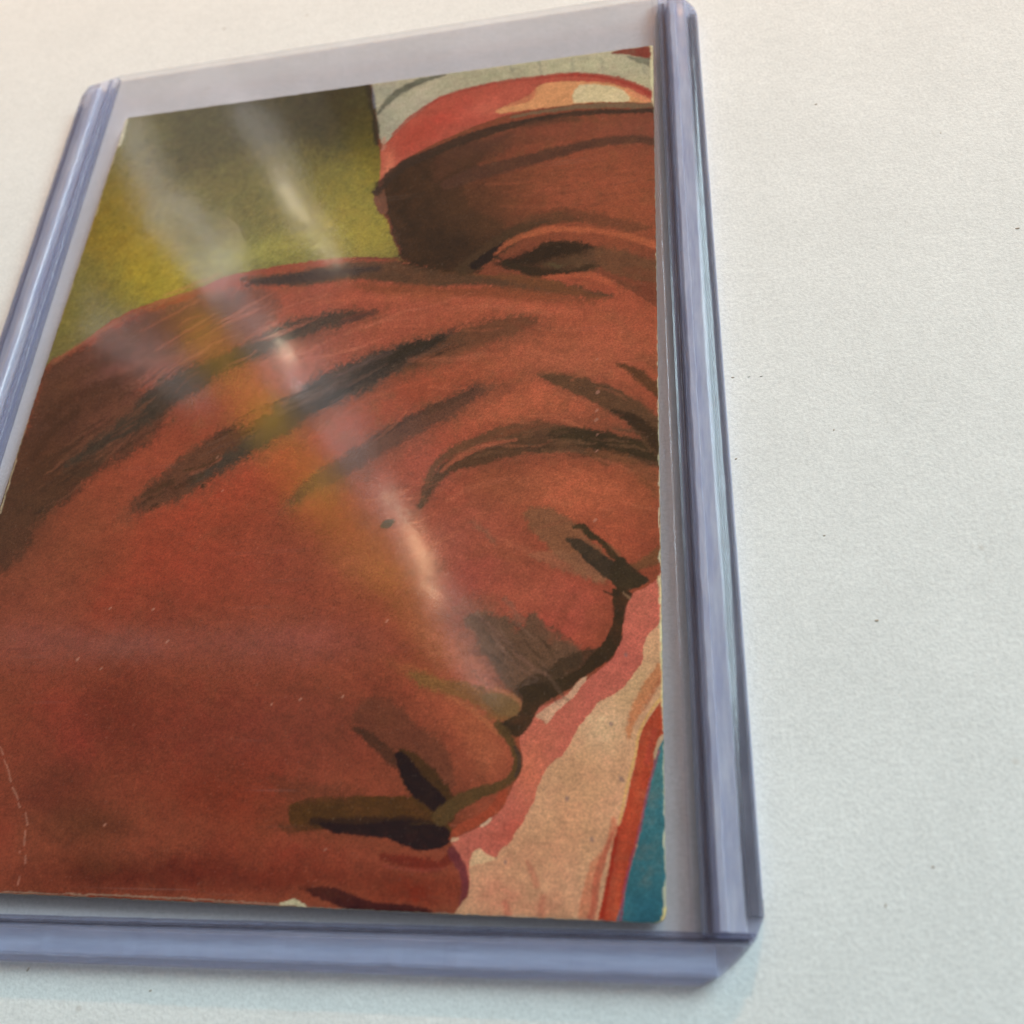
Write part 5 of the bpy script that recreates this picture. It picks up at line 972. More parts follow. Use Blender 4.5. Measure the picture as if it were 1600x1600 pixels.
('s',(0.573, 0.131, 0.054),0.7,[(21.05,13.26),(22.94,13.21),(25.43,13.08),(27.29,11.94),(27.90,11.41)],(0.376,0.098),[0.1, 0.21, 0.35, 0.28, 0.14]),
('s',(0.201, 0.069, 0.024),0.8,[(16.54,14.09),(19.80,12.93),(22.99,11.63),(25.48,10.59),(27.01,9.97)],(0.566,0.147),[0.21, 0.49, 0.49, 0.42, 0.17]),
('s',(0.2, 0.063, 0.026),0.6,[(28.20,11.84),(29.42,11.09),(30.32,10.68)],(0.459,0.095),[0.17, 0.31, 0.1]),
('s',(0.239, 0.065, 0.027),0.5,[(29.11,13.29),(32.36,12.14)],(0.647,0.096),[0.27, 0.48]),
('s',(0.57, 0.219, 0.136),0.6,[(-24.11,-32.83),(-23.59,-33.48)],(0.094,0.049),[0.06, 0.08]),
('s',(0.566, 0.219, 0.137),0.6,[(-23.39,-33.91),(-22.81,-34.54)],(0.093,0.048),[0.06, 0.07]),
('s',(0.566, 0.22, 0.138),0.6,[(-22.70,-34.70),(-22.13,-35.70)],(0.092,0.048),[0.06, 0.07]),
('s',(0.57, 0.221, 0.139),0.6,[(-21.78,-36.22),(-21.00,-37.14)],(0.090,0.047),[0.06, 0.07]),
('s',(0.568, 0.22, 0.138),0.6,[(-20.84,-37.45),(-20.63,-37.75)],(0.089,0.046),[0.06, 0.07]),
('s',(0.58, 0.223, 0.14),0.6,[(-19.93,-38.25),(-19.47,-39.14)],(0.088,0.046),[0.06, 0.07]),
('s',(0.579, 0.222, 0.139),0.6,[(-19.49,-39.65),(-19.27,-40.73)],(0.087,0.045),[0.06, 0.07]),
('s',(0.578, 0.222, 0.139),0.6,[(-19.52,-41.23),(-19.49,-41.33)],(0.086,0.045),[0.06, 0.07]),
('s',(0.58, 0.223, 0.141),0.6,[(-18.88,-41.60),(-18.73,-42.09)],(0.086,0.044),[0.06, 0.07]),
('s',(0.597, 0.224, 0.139),0.6,[(-18.91,-43.15),(-18.90,-43.72)],(0.085,0.044),[0.06, 0.07]),
('s',(0.627, 0.27, 0.174),0.6,[(-17.05,-20.36),(-16.95,-20.24)],(0.127,0.035),[0.07, 0.07]),
('s',(0.624, 0.269, 0.173),0.6,[(-12.72,-20.51),(-12.62,-20.40)],(0.125,0.035),[0.08, 0.08]),
('s',(0.625, 0.268, 0.173),0.6,[(-10.63,-23.58),(-10.53,-23.47)],(0.121,0.033),[0.09, 0.09]),
('s',(0.707, 0.288, 0.18),0.6,[(-6.16,-47.05),(-6.08,-46.95)],(0.097,0.027),[0.05, 0.05]),
('s',(0.678, 0.282, 0.178),0.6,[(-12.54,-39.04),(-12.45,-38.94)],(0.107,0.030),[0.08, 0.08]),
('s',(0.621, 0.266, 0.171),0.6,[(9.13,-22.02),(9.23,-21.91)],(0.114,0.032),[0.08, 0.08]),
('s',(0.645, 0.274, 0.175),0.6,[(2.52,-28.72),(2.61,-28.61)],(0.111,0.031),[0.08, 0.08]),
('s',(0.642, 0.272, 0.174),0.6,[(6.14,-28.51),(6.23,-28.41)],(0.109,0.030),[0.06, 0.06]),
('s',(0.664, 0.275, 0.174),0.6,[(6.41,-40.38),(6.50,-40.29)],(0.098,0.027),[0.07, 0.07]),
('s',(0.57, 0.251, 0.165),0.6,[(26.43,-0.60),(26.55,-0.47)],(0.127,0.035),[0.12, 0.12]),
('s',(0.579, 0.255, 0.166),0.6,[(26.40,-2.50),(26.51,-2.38)],(0.126,0.035),[0.07, 0.07]),
('s',(0.578, 0.255, 0.166),0.6,[(26.36,-3.50),(26.47,-3.38)],(0.125,0.034),[0.12, 0.12]),
('s',(0.58, 0.254, 0.165),0.6,[(26.50,-5.03),(26.61,-4.91)],(0.123,0.034),[0.07, 0.07]),
('s',(0.591, 0.259, 0.168),0.6,[(26.46,-6.65),(26.57,-6.53)],(0.121,0.034),[0.07, 0.07]),
('s',(0.562, 0.248, 0.162),0.6,[(26.32,3.04),(26.44,3.17)],(0.131,0.036),[0.05, 0.05]),
('s',(0.598, 0.261, 0.169),0.6,[(-9.73,-5.07),(-9.63,-4.93)],(0.139,0.038),[0.08, 0.08]),
('s',(0.601, 0.259, 0.167),0.6,[(26.40,-13.42),(26.51,-13.30)],(0.115,0.032),[0.11, 0.11]),
('s',(0.638, 0.271, 0.174),0.6,[(0.07,-29.14),(0.16,-29.03)],(0.111,0.031),[0.04, 0.04]),
('s',(0.605, 0.264, 0.171),0.6,[(-8.45,-8.79),(-8.35,-8.66)],(0.134,0.037),[0.07, 0.07]),
('s',(0.613, 0.264, 0.17),0.6,[(14.02,-17.88),(14.12,-17.77)],(0.116,0.032),[0.04, 0.04]),
('s',(0.639, 0.273, 0.175),0.6,[(-18.91,-25.11),(-18.82,-24.99)],(0.123,0.034),[0.09, 0.09]),
('s',(0.645, 0.275, 0.177),0.6,[(-16.41,-26.00),(-16.32,-25.89)],(0.121,0.033),[0.07, 0.07]),
('s',(0.805, 0.741, 0.443),0.9,[(31.95,44.32),(31.94,37.31),(31.98,34.90)],(0.220,0.114),[0.37, 0.24, 0.12]),
('s',(0.88, 0.788, 0.517),0.75,[(32.05,35.36),(32.02,22.73),(31.99,10.65),(31.92,-2.83),(31.88,-12.89),(31.90,-18.65),(31.97,-24.06),(31.98,-29.14),(31.95,-33.92),(31.90,-39.74),(31.82,-44.47)],(0.096,0.115),[0.05, 0.05, 0.03, 0.08, 0.05, 0.11, 0.16, 0.14, 0.08, 0.08, 0.14]),
('s',(0.88, 0.736, 0.376),0.7,[(31.70,-18.64),(31.95,-21.93),(31.89,-29.14)],(0.138,0.072),[0.08, 0.2, 0.1]),
('s',(0.88, 0.681, 0.259),0.9,[(31.84,-43.53),(31.82,-44.47),(30.69,-44.51)],(0.114,0.059),[0.17, 0.21, 0.06]),
('s',(0.805, 0.659, 0.416),0.6,[(-31.87,43.92),(-31.83,28.80),(-31.93,14.97),(-32.01,4.95),(-31.64,-10.00)],(0.170,0.117),[0.13, 0.08, 0.08, 0.08, 0.08]),
('s',(0.821, 0.763, 0.544),0.8,[(-31.87,43.92),(-31.59,40.52),(-31.66,39.46)],(0.265,0.137),[0.34, 0.25, 0.1]),
('s',(0.853, 0.718, 0.426),0.9,[(3.55,-44.27),(4.30,-44.16),(4.97,-44.22),(5.50,-44.42)],(0.096,0.050),[0.09, 0.19, 0.17, 0.07]),
('s',(0.688, 0.501, 0.33),0.4,[(-20.32,-44.34),(-9.11,-44.23),(1.51,-44.30),(11.56,-44.50),(17.30,-44.45),(23.33,-44.43),(27.38,-44.48)],(0.082,0.098),[0.05, 0.05, 0.05, 0.03, 0.07, 0.07, 0.07]),
('s',(0.075, 0.03, 0.012),0.45,[(-25.92,-6.31),(-24.75,-5.35),(-23.77,-4.01)],(0.291,0.151),[0.06, 0.14, 0.06]),
('s',(0.058, 0.025, 0.011),0.45,[(-22.91,-3.39),(-21.80,-2.19),(-20.68,-0.66)],(0.294,0.153),[0.05, 0.13, 0.05]),
('s',(0.073, 0.029, 0.011),0.45,[(-26.85,-3.08),(-25.85,-2.53),(-24.67,-1.58)],(0.297,0.154),[0.03, 0.08, 0.03]),
('s',(0.061, 0.026, 0.011),0.45,[(-27.75,-10.15),(-26.71,-9.67),(-25.97,-8.83)],(0.284,0.147),[0.05, 0.13, 0.05]),
('s',(0.074, 0.029, 0.011),0.45,[(-23.71,-6.33),(-22.48,-4.89),(-20.84,-3.47)],(0.289,0.150),[0.07, 0.17, 0.07]),
('s',(0.06, 0.026, 0.011),0.45,[(-25.84,-6.99),(-24.29,-5.84),(-22.80,-4.65)],(0.289,0.150),[0.05, 0.12, 0.05]),
('s',(0.186, 0.069, 0.032),0.45,[(-24.64,-1.99),(-23.03,-0.57),(-21.88,1.05)],(0.299,0.155),[0.03, 0.08, 0.03]),
('s',(0.256, 0.088, 0.042),0.45,[(-26.80,-9.54),(-25.04,-8.67),(-23.50,-7.37)],(0.284,0.147),[0.05, 0.13, 0.05]),
('s',(0.184, 0.068, 0.032),0.45,[(-26.53,-2.79),(-25.24,-1.60),(-24.17,-0.46)],(0.299,0.155),[0.05, 0.13, 0.05]),
('s',(0.074, 0.029, 0.011),0.45,[(-28.06,-5.72),(-26.56,-4.56),(-24.97,-3.31)],(0.294,0.152),[0.03, 0.08, 0.03]),
('s',(0.073, 0.029, 0.011),0.45,[(-20.72,-4.47),(-20.17,-3.70),(-19.29,-2.85)],(0.290,0.150),[0.03, 0.08, 0.03]),
('s',(0.074, 0.029, 0.011),0.45,[(-29.37,-6.59),(-28.09,-5.39),(-27.18,-4.30)],(0.293,0.152),[0.04, 0.09, 0.04]),
('s',(0.057, 0.024, 0.01),0.45,[(-25.15,-1.19),(-24.02,-0.47),(-23.03,0.34)],(0.300,0.155),[0.07, 0.17, 0.07]),
('s',(0.248, 0.086, 0.041),0.45,[(-21.70,-2.12),(-20.29,-1.28),(-19.25,-0.47)],(0.295,0.153),[0.05, 0.12, 0.05]),
('s',(0.186, 0.069, 0.032),0.45,[(-26.33,-4.46),(-25.29,-3.14),(-23.84,-1.73)],(0.295,0.153),[0.07, 0.18, 0.07]),
('s',(0.18, 0.067, 0.031),0.45,[(-21.69,3.11),(-20.57,4.18),(-19.50,5.04)],(0.306,0.159),[0.06, 0.15, 0.06]),
('s',(0.058, 0.025, 0.011),0.45,[(-22.13,-2.48),(-21.53,-2.08),(-20.79,-1.59)],(0.294,0.153),[0.05, 0.11, 0.05]),
('s',(0.059, 0.025, 0.011),0.45,[(-27.92,-4.54),(-26.54,-3.47),(-24.88,-2.14)],(0.296,0.153),[0.04, 0.1, 0.04]),
('s',(0.181, 0.067, 0.031),0.45,[(-15.74,2.85),(-14.95,4.19),(-13.87,5.23)],(0.301,0.156),[0.06, 0.15, 0.06]),
('s',(0.248, 0.086, 0.041),0.45,[(-22.69,-4.55),(-21.94,-3.75),(-21.23,-2.63)],(0.291,0.151),[0.04, 0.11, 0.04]),
('s',(0.253, 0.087, 0.041),0.45,[(-27.67,-5.86),(-26.12,-4.38),(-24.68,-3.30)],(0.293,0.152),[0.05, 0.12, 0.05]),
('s',(0.178, 0.066, 0.03),0.45,[(-16.95,5.80),(-15.50,6.69),(-14.34,7.74)],(0.307,0.159),[0.07, 0.17, 0.07]),
('s',(0.18, 0.067, 0.031),0.45,[(-18.42,3.37),(-17.67,4.27),(-16.92,5.30)],(0.304,0.158),[0.07, 0.16, 0.07]),
('s',(0.059, 0.025, 0.011),0.45,[(-24.89,-5.70),(-23.88,-4.80),(-23.34,-3.54)],(0.291,0.151),[0.04, 0.09, 0.04]),
('s',(0.055, 0.023, 0.01),0.45,[(-16.79,5.05),(-14.87,6.15),(-13.26,7.43)],(0.305,0.158),[0.04, 0.1, 0.04]),
('s',(0.186, 0.069, 0.032),0.45,[(-22.40,-0.15),(-21.86,0.79),(-20.92,1.48)],(0.300,0.156),[0.03, 0.08, 0.03]),
('s',(0.061, 0.026, 0.011),0.45,[(-27.63,-10.44),(-26.94,-9.55),(-26.18,-9.07)],(0.283,0.147),[0.07, 0.16, 0.07]),
('s',(0.056, 0.024, 0.01),0.45,[(-19.99,3.51),(-18.98,4.65),(-17.67,6.15)],(0.306,0.159),[0.05, 0.13, 0.05]),
('s',(0.073, 0.029, 0.011),0.45,[(-28.64,-4.62),(-27.48,-3.64),(-26.10,-2.94)],(0.296,0.154),[0.06, 0.16, 0.06]),
('s',(0.249, 0.086, 0.041),0.45,[(-21.58,-4.54),(-20.34,-2.90),(-19.25,-1.66)],(0.291,0.151),[0.07, 0.17, 0.07]),
('s',(0.058, 0.025, 0.011),0.45,[(-19.77,-3.08),(-19.30,-2.06),(-18.41,-1.23)],(0.292,0.151),[0.04, 0.1, 0.04]),
('s',(0.057, 0.025, 0.011),0.45,[(-17.22,0.03),(-16.32,0.37),(-15.89,1.06)],(0.295,0.153),[0.03, 0.08, 0.03]),
('s',(0.061, 0.026, 0.011),0.45,[(-27.68,-7.80),(-26.88,-6.87),(-26.12,-6.05)],(0.289,0.150),[0.04, 0.11, 0.04]),
('s',(0.059, 0.026, 0.011),0.45,[(-26.84,-5.43),(-25.78,-4.26),(-24.99,-3.01)],(0.294,0.152),[0.06, 0.15, 0.06]),
('s',(0.076, 0.03, 0.012),0.45,[(-28.67,-8.17),(-27.50,-7.19),(-26.42,-6.25)],(0.289,0.150),[0.06, 0.14, 0.06]),
('s',(0.058, 0.025, 0.011),0.45,[(-24.23,-3.81),(-23.43,-2.82),(-22.15,-2.11)],(0.294,0.152),[0.06, 0.15, 0.06]),
('s',(0.074, 0.029, 0.011),0.45,[(-25.19,-5.70),(-24.16,-5.02),(-23.48,-4.42)],(0.291,0.151),[0.03, 0.09, 0.03]),
('s',(0.057, 0.024, 0.01),0.45,[(-16.56,1.07),(-15.52,2.04),(-14.67,3.25)],(0.297,0.154),[0.03, 0.09, 0.03]),
('s',(0.056, 0.024, 0.01),0.45,[(-22.02,2.22),(-21.69,2.96),(-20.85,3.28)],(0.304,0.158),[0.04, 0.09, 0.04]),
('s',(0.076, 0.03, 0.012),0.45,[(-26.41,-10.04),(-26.18,-9.28),(-25.44,-8.85)],(0.283,0.147),[0.06, 0.16, 0.06]),
('s',(0.248, 0.086, 0.041),0.45,[(-22.12,-3.82),(-21.49,-3.04),(-20.57,-2.06)],(0.292,0.152),[0.03, 0.08, 0.03]),
('s',(0.24, 0.083, 0.039),0.45,[(-17.52,7.28),(-16.19,8.41),(-15.33,9.73)],(0.311,0.161),[0.07, 0.17, 0.07]),
('s',(0.186, 0.069, 0.032),0.45,[(-22.63,-3.97),(-21.63,-3.56),(-20.78,-2.73)],(0.292,0.151),[0.05, 0.14, 0.05]),
('s',(0.058, 0.024, 0.01),0.45,[(-25.31,-2.06),(-23.57,-1.08),(-22.07,0.16)],(0.298,0.155),[0.07, 0.18, 0.07]),
('s',(0.245, 0.085, 0.04),0.45,[(-20.34,-0.07),(-19.29,1.11),(-17.93,2.28)],(0.299,0.155),[0.07, 0.17, 0.07]),
('s',(0.248, 0.086, 0.041),0.45,[(-22.64,-3.81),(-21.46,-2.79),(-20.01,-2.06)],(0.292,0.152),[0.07, 0.17, 0.07]),
('s',(0.183, 0.068, 0.032),0.45,[(-21.85,0.06),(-20.60,1.24),(-19.58,2.77)],(0.300,0.156),[0.07, 0.18, 0.07]),
('s',(0.184, 0.069, 0.032),0.45,[(-21.76,-1.63),(-20.09,-0.47),(-18.37,0.58)],(0.296,0.154),[0.04, 0.11, 0.04]),
('s',(0.06, 0.026, 0.011),0.45,[(-27.30,-6.06),(-26.04,-4.59),(-24.88,-3.36)],(0.293,0.152),[0.04, 0.09, 0.04]),
('s',(0.073, 0.029, 0.011),0.45,[(-20.26,-3.62),(-19.51,-3.07),(-19.04,-2.59)],(0.290,0.151),[0.07, 0.18, 0.07]),
('s',(0.072, 0.028, 0.011),0.45,[(-18.29,-2.19),(-17.29,-1.60),(-16.74,-0.67)],(0.292,0.151),[0.04, 0.1, 0.04]),
('s',(0.072, 0.029, 0.011),0.45,[(-26.21,-3.26),(-25.40,-2.38),(-24.88,-1.69)],(0.297,0.154),[0.06, 0.15, 0.06]),
('s',(0.069, 0.027, 0.01),0.45,[(-18.21,4.12),(-16.98,5.25),(-15.63,6.77)],(0.305,0.158),[0.03, 0.09, 0.03]),
('s',(0.194, 0.071, 0.033),0.45,[(-28.59,-8.00),(-27.68,-7.24),(-26.71,-6.49)],(0.289,0.150),[0.03, 0.07, 0.03]),
('s',(0.075, 0.03, 0.012),0.45,[(-26.20,-6.56),(-25.01,-5.67),(-24.04,-5.13)],(0.290,0.150),[0.05, 0.13, 0.05]),
('s',(0.185, 0.068, 0.032),0.45,[(-23.32,-2.46),(-22.45,-1.64),(-21.70,-0.92)],(0.296,0.153),[0.05, 0.13, 0.05]),
('s',(0.073, 0.029, 0.011),0.45,[(-23.40,-4.45),(-21.67,-3.34),(-20.25,-1.80)],(0.292,0.151),[0.06, 0.16, 0.06]),
('s',(0.184, 0.068, 0.032),0.45,[(-20.02,-0.24),(-19.03,0.90),(-18.21,2.12)],(0.298,0.155),[0.04, 0.11, 0.04]),
('s',(0.06, 0.026, 0.011),0.45,[(-26.11,-7.31),(-25.47,-6.84),(-24.61,-6.02)],(0.288,0.149),[0.07, 0.17, 0.07]),
('s',(0.255, 0.088, 0.041),0.45,[(-27.78,-5.92),(-26.60,-4.84),(-25.33,-3.93)],(0.293,0.152),[0.05, 0.13, 0.05]),
('s',(0.041, 0.025, 0.016),0.4,[(-8.52,-0.98),(-6.69,0.06),(-4.71,0.75)],(0.285,0.148),[0.04, 0.11, 0.04]),
('s',(0.041, 0.025, 0.016),0.4,[(-5.69,0.06),(-4.19,1.00),(-2.88,1.82)],(0.285,0.148),[0.04, 0.09, 0.04]),
('s',(0.026, 0.015, 0.008),0.4,[(-4.45,-0.49),(-2.70,0.42),(-0.69,1.40)],(0.282,0.146),[0.04, 0.09, 0.04]),
('s',(0.04, 0.024, 0.016),0.4,[(5.04,3.20),(6.03,3.51),(7.06,4.02)],(0.281,0.146),[0.05, 0.12, 0.05]),
('s',(0.025, 0.015, 0.007),0.4,[(8.37,3.92),(9.40,4.57),(10.42,4.92)],(0.280,0.145),[0.04, 0.1, 0.04]),
('s',(0.157, 0.074, 0.048),0.4,[(-7.26,-3.32),(-5.88,-2.87),(-4.89,-2.01)],(0.279,0.145),[0.05, 0.13, 0.05]),
('s',(0.041, 0.025, 0.016),0.4,[(-2.95,-0.33),(-1.15,0.32),(0.44,1.33)],(0.281,0.146),[0.05, 0.14, 0.05]),
('s',(0.039, 0.024, 0.016),0.4,[(3.87,4.25),(5.38,5.40),(7.14,6.23)],(0.285,0.148),[0.03, 0.08, 0.03]),
('s',(0.04, 0.024, 0.016),0.4,[(3.37,3.72),(4.67,4.39),(5.67,4.72)],(0.284,0.147),[0.05, 0.13, 0.05]),
('s',(0.026, 0.015, 0.008),0.4,[(-5.03,-1.74),(-3.83,-0.93),(-2.27,-0.04)],(0.281,0.145),[0.03, 0.08, 0.03]),
('s',(0.151, 0.072, 0.046),0.4,[(0.53,1.18),(1.78,2.13),(2.93,2.77)],(0.282,0.146),[0.04, 0.09, 0.04]),
('s',(0.148, 0.071, 0.046),0.4,[(8.51,4.61),(10.57,5.47),(12.26,6.10)],(0.281,0.145),[0.05, 0.12, 0.05]),
('s',(0.027, 0.016, 0.008),0.4,[(-10.47,-2.27),(-9.33,-1.90),(-8.17,-1.22)],(0.284,0.147),[0.04, 0.09, 0.04]),
('s',(0.025, 0.015, 0.008),0.4,[(5.67,3.97),(6.63,4.52),(7.49,4.92)],(0.282,0.146),[0.05, 0.13, 0.05]),
('s',(0.04, 0.024, 0.016),0.4,[(-0.22,0.13),(0.76,0.55),(1.87,1.26)],(0.280,0.145),[0.05, 0.13, 0.05]),
('s',(0.151, 0.072, 0.047),0.4,[(-1.88,0.66),(0.32,1.96),(2.35,2.95)],(0.283,0.147),[0.05, 0.13, 0.05]),
('s',(0.025, 0.015, 0.008),0.4,[(-0.56,1.88),(0.48,2.64),(1.47,3.09)],(0.284,0.147),[0.04, 0.1, 0.04]),
('s',(0.152, 0.073, 0.047),0.4,[(2.33,2.10),(4.19,3.16),(6.11,4.39)],(0.282,0.146),[0.04, 0.1, 0.04]),
('s',(0.027, 0.016, 0.008),0.4,[(-10.33,-2.99),(-9.60,-2.48),(-8.65,-2.07)],(0.282,0.146),[0.05, 0.14, 0.05]),
('s',(0.041, 0.025, 0.016),0.4,[(-8.05,-2.05),(-6.15,-1.03),(-4.15,0.41)],(0.283,0.147),[0.04, 0.11, 0.04]),
('s',(0.025, 0.014, 0.007),0.4,[(10.94,5.01),(12.61,5.54),(14.03,6.21)],(0.279,0.145),[0.04, 0.11, 0.04]),
('s',(0.026, 0.015, 0.008),0.4,[(-4.64,0.58),(-2.59,1.52),(-0.24,2.61)],(0.284,0.147),[0.04, 0.11, 0.04]),
('s',(0.158, 0.075, 0.048),0.4,[(-11.28,-3.74),(-10.29,-3.39),(-9.14,-2.64)],(0.282,0.146),[0.04, 0.1, 0.04]),
('s',(0.151, 0.072, 0.046),0.4,[(-1.03,-0.20),(1.26,0.61),(3.34,1.55)],(0.279,0.145),[0.03, 0.07, 0.03]),
('s',(0.041, 0.025, 0.016),0.4,[(-2.10,-1.45),(-0.84,-0.73),(0.53,0.14)],(0.278,0.144),[0.04, 0.1, 0.04]),
('s',(0.039, 0.024, 0.016),0.4,[(10.10,6.69),(11.92,7.68),(13.86,8.37)],(0.284,0.147),[0.05, 0.13, 0.05]),
('s',(0.025, 0.014, 0.007),0.4,[(7.18,4.37),(8.96,5.18),(10.72,6.23)],(0.282,0.146),[0.04, 0.09, 0.04]),
('s',(0.025, 0.014, 0.007),0.4,[(10.89,5.28),(11.91,5.81),(12.72,5.99)],(0.280,0.145),[0.03, 0.08, 0.03]),
('s',(0.025, 0.015, 0.008),0.4,[(4.74,2.50),(6.51,3.23),(7.94,4.31)],(0.280,0.145),[0.05, 0.12, 0.05]),
('s',(0.025, 0.015, 0.008),0.4,[(-0.76,-0.49),(0.44,-0.03),(1.84,0.67)],(0.279,0.145),[0.04, 0.09, 0.04]),
('s',(0.025, 0.014, 0.007),0.4,[(10.31,6.04),(11.60,7.06),(13.12,7.64)],(0.283,0.147),[0.05, 0.13, 0.05]),
('s',(0.027, 0.016, 0.008),0.4,[(-7.69,-2.64),(-6.96,-2.25),(-6.01,-1.82)],(0.281,0.146),[0.03, 0.09, 0.03]),
('s',(0.026, 0.015, 0.008),0.4,[(-2.16,-0.78),(-0.26,0.09),(1.65,1.07)],(0.280,0.145),[0.04, 0.11, 0.04]),
('s',(0.158, 0.074, 0.048),0.4,[(-11.47,-4.89),(-9.64,-3.89),(-7.47,-2.95)],(0.280,0.145),[0.03, 0.08, 0.03]),
('s',(0.042, 0.025, 0.016),0.4,[(-6.73,-2.90),(-5.08,-2.12),(-3.32,-1.26)],(0.279,0.145),[0.05, 0.12, 0.05]),
('s',(0.026, 0.015, 0.008),0.4,[(-1.65,1.89),(-0.13,2.84),(1.76,3.33)],(0.284,0.148),[0.05, 0.13, 0.05]),
('s',(0.041, 0.025, 0.016),0.4,[(-4.32,-1.26),(-3.20,-0.62),(-2.21,-0.09)],(0.281,0.145),[0.05, 0.12, 0.05]),
('s',(0.025, 0.014, 0.007),0.4,[(7.22,5.76),(8.32,6.39),(9.56,6.95)],(0.284,0.147),[0.05, 0.13, 0.05]),
('s',(0.042, 0.025, 0.016),0.4,[(-10.78,-2.80),(-8.71,-1.78),(-6.80,-0.36)],(0.284,0.147),[0.05, 0.12, 0.05]),
('s',(0.151, 0.072, 0.047),0.4,[(0.26,1.71),(2.60,2.32),(4.57,3.40)],(0.282,0.146),[0.05, 0.14, 0.05]),
('s',(0.025, 0.015, 0.008),0.4,[(-1.11,0.00),(0.66,1.47),(2.86,2.60)],(0.281,0.146),[0.03, 0.07, 0.03]),
('s',(0.149, 0.071, 0.046),0.4,[(0.38,2.82),(1.43,3.46),(2.55,3.96)],(0.285,0.148),[0.03, 0.08, 0.03]),
('s',(0.148, 0.071, 0.046),0.4,[(6.67,3.12),(7.56,3.78),(8.53,4.19)],(0.280,0.145),[0.04, 0.09, 0.04]),
('s',(0.04, 0.024, 0.016),0.4,[(0.13,0.03),(1.34,0.92),(2.70,1.50)],(0.279,0.145),[0.05, 0.12, 0.05]),
('s',(0.153, 0.073, 0.047),0.4,[(-4.61,-0.75),(-3.14,0.06),(-1.49,0.83)],(0.282,0.146),[0.04, 0.09, 0.04]),
('s',(0.025, 0.015, 0.007),0.4,[(10.03,4.34),(10.97,4.93),(12.27,5.61)],(0.279,0.145),[0.05, 0.12, 0.05]),
('s',(0.317, 0.076, 0.035),0.28,[(-17.09,16.05),(-15.80,16.26),(-14.49,16.95)],(0.327,0.170),[0.08, 0.2, 0.08]),
('s',(0.322, 0.078, 0.036),0.28,[(-9.35,9.61),(-7.49,10.26),(-5.95,11.04)],(0.307,0.159),[0.04, 0.11, 0.04]),
('s',(0.638, 0.18, 0.097),0.28,[(3.52,9.07),(6.01,10.17),(8.74,10.82)],(0.294,0.152),[0.05, 0.13, 0.05]),
('s',(0.582, 0.15, 0.075),0.28,[(-8.60,8.30),(-5.18,9.25),(-2.20,10.47)],(0.303,0.157),[0.07, 0.17, 0.07]),
('s',(0.574, 0.149, 0.075),0.28,[(4.99,9.85),(6.84,10.46),(9.00,10.58)],(0.294,0.152),[0.03, 0.09, 0.03]),
('s',(0.65, 0.183, 0.099),0.28,[(-0.68,5.74),(1.59,6.27),(3.86,6.68)],(0.290,0.150),[0.06, 0.14, 0.06]),
('s',(0.573, 0.149, 0.075),0.28,[(-1.00,11.35),(0.41,12.10),(1.92,12.69)],(0.303,0.157),[0.07, 0.17, 0.07]),
('s',(0.322, 0.078, 0.036),0.28,[(-7.50,6.34),(-4.50,7.86),(-1.13,8.90)],(0.299,0.155),[0.04, 0.09, 0.04]),
('s',(0.321, 0.078, 0.036),0.28,[(-6.74,12.18),(-4.23,13.11),(-1.79,14.09)],(0.310,0.161),[0.04, 0.11, 0.04]),
('s',(0.647, 0.182, 0.099),0.28,[(-7.40,11.63),(-4.34,12.89),(-0.85,13.63)],(0.309,0.160),[0.04, 0.09, 0.04]),
('s',(0.325, 0.079, 0.037),0.28,[(-5.62,7.40),(-3.53,8.08),(-1.17,8.62)],(0.299,0.155),[0.04, 0.11, 0.04]),
('s',(0.314, 0.076, 0.035),0.28,[(3.27,10.13),(6.55,11.15),(9.72,12.23)],(0.296,0.153),[0.07, 0.18, 0.07]),
('s',(0.581, 0.15, 0.075),0.28,[(-21.68,11.03),(-18.60,12.65),(-15.78,14.50)],(0.322,0.167),[0.06, 0.14, 0.06]),
('s',(0.325, 0.078, 0.036),0.28,[(-18.24,8.53),(-15.34,10.20),(-12.88,12.11)],(0.314,0.163),[0.07, 0.18, 0.07]),
('s',(0.584, 0.15, 0.075),0.28,[(-6.54,5.25),(-4.83,5.76),(-2.99,6.69)],(0.295,0.153),[0.05, 0.13, 0.05]),
('s',(0.661, 0.186, 0.1),0.28,[(-17.01,5.66),(-14.25,7.60),(-11.04,9.40)],(0.307,0.159),[0.06, 0.15, 0.06]),
('s',(0.584, 0.151, 0.075),0.28,[(-15.86,8.80),(-13.58,9.95),(-10.99,11.53)],(0.312,0.162),[0.04, 0.09, 0.04]),
('s',(0.319, 0.077, 0.036),0.28,[(-4.42,10.51),(-2.66,11.67),(-0.51,12.41)],(0.305,0.158),[0.07, 0.19, 0.07]),
('s',(0.578, 0.149, 0.075),0.28,[(-12.79,11.43),(-9.92,11.96),(-7.53,13.02)],(0.313,0.162),[0.07, 0.19, 0.07]),
('s',(0.641, 0.181, 0.098),0.28,[(7.70,10.56),(11.11,11.38),(14.23,12.20)],(0.292,0.152),[0.05, 0.12, 0.05]),
('s',(0.641, 0.18, 0.098),0.28,[(1.81,8.97),(4.07,9.41),(6.30,9.81)],(0.294,0.153),[0.05, 0.12, 0.05]),
('s',(0.647, 0.182, 0.098),0.28,[(-4.15,6.04),(-1.90,6.90),(0.55,8.18)],(0.295,0.153),[0.07, 0.17, 0.07]),
('s',(0.565, 0.146, 0.074),0.28,[(5.05,12.05),(6.69,12.41),(8.35,13.12)],(0.299,0.155),[0.03, 0.08, 0.03]),
('s',(0.639, 0.18, 0.097),0.28,[(-20.04,15.52),(-17.02,16.60),(-13.94,17.88)],(0.329,0.171),[0.08, 0.2, 0.08]),
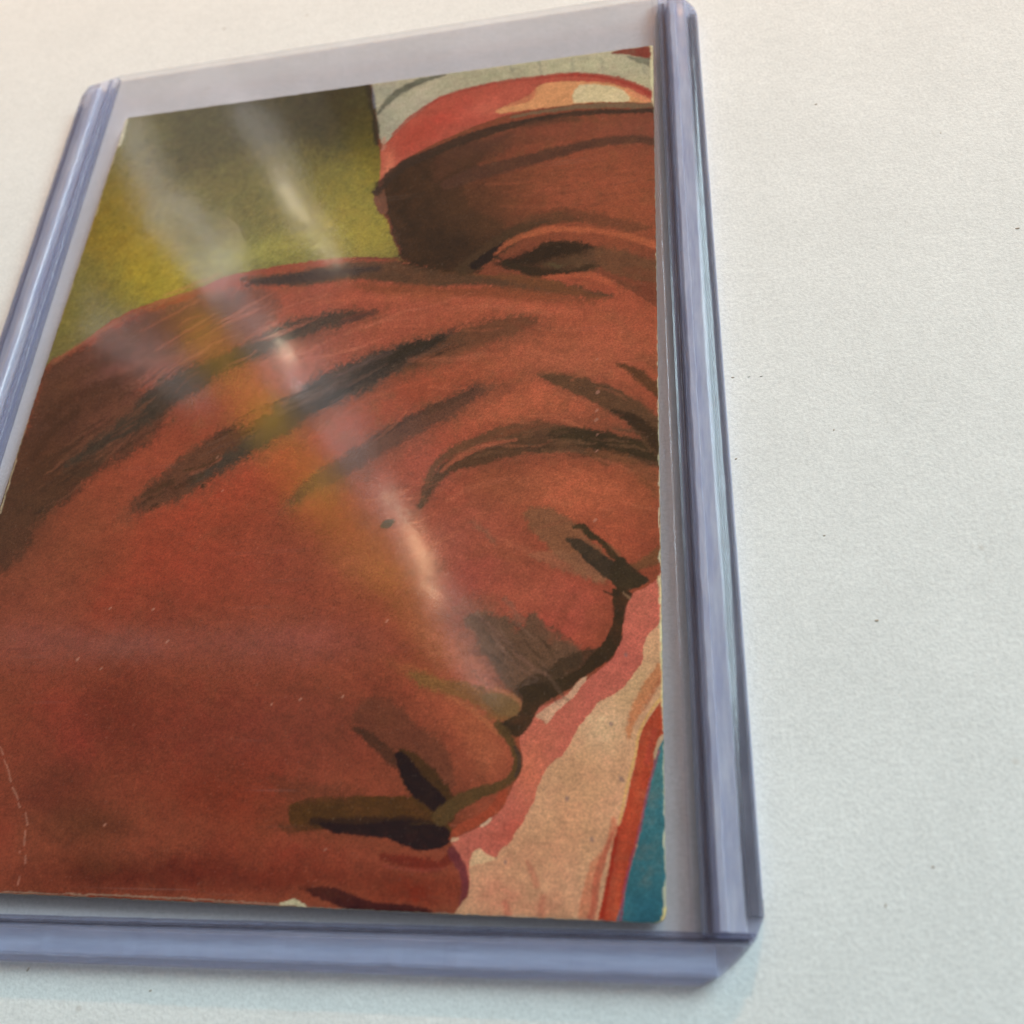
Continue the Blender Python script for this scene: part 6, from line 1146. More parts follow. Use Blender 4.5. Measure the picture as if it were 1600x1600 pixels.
('s',(0.582, 0.151, 0.076),0.28,[(-12.55,10.68),(-10.73,11.50),(-8.75,12.30)],(0.312,0.162),[0.06, 0.15, 0.06]),
('s',(0.318, 0.077, 0.035),0.28,[(-10.17,11.50),(-7.53,12.44),(-5.28,13.76)],(0.312,0.162),[0.08, 0.19, 0.08]),
('s',(0.659, 0.185, 0.1),0.28,[(-10.68,5.71),(-9.08,6.31),(-7.94,7.16)],(0.300,0.156),[0.05, 0.13, 0.05]),
('s',(0.581, 0.15, 0.075),0.28,[(-12.99,11.09),(-11.36,11.83),(-10.16,12.64)],(0.314,0.163),[0.05, 0.12, 0.05]),
('s',(0.322, 0.078, 0.036),0.28,[(-7.00,8.38),(-5.19,9.29),(-3.06,10.51)],(0.303,0.157),[0.07, 0.17, 0.07]),
('s',(0.591, 0.152, 0.076),0.28,[(-7.83,5.40),(-6.23,5.95),(-4.64,6.85)],(0.297,0.154),[0.05, 0.13, 0.05]),
('s',(0.319, 0.077, 0.036),0.28,[(0.72,10.29),(3.18,11.00),(5.27,11.92)],(0.299,0.155),[0.05, 0.12, 0.05]),
('s',(0.583, 0.15, 0.075),0.28,[(-17.37,11.06),(-16.45,11.96),(-15.10,12.40)],(0.318,0.165),[0.03, 0.09, 0.03]),
('s',(0.639, 0.18, 0.097),0.28,[(-11.69,11.84),(-9.55,13.23),(-7.32,14.49)],(0.315,0.163),[0.07, 0.19, 0.07]),
('s',(0.648, 0.183, 0.099),0.28,[(1.96,6.18),(3.97,6.93),(5.69,7.61)],(0.290,0.150),[0.05, 0.13, 0.05]),
('s',(0.652, 0.183, 0.099),0.28,[(-5.08,6.04),(-3.39,6.75),(-2.00,7.42)],(0.296,0.153),[0.07, 0.16, 0.07]),
('s',(0.574, 0.149, 0.075),0.28,[(2.23,9.72),(5.56,10.64),(8.95,11.55)],(0.296,0.153),[0.05, 0.12, 0.05]),
('s',(0.646, 0.181, 0.098),0.28,[(-7.47,8.62),(-5.26,9.56),(-3.14,10.11)],(0.303,0.157),[0.03, 0.09, 0.03]),
('s',(0.321, 0.078, 0.036),0.28,[(-6.22,7.79),(-4.62,8.05),(-3.39,8.47)],(0.300,0.155),[0.03, 0.08, 0.03]),
('s',(0.326, 0.078, 0.036),0.28,[(-19.23,8.67),(-16.35,10.17),(-13.17,11.54)],(0.315,0.163),[0.04, 0.1, 0.04]),
('s',(0.655, 0.184, 0.099),0.28,[(-19.22,8.30),(-16.33,10.46),(-13.64,12.33)],(0.315,0.163),[0.06, 0.14, 0.06]),
('s',(0.367, 0.098, 0.046),0.25,[(25.98,-13.42),(27.31,-14.25),(28.52,-15.05)],(0.228,0.118),[0.03, 0.09, 0.03]),
('s',(0.672, 0.19, 0.088),0.25,[(10.32,1.35),(11.52,1.18),(12.70,0.84)],(0.271,0.141),[0.05, 0.12, 0.05]),
('s',(0.69, 0.194, 0.089),0.25,[(26.49,-7.36),(28.08,-8.05),(29.68,-8.88)],(0.239,0.124),[0.04, 0.1, 0.04]),
('s',(0.657, 0.172, 0.078),0.25,[(10.85,-15.90),(12.91,-14.86),(14.67,-13.80)],(0.239,0.124),[0.06, 0.14, 0.06]),
('s',(0.675, 0.19, 0.087),0.25,[(26.28,0.06),(27.74,-0.48),(28.95,-1.37)],(0.254,0.131),[0.03, 0.09, 0.03]),
('s',(0.683, 0.193, 0.089),0.25,[(15.63,-2.49),(17.01,-2.09),(18.05,-1.47)],(0.260,0.135),[0.04, 0.09, 0.04]),
('s',(0.623, 0.166, 0.076),0.25,[(10.64,0.30),(11.57,0.86),(12.70,1.55)],(0.271,0.140),[0.05, 0.12, 0.05]),
('s',(0.667, 0.189, 0.087),0.25,[(20.17,4.54),(21.66,4.05),(23.36,3.38)],(0.268,0.139),[0.05, 0.12, 0.05]),
('s',(0.609, 0.164, 0.076),0.25,[(13.72,7.52),(15.44,7.38),(17.30,7.60)],(0.280,0.145),[0.03, 0.07, 0.03]),
('s',(0.663, 0.188, 0.086),0.25,[(21.18,3.65),(23.73,2.53),(26.24,1.17)],(0.263,0.136),[0.04, 0.1, 0.04]),
('s',(0.668, 0.189, 0.087),0.25,[(22.75,-0.35),(24.47,-1.01),(26.41,-1.84)],(0.255,0.132),[0.03, 0.07, 0.03]),
('s',(0.346, 0.094, 0.044),0.25,[(20.75,5.50),(22.37,4.76),(23.74,3.79)],(0.269,0.139),[0.03, 0.07, 0.03]),
('s',(0.374, 0.1, 0.047),0.25,[(8.69,-12.19),(10.06,-12.06),(11.36,-11.56)],(0.247,0.128),[0.06, 0.14, 0.06]),
('s',(0.694, 0.193, 0.088),0.25,[(26.75,-12.34),(27.67,-12.32),(28.40,-12.34)],(0.231,0.120),[0.05, 0.12, 0.05]),
('s',(0.669, 0.191, 0.088),0.25,[(14.43,3.96),(15.48,4.31),(16.82,4.68)],(0.274,0.142),[0.06, 0.15, 0.06]),
('s',(0.366, 0.099, 0.047),0.25,[(14.14,-11.83),(15.49,-11.12),(16.81,-10.50)],(0.244,0.126),[0.03, 0.08, 0.03]),
('s',(0.642, 0.168, 0.077),0.25,[(23.85,-8.15),(24.81,-8.53),(26.02,-8.90)],(0.241,0.125),[0.05, 0.12, 0.05]),
('s',(0.376, 0.101, 0.047),0.25,[(28.15,-15.05),(29.60,-15.33),(30.91,-15.79)],(0.224,0.116),[0.02, 0.06, 0.02]),
('s',(0.346, 0.095, 0.045),0.25,[(11.50,2.77),(12.99,3.76),(14.16,4.50)],(0.275,0.143),[0.03, 0.08, 0.03]),
('s',(0.361, 0.098, 0.046),0.25,[(20.04,-6.02),(21.31,-5.87),(22.41,-5.40)],(0.249,0.129),[0.06, 0.15, 0.06]),
('s',(0.663, 0.173, 0.079),0.25,[(8.71,-10.37),(9.94,-10.43),(11.27,-10.30)],(0.250,0.130),[0.04, 0.1, 0.04]),
('s',(0.374, 0.1, 0.047),0.25,[(10.02,-10.21),(11.64,-9.44),(13.08,-8.66)],(0.250,0.130),[0.04, 0.1, 0.04]),
('s',(0.681, 0.191, 0.087),0.25,[(22.68,-3.01),(24.08,-3.45),(25.19,-4.14)],(0.251,0.130),[0.05, 0.11, 0.05]),
('s',(0.68, 0.192, 0.088),0.25,[(5.91,-4.30),(7.62,-2.70),(8.97,-0.77)],(0.267,0.139),[0.03, 0.08, 0.03]),
('s',(0.35, 0.095, 0.045),0.25,[(23.15,-2.64),(24.77,-1.94),(26.59,-1.53)],(0.253,0.131),[0.05, 0.13, 0.05]),
('s',(0.691, 0.191, 0.087),0.25,[(28.89,-11.71),(30.77,-12.38),(32.73,-12.83)],(0.228,0.118),[0.03, 0.07, 0.03]),
('s',(0.617, 0.165, 0.075),0.25,[(23.91,0.94),(24.71,1.39),(25.86,1.46)],(0.260,0.135),[0.05, 0.13, 0.05]),
('s',(0.355, 0.097, 0.045),0.25,[(23.70,-2.30),(26.17,-2.83),(28.81,-3.10)],(0.251,0.130),[0.05, 0.12, 0.05]),
('s',(0.704, 0.196, 0.089),0.25,[(8.41,-10.05),(9.17,-9.91),(10.02,-9.40)],(0.252,0.130),[0.04, 0.09, 0.04]),
('s',(0.713, 0.198, 0.09),0.25,[(8.31,-13.80),(10.42,-13.02),(12.37,-12.13)],(0.244,0.127),[0.04, 0.1, 0.04]),
('s',(0.35, 0.096, 0.045),0.25,[(16.48,1.80),(17.42,2.56),(18.66,3.15)],(0.269,0.139),[0.03, 0.08, 0.03]),
('s',(0.643, 0.17, 0.078),0.25,[(19.94,-6.48),(21.33,-6.56),(22.66,-6.86)],(0.247,0.128),[0.03, 0.06, 0.03]),
('s',(0.697, 0.196, 0.089),0.25,[(15.73,-5.24),(18.27,-5.55),(20.96,-5.80)],(0.252,0.131),[0.04, 0.1, 0.04]),
('s',(0.371, 0.099, 0.046),0.25,[(21.56,-13.83),(23.21,-13.49),(24.56,-13.08)],(0.233,0.121),[0.04, 0.1, 0.04]),
('s',(0.358, 0.097, 0.045),0.25,[(19.96,-4.53),(22.42,-3.70),(24.85,-3.03)],(0.252,0.131),[0.03, 0.08, 0.03]),
('s',(0.613, 0.166, 0.076),0.25,[(4.84,8.80),(7.11,8.72),(9.73,8.57)],(0.290,0.150),[0.06, 0.15, 0.06]),
('s',(0.698, 0.194, 0.089),0.25,[(5.11,-10.30),(7.59,-10.47),(10.16,-10.41)],(0.252,0.131),[0.03, 0.07, 0.03]),
('s',(0.37, 0.099, 0.046),0.25,[(18.31,-12.40),(19.81,-12.60),(21.00,-13.12)],(0.237,0.123),[0.04, 0.11, 0.04]),
('s',(0.682, 0.191, 0.087),0.25,[(28.42,2.51),(30.56,2.66),(32.67,2.91)],(0.258,0.134),[0.05, 0.11, 0.05]),
('s',(0.656, 0.172, 0.078),0.25,[(7.07,-10.19),(9.46,-9.50),(11.93,-8.82)],(0.252,0.131),[0.03, 0.06, 0.03]),
('s',(0.372, 0.1, 0.046),0.25,[(7.60,-10.29),(9.58,-9.14),(11.53,-8.35)],(0.252,0.131),[0.04, 0.1, 0.04]),
('s',(0.368, 0.099, 0.047),0.25,[(13.65,-12.11),(15.01,-11.41),(16.67,-10.89)],(0.243,0.126),[0.03, 0.08, 0.03]),
('s',(0.681, 0.192, 0.088),0.25,[(16.66,-2.50),(18.74,-3.06),(20.98,-3.55)],(0.256,0.133),[0.05, 0.12, 0.05]),
('s',(0.667, 0.189, 0.087),0.25,[(20.87,1.71),(21.88,2.00),(22.91,2.22)],(0.264,0.137),[0.03, 0.08, 0.03]),
('s',(0.363, 0.098, 0.046),0.25,[(15.45,-7.72),(17.63,-7.40),(19.89,-6.91)],(0.249,0.129),[0.04, 0.1, 0.04]),
('s',(0.665, 0.189, 0.087),0.25,[(12.01,2.83),(13.13,3.22),(14.29,3.90)],(0.274,0.142),[0.05, 0.13, 0.05]),
('s',(0.685, 0.192, 0.088),0.25,[(20.14,-2.59),(21.80,-2.63),(23.65,-2.78)],(0.255,0.132),[0.05, 0.12, 0.05]),
('s',(0.711, 0.197, 0.089),0.25,[(22.12,-10.74),(23.08,-11.40),(24.28,-11.83)],(0.237,0.123),[0.05, 0.14, 0.05]),
('s',(0.364, 0.098, 0.046),0.25,[(16.01,-5.96),(16.95,-5.35),(17.87,-5.03)],(0.253,0.131),[0.03, 0.08, 0.03]),
('s',(0.377, 0.101, 0.047),0.25,[(16.60,-18.80),(18.29,-18.03),(20.10,-17.29)],(0.228,0.118),[0.04, 0.11, 0.04]),
('s',(0.085, 0.037, 0.012),0.6,[(-10.52,-6.10),(-10.22,-5.48),(-9.62,-5.20)],(0.277,0.144),[0.04, 0.09, 0.04]),
('s',(0.086, 0.038, 0.013),0.6,[(-15.35,-8.38),(-14.93,-8.20),(-14.38,-7.70)],(0.276,0.143),[0.05, 0.13, 0.05]),
('s',(0.086, 0.038, 0.013),0.6,[(-14.28,-8.14),(-14.11,-7.89),(-13.57,-7.55)],(0.276,0.143),[0.04, 0.11, 0.04]),
('s',(0.085, 0.037, 0.012),0.6,[(-11.07,-6.23),(-10.89,-5.91),(-10.55,-5.76)],(0.277,0.143),[0.04, 0.11, 0.04]),
('s',(0.086, 0.037, 0.013),0.6,[(-14.28,-7.88),(-13.98,-7.37),(-13.53,-7.24)],(0.276,0.143),[0.05, 0.12, 0.05]),
('s',(0.055, 0.023, 0.007),0.6,[(-10.71,-6.15),(-10.28,-5.83),(-9.72,-5.38)],(0.276,0.143),[0.03, 0.08, 0.03]),
('s',(0.055, 0.023, 0.007),0.6,[(-15.31,-10.47),(-15.14,-10.10),(-14.70,-10.04)],(0.272,0.141),[0.04, 0.11, 0.04]),
('s',(0.085, 0.037, 0.012),0.6,[(-12.88,-6.38),(-12.67,-6.33),(-12.16,-6.07)],(0.278,0.144),[0.03, 0.08, 0.03]),
('s',(0.085, 0.037, 0.012),0.6,[(-12.73,-6.42),(-12.17,-6.22),(-11.84,-6.05)],(0.277,0.144),[0.03, 0.07, 0.03]),
('s',(0.086, 0.037, 0.012),0.6,[(-11.21,-7.05),(-11.04,-6.99),(-10.75,-6.64)],(0.275,0.143),[0.05, 0.13, 0.05]),
('s',(0.086, 0.037, 0.013),0.6,[(-15.14,-9.03),(-14.71,-8.74),(-14.26,-8.46)],(0.275,0.142),[0.05, 0.12, 0.05]),
('s',(0.055, 0.023, 0.007),0.6,[(-13.33,-8.05),(-13.01,-7.77),(-12.76,-7.76)],(0.275,0.142),[0.05, 0.13, 0.05]),
('s',(0.056, 0.023, 0.007),0.6,[(-11.20,-8.52),(-10.72,-8.45),(-10.59,-8.05)],(0.272,0.141),[0.03, 0.07, 0.03]),
('s',(0.085, 0.037, 0.012),0.6,[(-10.08,-5.07),(-9.91,-4.89),(-9.62,-4.74)],(0.278,0.144),[0.05, 0.12, 0.05]),
('s',(0.055, 0.023, 0.007),0.6,[(-16.35,-9.68),(-15.82,-9.23),(-15.51,-9.11)],(0.274,0.142),[0.05, 0.12, 0.05]),
('s',(0.055, 0.023, 0.007),0.6,[(-15.58,-10.46),(-15.37,-10.11),(-14.79,-9.83)],(0.272,0.141),[0.03, 0.07, 0.03]),
('s',(0.085, 0.037, 0.013),0.6,[(-15.24,-10.34),(-14.78,-10.26),(-14.57,-10.01)],(0.272,0.141),[0.04, 0.1, 0.04]),
('s',(0.086, 0.037, 0.013),0.6,[(-16.62,-8.97),(-16.19,-8.77),(-15.53,-8.30)],(0.276,0.143),[0.03, 0.08, 0.03]),
('s',(0.086, 0.037, 0.012),0.6,[(-13.32,-8.21),(-12.93,-7.98),(-12.79,-7.93)],(0.274,0.142),[0.05, 0.12, 0.05]),
('s',(0.086, 0.038, 0.013),0.6,[(-15.06,-7.96),(-14.76,-7.73),(-14.26,-7.64)],(0.276,0.143),[0.04, 0.09, 0.04]),
('s',(0.085, 0.037, 0.012),0.6,[(-11.53,-6.22),(-11.25,-5.99),(-11.02,-5.85)],(0.277,0.144),[0.04, 0.09, 0.04]),
('s',(0.085, 0.037, 0.012),0.6,[(-9.98,-6.22),(-9.83,-5.85),(-9.55,-5.87)],(0.276,0.143),[0.04, 0.09, 0.04]),
('s',(0.086, 0.038, 0.013),0.6,[(-12.10,-7.56),(-11.65,-7.52),(-11.46,-7.28)],(0.274,0.142),[0.05, 0.13, 0.05]),
('s',(0.086, 0.037, 0.013),0.6,[(-10.54,-8.36),(-10.23,-7.87),(-9.78,-7.65)],(0.272,0.141),[0.05, 0.12, 0.05]),
('s',(0.243, 0.105, 0.048),0.4,[(27.35,-6.04),(29.07,-6.34),(31.09,-6.90)],(0.241,0.125),[0.04, 0.1, 0.04]),
('s',(0.25, 0.109, 0.049),0.4,[(15.58,-6.51),(16.91,-6.23),(18.34,-6.19)],(0.252,0.130),[0.04, 0.09, 0.04]),
('s',(0.167, 0.072, 0.035),0.4,[(21.69,-4.40),(22.78,-4.57),(24.17,-4.54)],(0.250,0.130),[0.03, 0.08, 0.03]),
('s',(0.248, 0.108, 0.049),0.4,[(17.57,-4.81),(19.11,-4.92),(20.75,-4.65)],(0.253,0.131),[0.04, 0.09, 0.04]),
('s',(0.167, 0.072, 0.035),0.4,[(21.07,-4.75),(22.03,-4.91),(23.26,-4.82)],(0.250,0.130),[0.03, 0.06, 0.03]),
('s',(0.248, 0.108, 0.049),0.4,[(15.24,-5.20),(16.50,-4.94),(17.72,-4.89)],(0.255,0.132),[0.03, 0.07, 0.03]),
('s',(0.041, 0.021, 0.006),0.4,[(25.69,-5.96),(26.66,-6.04),(27.50,-6.24)],(0.244,0.126),[0.04, 0.09, 0.04]),
('s',(0.246, 0.107, 0.049),0.4,[(22.73,-5.64),(24.01,-5.61),(25.23,-5.84)],(0.247,0.128),[0.04, 0.1, 0.04]),
('s',(0.041, 0.021, 0.006),0.4,[(20.39,-5.95),(21.47,-6.04),(22.24,-5.95)],(0.249,0.129),[0.04, 0.1, 0.04]),
('s',(0.041, 0.021, 0.006),0.4,[(23.74,-6.76),(24.73,-7.05),(26.03,-6.99)],(0.244,0.126),[0.03, 0.07, 0.03]),
('s',(0.244, 0.106, 0.048),0.4,[(27.32,-5.44),(28.29,-5.69),(29.08,-5.79)],(0.243,0.126),[0.04, 0.09, 0.04]),
('s',(0.241, 0.105, 0.048),0.4,[(27.94,-4.46),(29.20,-4.67),(30.18,-4.98)],(0.244,0.127),[0.03, 0.08, 0.03]),
('s',(0.167, 0.071, 0.035),0.4,[(19.80,-4.12),(20.86,-4.30),(22.08,-4.12)],(0.252,0.131),[0.04, 0.09, 0.04]),
('s',(0.248, 0.108, 0.049),0.4,[(19.26,-5.90),(20.58,-5.69),(21.64,-5.85)],(0.250,0.129),[0.03, 0.07, 0.03]),
('s',(0.249, 0.108, 0.049),0.4,[(24.37,-5.51),(25.61,-5.76),(26.50,-5.77)],(0.246,0.127),[0.03, 0.09, 0.03]),
('s',(0.246, 0.107, 0.049),0.4,[(21.87,-6.31),(23.35,-6.58),(24.58,-6.46)],(0.246,0.128),[0.04, 0.1, 0.04]),
('s',(0.041, 0.021, 0.006),0.4,[(26.42,-5.34),(27.62,-5.60),(28.56,-5.72)],(0.244,0.127),[0.04, 0.09, 0.04]),
('s',(0.17, 0.073, 0.035),0.4,[(18.90,-6.14),(20.12,-6.06),(21.22,-6.07)],(0.249,0.129),[0.04, 0.1, 0.04]),
('s',(0.246, 0.107, 0.048),0.4,[(22.19,-5.29),(23.95,-5.35),(25.37,-5.53)],(0.248,0.128),[0.03, 0.08, 0.03]),
('s',(0.169, 0.073, 0.035),0.4,[(22.91,-6.24),(24.70,-6.47),(26.25,-6.56)],(0.245,0.127),[0.03, 0.07, 0.03]),
('s',(0.171, 0.074, 0.036),0.4,[(15.73,-5.90),(17.10,-5.64),(18.66,-5.59)],(0.253,0.131),[0.03, 0.08, 0.03]),
('s',(0.04, 0.021, 0.006),0.4,[(28.47,-4.56),(30.16,-5.02),(31.73,-5.42)],(0.243,0.126),[0.03, 0.08, 0.03]),
('s',(0.165, 0.071, 0.034),0.4,[(27.50,-4.30),(29.35,-4.64),(30.90,-5.10)],(0.244,0.127),[0.04, 0.09, 0.04]),
('s',(0.041, 0.021, 0.006),0.4,[(18.94,-6.01),(20.06,-5.97),(20.97,-5.94)],(0.250,0.129),[0.04, 0.1, 0.04]),
('s',(0.169, 0.073, 0.035),0.4,[(25.98,-5.25),(27.50,-5.61),(28.82,-5.76)],(0.244,0.127),[0.03, 0.07, 0.03]),
('s',(0.248, 0.108, 0.049),0.4,[(13.80,-6.00),(14.81,-5.88),(15.54,-5.69)],(0.254,0.132),[0.04, 0.09, 0.04]),
('s',(0.053, 0.027, 0.01),0.4,[(19.60,-22.25),(20.47,-22.91),(21.09,-23.62)],(0.217,0.113),[0.03, 0.07, 0.03]),
('s',(0.093, 0.047, 0.023),0.4,[(17.00,-27.47),(17.60,-27.79),(18.35,-28.37)],(0.210,0.109),[0.04, 0.09, 0.04]),
('s',(0.055, 0.027, 0.01),0.4,[(17.85,-24.64),(18.86,-25.38),(19.78,-26.22)],(0.214,0.111),[0.03, 0.07, 0.03]),
('s',(0.093, 0.047, 0.022),0.4,[(20.10,-27.62),(20.45,-27.93),(20.71,-28.48)],(0.208,0.108),[0.02, 0.06, 0.02]),
('s',(0.091, 0.047, 0.022),0.4,[(19.03,-24.85),(19.96,-25.51),(20.62,-25.96)],(0.213,0.110),[0.03, 0.08, 0.03]),
('s',(0.055, 0.028, 0.01),0.4,[(18.10,-26.34),(18.55,-26.93),(19.26,-27.38)],(0.211,0.110),[0.02, 0.05, 0.02]),
('s',(0.093, 0.048, 0.022),0.4,[(21.96,-26.81),(22.65,-27.24),(23.10,-27.68)],(0.207,0.108),[0.03, 0.09, 0.03]),
('s',(0.091, 0.047, 0.022),0.4,[(17.43,-22.98),(18.14,-23.54),(18.61,-24.27)],(0.218,0.113),[0.04, 0.1, 0.04]),
('s',(0.055, 0.027, 0.01),0.4,[(18.66,-25.23),(19.27,-26.10),(20.17,-27.19)],(0.212,0.110),[0.02, 0.06, 0.02]),
('s',(0.284, 0.143, 0.086),0.4,[(22.58,-26.30),(23.49,-27.44),(24.26,-28.52)],(0.206,0.107),[0.03, 0.08, 0.03]),
('s',(0.089, 0.046, 0.022),0.4,[(19.58,-21.90),(20.23,-22.50),(20.93,-22.87)],(0.218,0.113),[0.03, 0.08, 0.03]),
('s',(0.055, 0.027, 0.01),0.4,[(21.10,-25.10),(22.01,-25.73),(23.07,-26.59)],(0.211,0.109),[0.04, 0.1, 0.04]),
('s',(0.093, 0.048, 0.022),0.4,[(22.98,-26.74),(23.67,-27.50),(24.16,-28.22)],(0.206,0.107),[0.03, 0.08, 0.03]),
('s',(0.091, 0.047, 0.022),0.4,[(23.13,-22.68),(23.90,-23.40),(24.82,-23.91)],(0.214,0.111),[0.04, 0.1, 0.04]),
('s',(0.093, 0.047, 0.022),0.4,[(22.83,-26.99),(23.82,-27.81),(24.61,-28.71)],(0.205,0.107),[0.03, 0.07, 0.03]),
('s',(0.089, 0.046, 0.022),0.4,[(21.06,-21.99),(21.34,-22.31),(21.93,-22.79)],(0.217,0.113),[0.03, 0.06, 0.03]),
('s',(0.056, 0.028, 0.01),0.4,[(21.90,-27.00),(22.98,-27.90),(23.81,-29.07)],(0.206,0.107),[0.04, 0.09, 0.04]),
('s',(0.055, 0.028, 0.01),0.4,[(18.89,-26.40),(19.78,-27.28),(20.76,-28.00)],(0.210,0.109),[0.02, 0.06, 0.02]),
('s',(0.055, 0.028, 0.01),0.4,[(19.01,-23.88),(20.13,-24.53),(20.94,-25.24)],(0.214,0.111),[0.03, 0.08, 0.03]),
('s',(0.055, 0.027, 0.01),0.4,[(24.22,-25.03),(24.75,-25.84),(25.44,-26.81)],(0.208,0.108),[0.04, 0.09, 0.04]),
('s',(0.054, 0.027, 0.01),0.4,[(22.14,-23.61),(22.94,-24.51),(23.53,-25.63)],(0.212,0.110),[0.03, 0.07, 0.03]),
('s',(0.279, 0.14, 0.085),0.4,[(22.42,-25.54),(22.69,-26.05),(23.04,-26.42)],(0.210,0.109),[0.02, 0.06, 0.02]),
('s',(0.054, 0.027, 0.01),0.4,[(20.92,-23.84),(21.73,-24.78),(22.58,-25.42)],(0.213,0.110),[0.04, 0.1, 0.04]),
('s',(0.277, 0.139, 0.084),0.4,[(17.01,-26.43),(17.65,-27.00),(18.24,-27.70)],(0.212,0.110),[0.02, 0.06, 0.02]),
('s',(0.272, 0.138, 0.084),0.4,[(19.45,-21.89),(20.49,-22.70),(21.75,-23.76)],(0.217,0.113),[0.04, 0.09, 0.04]),
('s',(0.055, 0.028, 0.01),0.4,[(19.45,-24.53),(20.17,-25.25),(20.59,-25.84)],(0.213,0.111),[0.04, 0.09, 0.04]),
('s',(0.271, 0.137, 0.083),0.4,[(18.34,-21.94),(19.17,-23.09),(19.97,-24.14)],(0.218,0.113),[0.02, 0.06, 0.02]),
('s',(0.281, 0.141, 0.085),0.4,[(19.68,-27.16),(20.10,-27.61),(20.56,-28.23)],(0.209,0.108),[0.02, 0.05, 0.02]),
('s',(0.055, 0.028, 0.01),0.4,[(23.39,-25.83),(23.95,-26.45),(24.25,-26.79)],(0.208,0.108),[0.03, 0.08, 0.03]),
('s',(0.054, 0.027, 0.01),0.4,[(22.18,-23.83),(22.87,-24.30),(23.70,-24.87)],(0.213,0.110),[0.02, 0.06, 0.02]),
('s',(0.439, 0.115, 0.052),0.25,[(14.29,26.56),(17.04,26.16),(20.08,26.06)],(0.318,0.165),[0.07, 0.18, 0.07]),
('s',(0.247, 0.066, 0.029),0.25,[(23.58,27.32),(24.90,27.00),(26.25,27.17)],(0.312,0.162),[0.07, 0.18, 0.07]),
('s',(0.435, 0.113, 0.051),0.25,[(22.70,23.15),(24.51,23.56),(26.65,23.52)],(0.305,0.158),[0.05, 0.13, 0.05]),
('s',(0.248, 0.066, 0.029),0.25,[(26.57,25.39),(28.46,25.76),(30.55,25.65)],(0.306,0.158),[0.06, 0.14, 0.06]),
('s',(0.254, 0.068, 0.03),0.25,[(16.78,24.40),(18.65,24.02),(20.74,24.09)],(0.312,0.162),[0.07, 0.17, 0.07]),
('s',(0.438, 0.115, 0.052),0.25,[(19.20,24.85),(21.98,24.60),(24.86,24.00)],(0.309,0.160),[0.04, 0.1, 0.04]),
('s',(0.185, 0.057, 0.025),0.25,[(18.18,22.28),(20.27,22.81),(22.53,22.89)],(0.307,0.159),[0.06, 0.15, 0.06]),
('s',(0.251, 0.067, 0.029),0.25,[(15.20,27.63),(18.13,28.20),(20.72,28.49)],(0.321,0.166),[0.04, 0.11, 0.04]),
('s',(0.438, 0.114, 0.052),0.25,[(17.25,24.61),(19.44,24.27),(21.85,24.03)],(0.311,0.161),[0.04, 0.09, 0.04]),
('s',(0.185, 0.057, 0.026),0.25,[(19.29,21.82),(21.47,21.93),(24.00,22.29)],(0.305,0.158),[0.04, 0.09, 0.04]),
('s',(0.248, 0.066, 0.029),0.25,[(26.74,26.67),(29.43,26.67),(32.22,26.73)],(0.307,0.159),[0.05, 0.11, 0.05]),
('s',(0.185, 0.057, 0.026),0.25,[(23.06,21.52),(24.92,21.75),(26.63,22.08)],(0.301,0.156),[0.06, 0.15, 0.06]),
('s',(0.251, 0.067, 0.029),0.25,[(22.08,24.01),(23.82,24.12),(25.30,24.24)],(0.307,0.159),[0.07, 0.18, 0.07]),
('s',(0.438, 0.114, 0.052),0.25,[(16.39,25.00),(18.92,25.38),(21.18,25.56)],(0.314,0.163),[0.03, 0.08, 0.03]),
('s',(0.432, 0.112, 0.051),0.25,[(27.68,25.29),(29.45,25.11),(30.83,24.80)],(0.304,0.158),[0.05, 0.12, 0.05]),
('s',(0.254, 0.067, 0.029),0.25,[(27.82,23.03),(30.36,23.21),(32.56,23.00)],(0.299,0.155),[0.07, 0.17, 0.07]),
('s',(0.44, 0.115, 0.052),0.25,[(21.15,22.41),(23.01,22.34),(24.58,22.32)],(0.304,0.158),[0.07, 0.19, 0.07]),
('s',(0.182, 0.056, 0.024),0.25,[(22.06,26.05),(23.53,26.44),(25.35,26.26)],(0.311,0.162),[0.05, 0.12, 0.05]),
('s',(0.181, 0.055, 0.024),0.25,[(24.46,26.99),(25.99,27.08),(27.55,26.93)],(0.311,0.161),[0.06, 0.15, 0.06]),
('s',(0.182, 0.056, 0.025),0.25,[(23.91,22.71),(25.57,23.10),(27.18,23.27)],(0.303,0.157),[0.05, 0.12, 0.05]),
('s',(0.433, 0.113, 0.051),0.25,[(28.45,26.11),(29.63,26.11),(31.08,25.76)],(0.305,0.158),[0.06, 0.16, 0.06]),
('s',(0.249, 0.066, 0.029),0.25,[(26.06,24.31),(28.78,24.47),(31.67,24.42)],(0.303,0.157),[0.07, 0.18, 0.07]),
('s',(0.181, 0.056, 0.024),0.25,[(22.28,26.04),(24.06,26.06),(25.58,26.22)],(0.311,0.161),[0.04, 0.1, 0.04]),
('s',(0.248, 0.066, 0.029),0.25,[(22.72,23.51),(25.24,23.47),(27.77,23.25)],(0.304,0.158),[0.06, 0.16, 0.06]),
('s',(0.256, 0.068, 0.03),0.25,[(28.55,21.96),(29.78,21.99),(31.14,22.11)],(0.297,0.154),[0.05, 0.12, 0.05]),
('s',(0.254, 0.068, 0.03),0.25,[(14.75,24.72),(17.76,25.11),(20.47,25.48)],(0.315,0.163),[0.04, 0.09, 0.04]),
('s',(0.184, 0.057, 0.025),0.25,[(16.26,26.48),(18.23,26.62),(20.29,27.15)],(0.318,0.165),[0.07, 0.19, 0.07]),
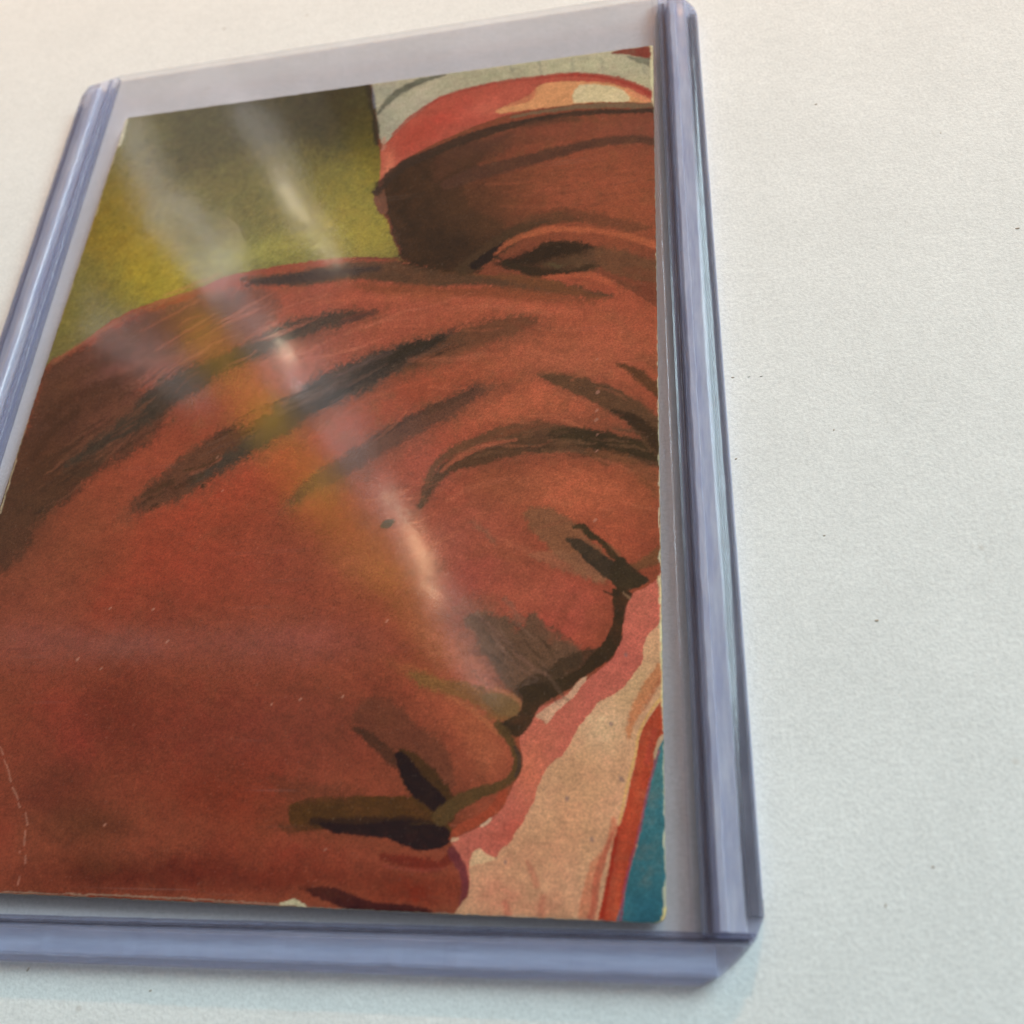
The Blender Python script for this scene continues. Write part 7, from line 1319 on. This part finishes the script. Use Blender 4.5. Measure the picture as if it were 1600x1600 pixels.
('s',(0.183, 0.057, 0.025),0.25,[(22.31,23.98),(23.58,24.12),(24.90,24.42)],(0.307,0.159),[0.06, 0.14, 0.06]),
('s',(0.182, 0.056, 0.025),0.25,[(26.43,24.67),(28.19,24.42),(29.88,24.52)],(0.304,0.158),[0.05, 0.13, 0.05]),
('s',(0.433, 0.113, 0.051),0.25,[(21.24,27.43),(22.70,27.50),(24.41,27.30)],(0.315,0.163),[0.05, 0.11, 0.05]),
('s',(0.182, 0.056, 0.025),0.25,[(22.34,25.06),(23.98,25.21),(25.99,25.26)],(0.309,0.160),[0.04, 0.1, 0.04]),
('s',(0.185, 0.057, 0.025),0.25,[(19.45,24.15),(21.58,23.96),(23.54,23.64)],(0.309,0.160),[0.04, 0.09, 0.04]),
('s',(0.438, 0.114, 0.051),0.25,[(16.16,23.18),(18.86,22.69),(21.47,22.39)],(0.309,0.160),[0.06, 0.15, 0.06]),
('s',(0.183, 0.057, 0.025),0.25,[(24.16,22.15),(25.87,22.02),(27.72,21.69)],(0.300,0.156),[0.04, 0.1, 0.04]),
('s',(0.182, 0.056, 0.025),0.25,[(23.52,22.30),(25.61,22.29),(27.91,22.55)],(0.302,0.156),[0.06, 0.15, 0.06]),
('s',(0.185, 0.057, 0.025),0.25,[(17.27,22.65),(19.01,22.38),(20.84,22.49)],(0.308,0.160),[0.04, 0.1, 0.04]),
('s',(0.182, 0.056, 0.024),0.25,[(20.91,26.98),(23.30,27.49),(25.65,27.84)],(0.314,0.163),[0.05, 0.13, 0.05]),
('s',(0.434, 0.113, 0.051),0.25,[(27.88,24.81),(29.26,24.50),(30.96,24.51)],(0.303,0.157),[0.07, 0.18, 0.07]),
('s',(0.438, 0.114, 0.051),0.25,[(19.73,24.66),(22.38,24.71),(24.73,24.48)],(0.309,0.160),[0.05, 0.11, 0.05]),
('s',(0.249, 0.066, 0.029),0.25,[(22.71,25.04),(24.91,24.77),(27.18,24.33)],(0.307,0.159),[0.04, 0.1, 0.04]),
]
build_card()
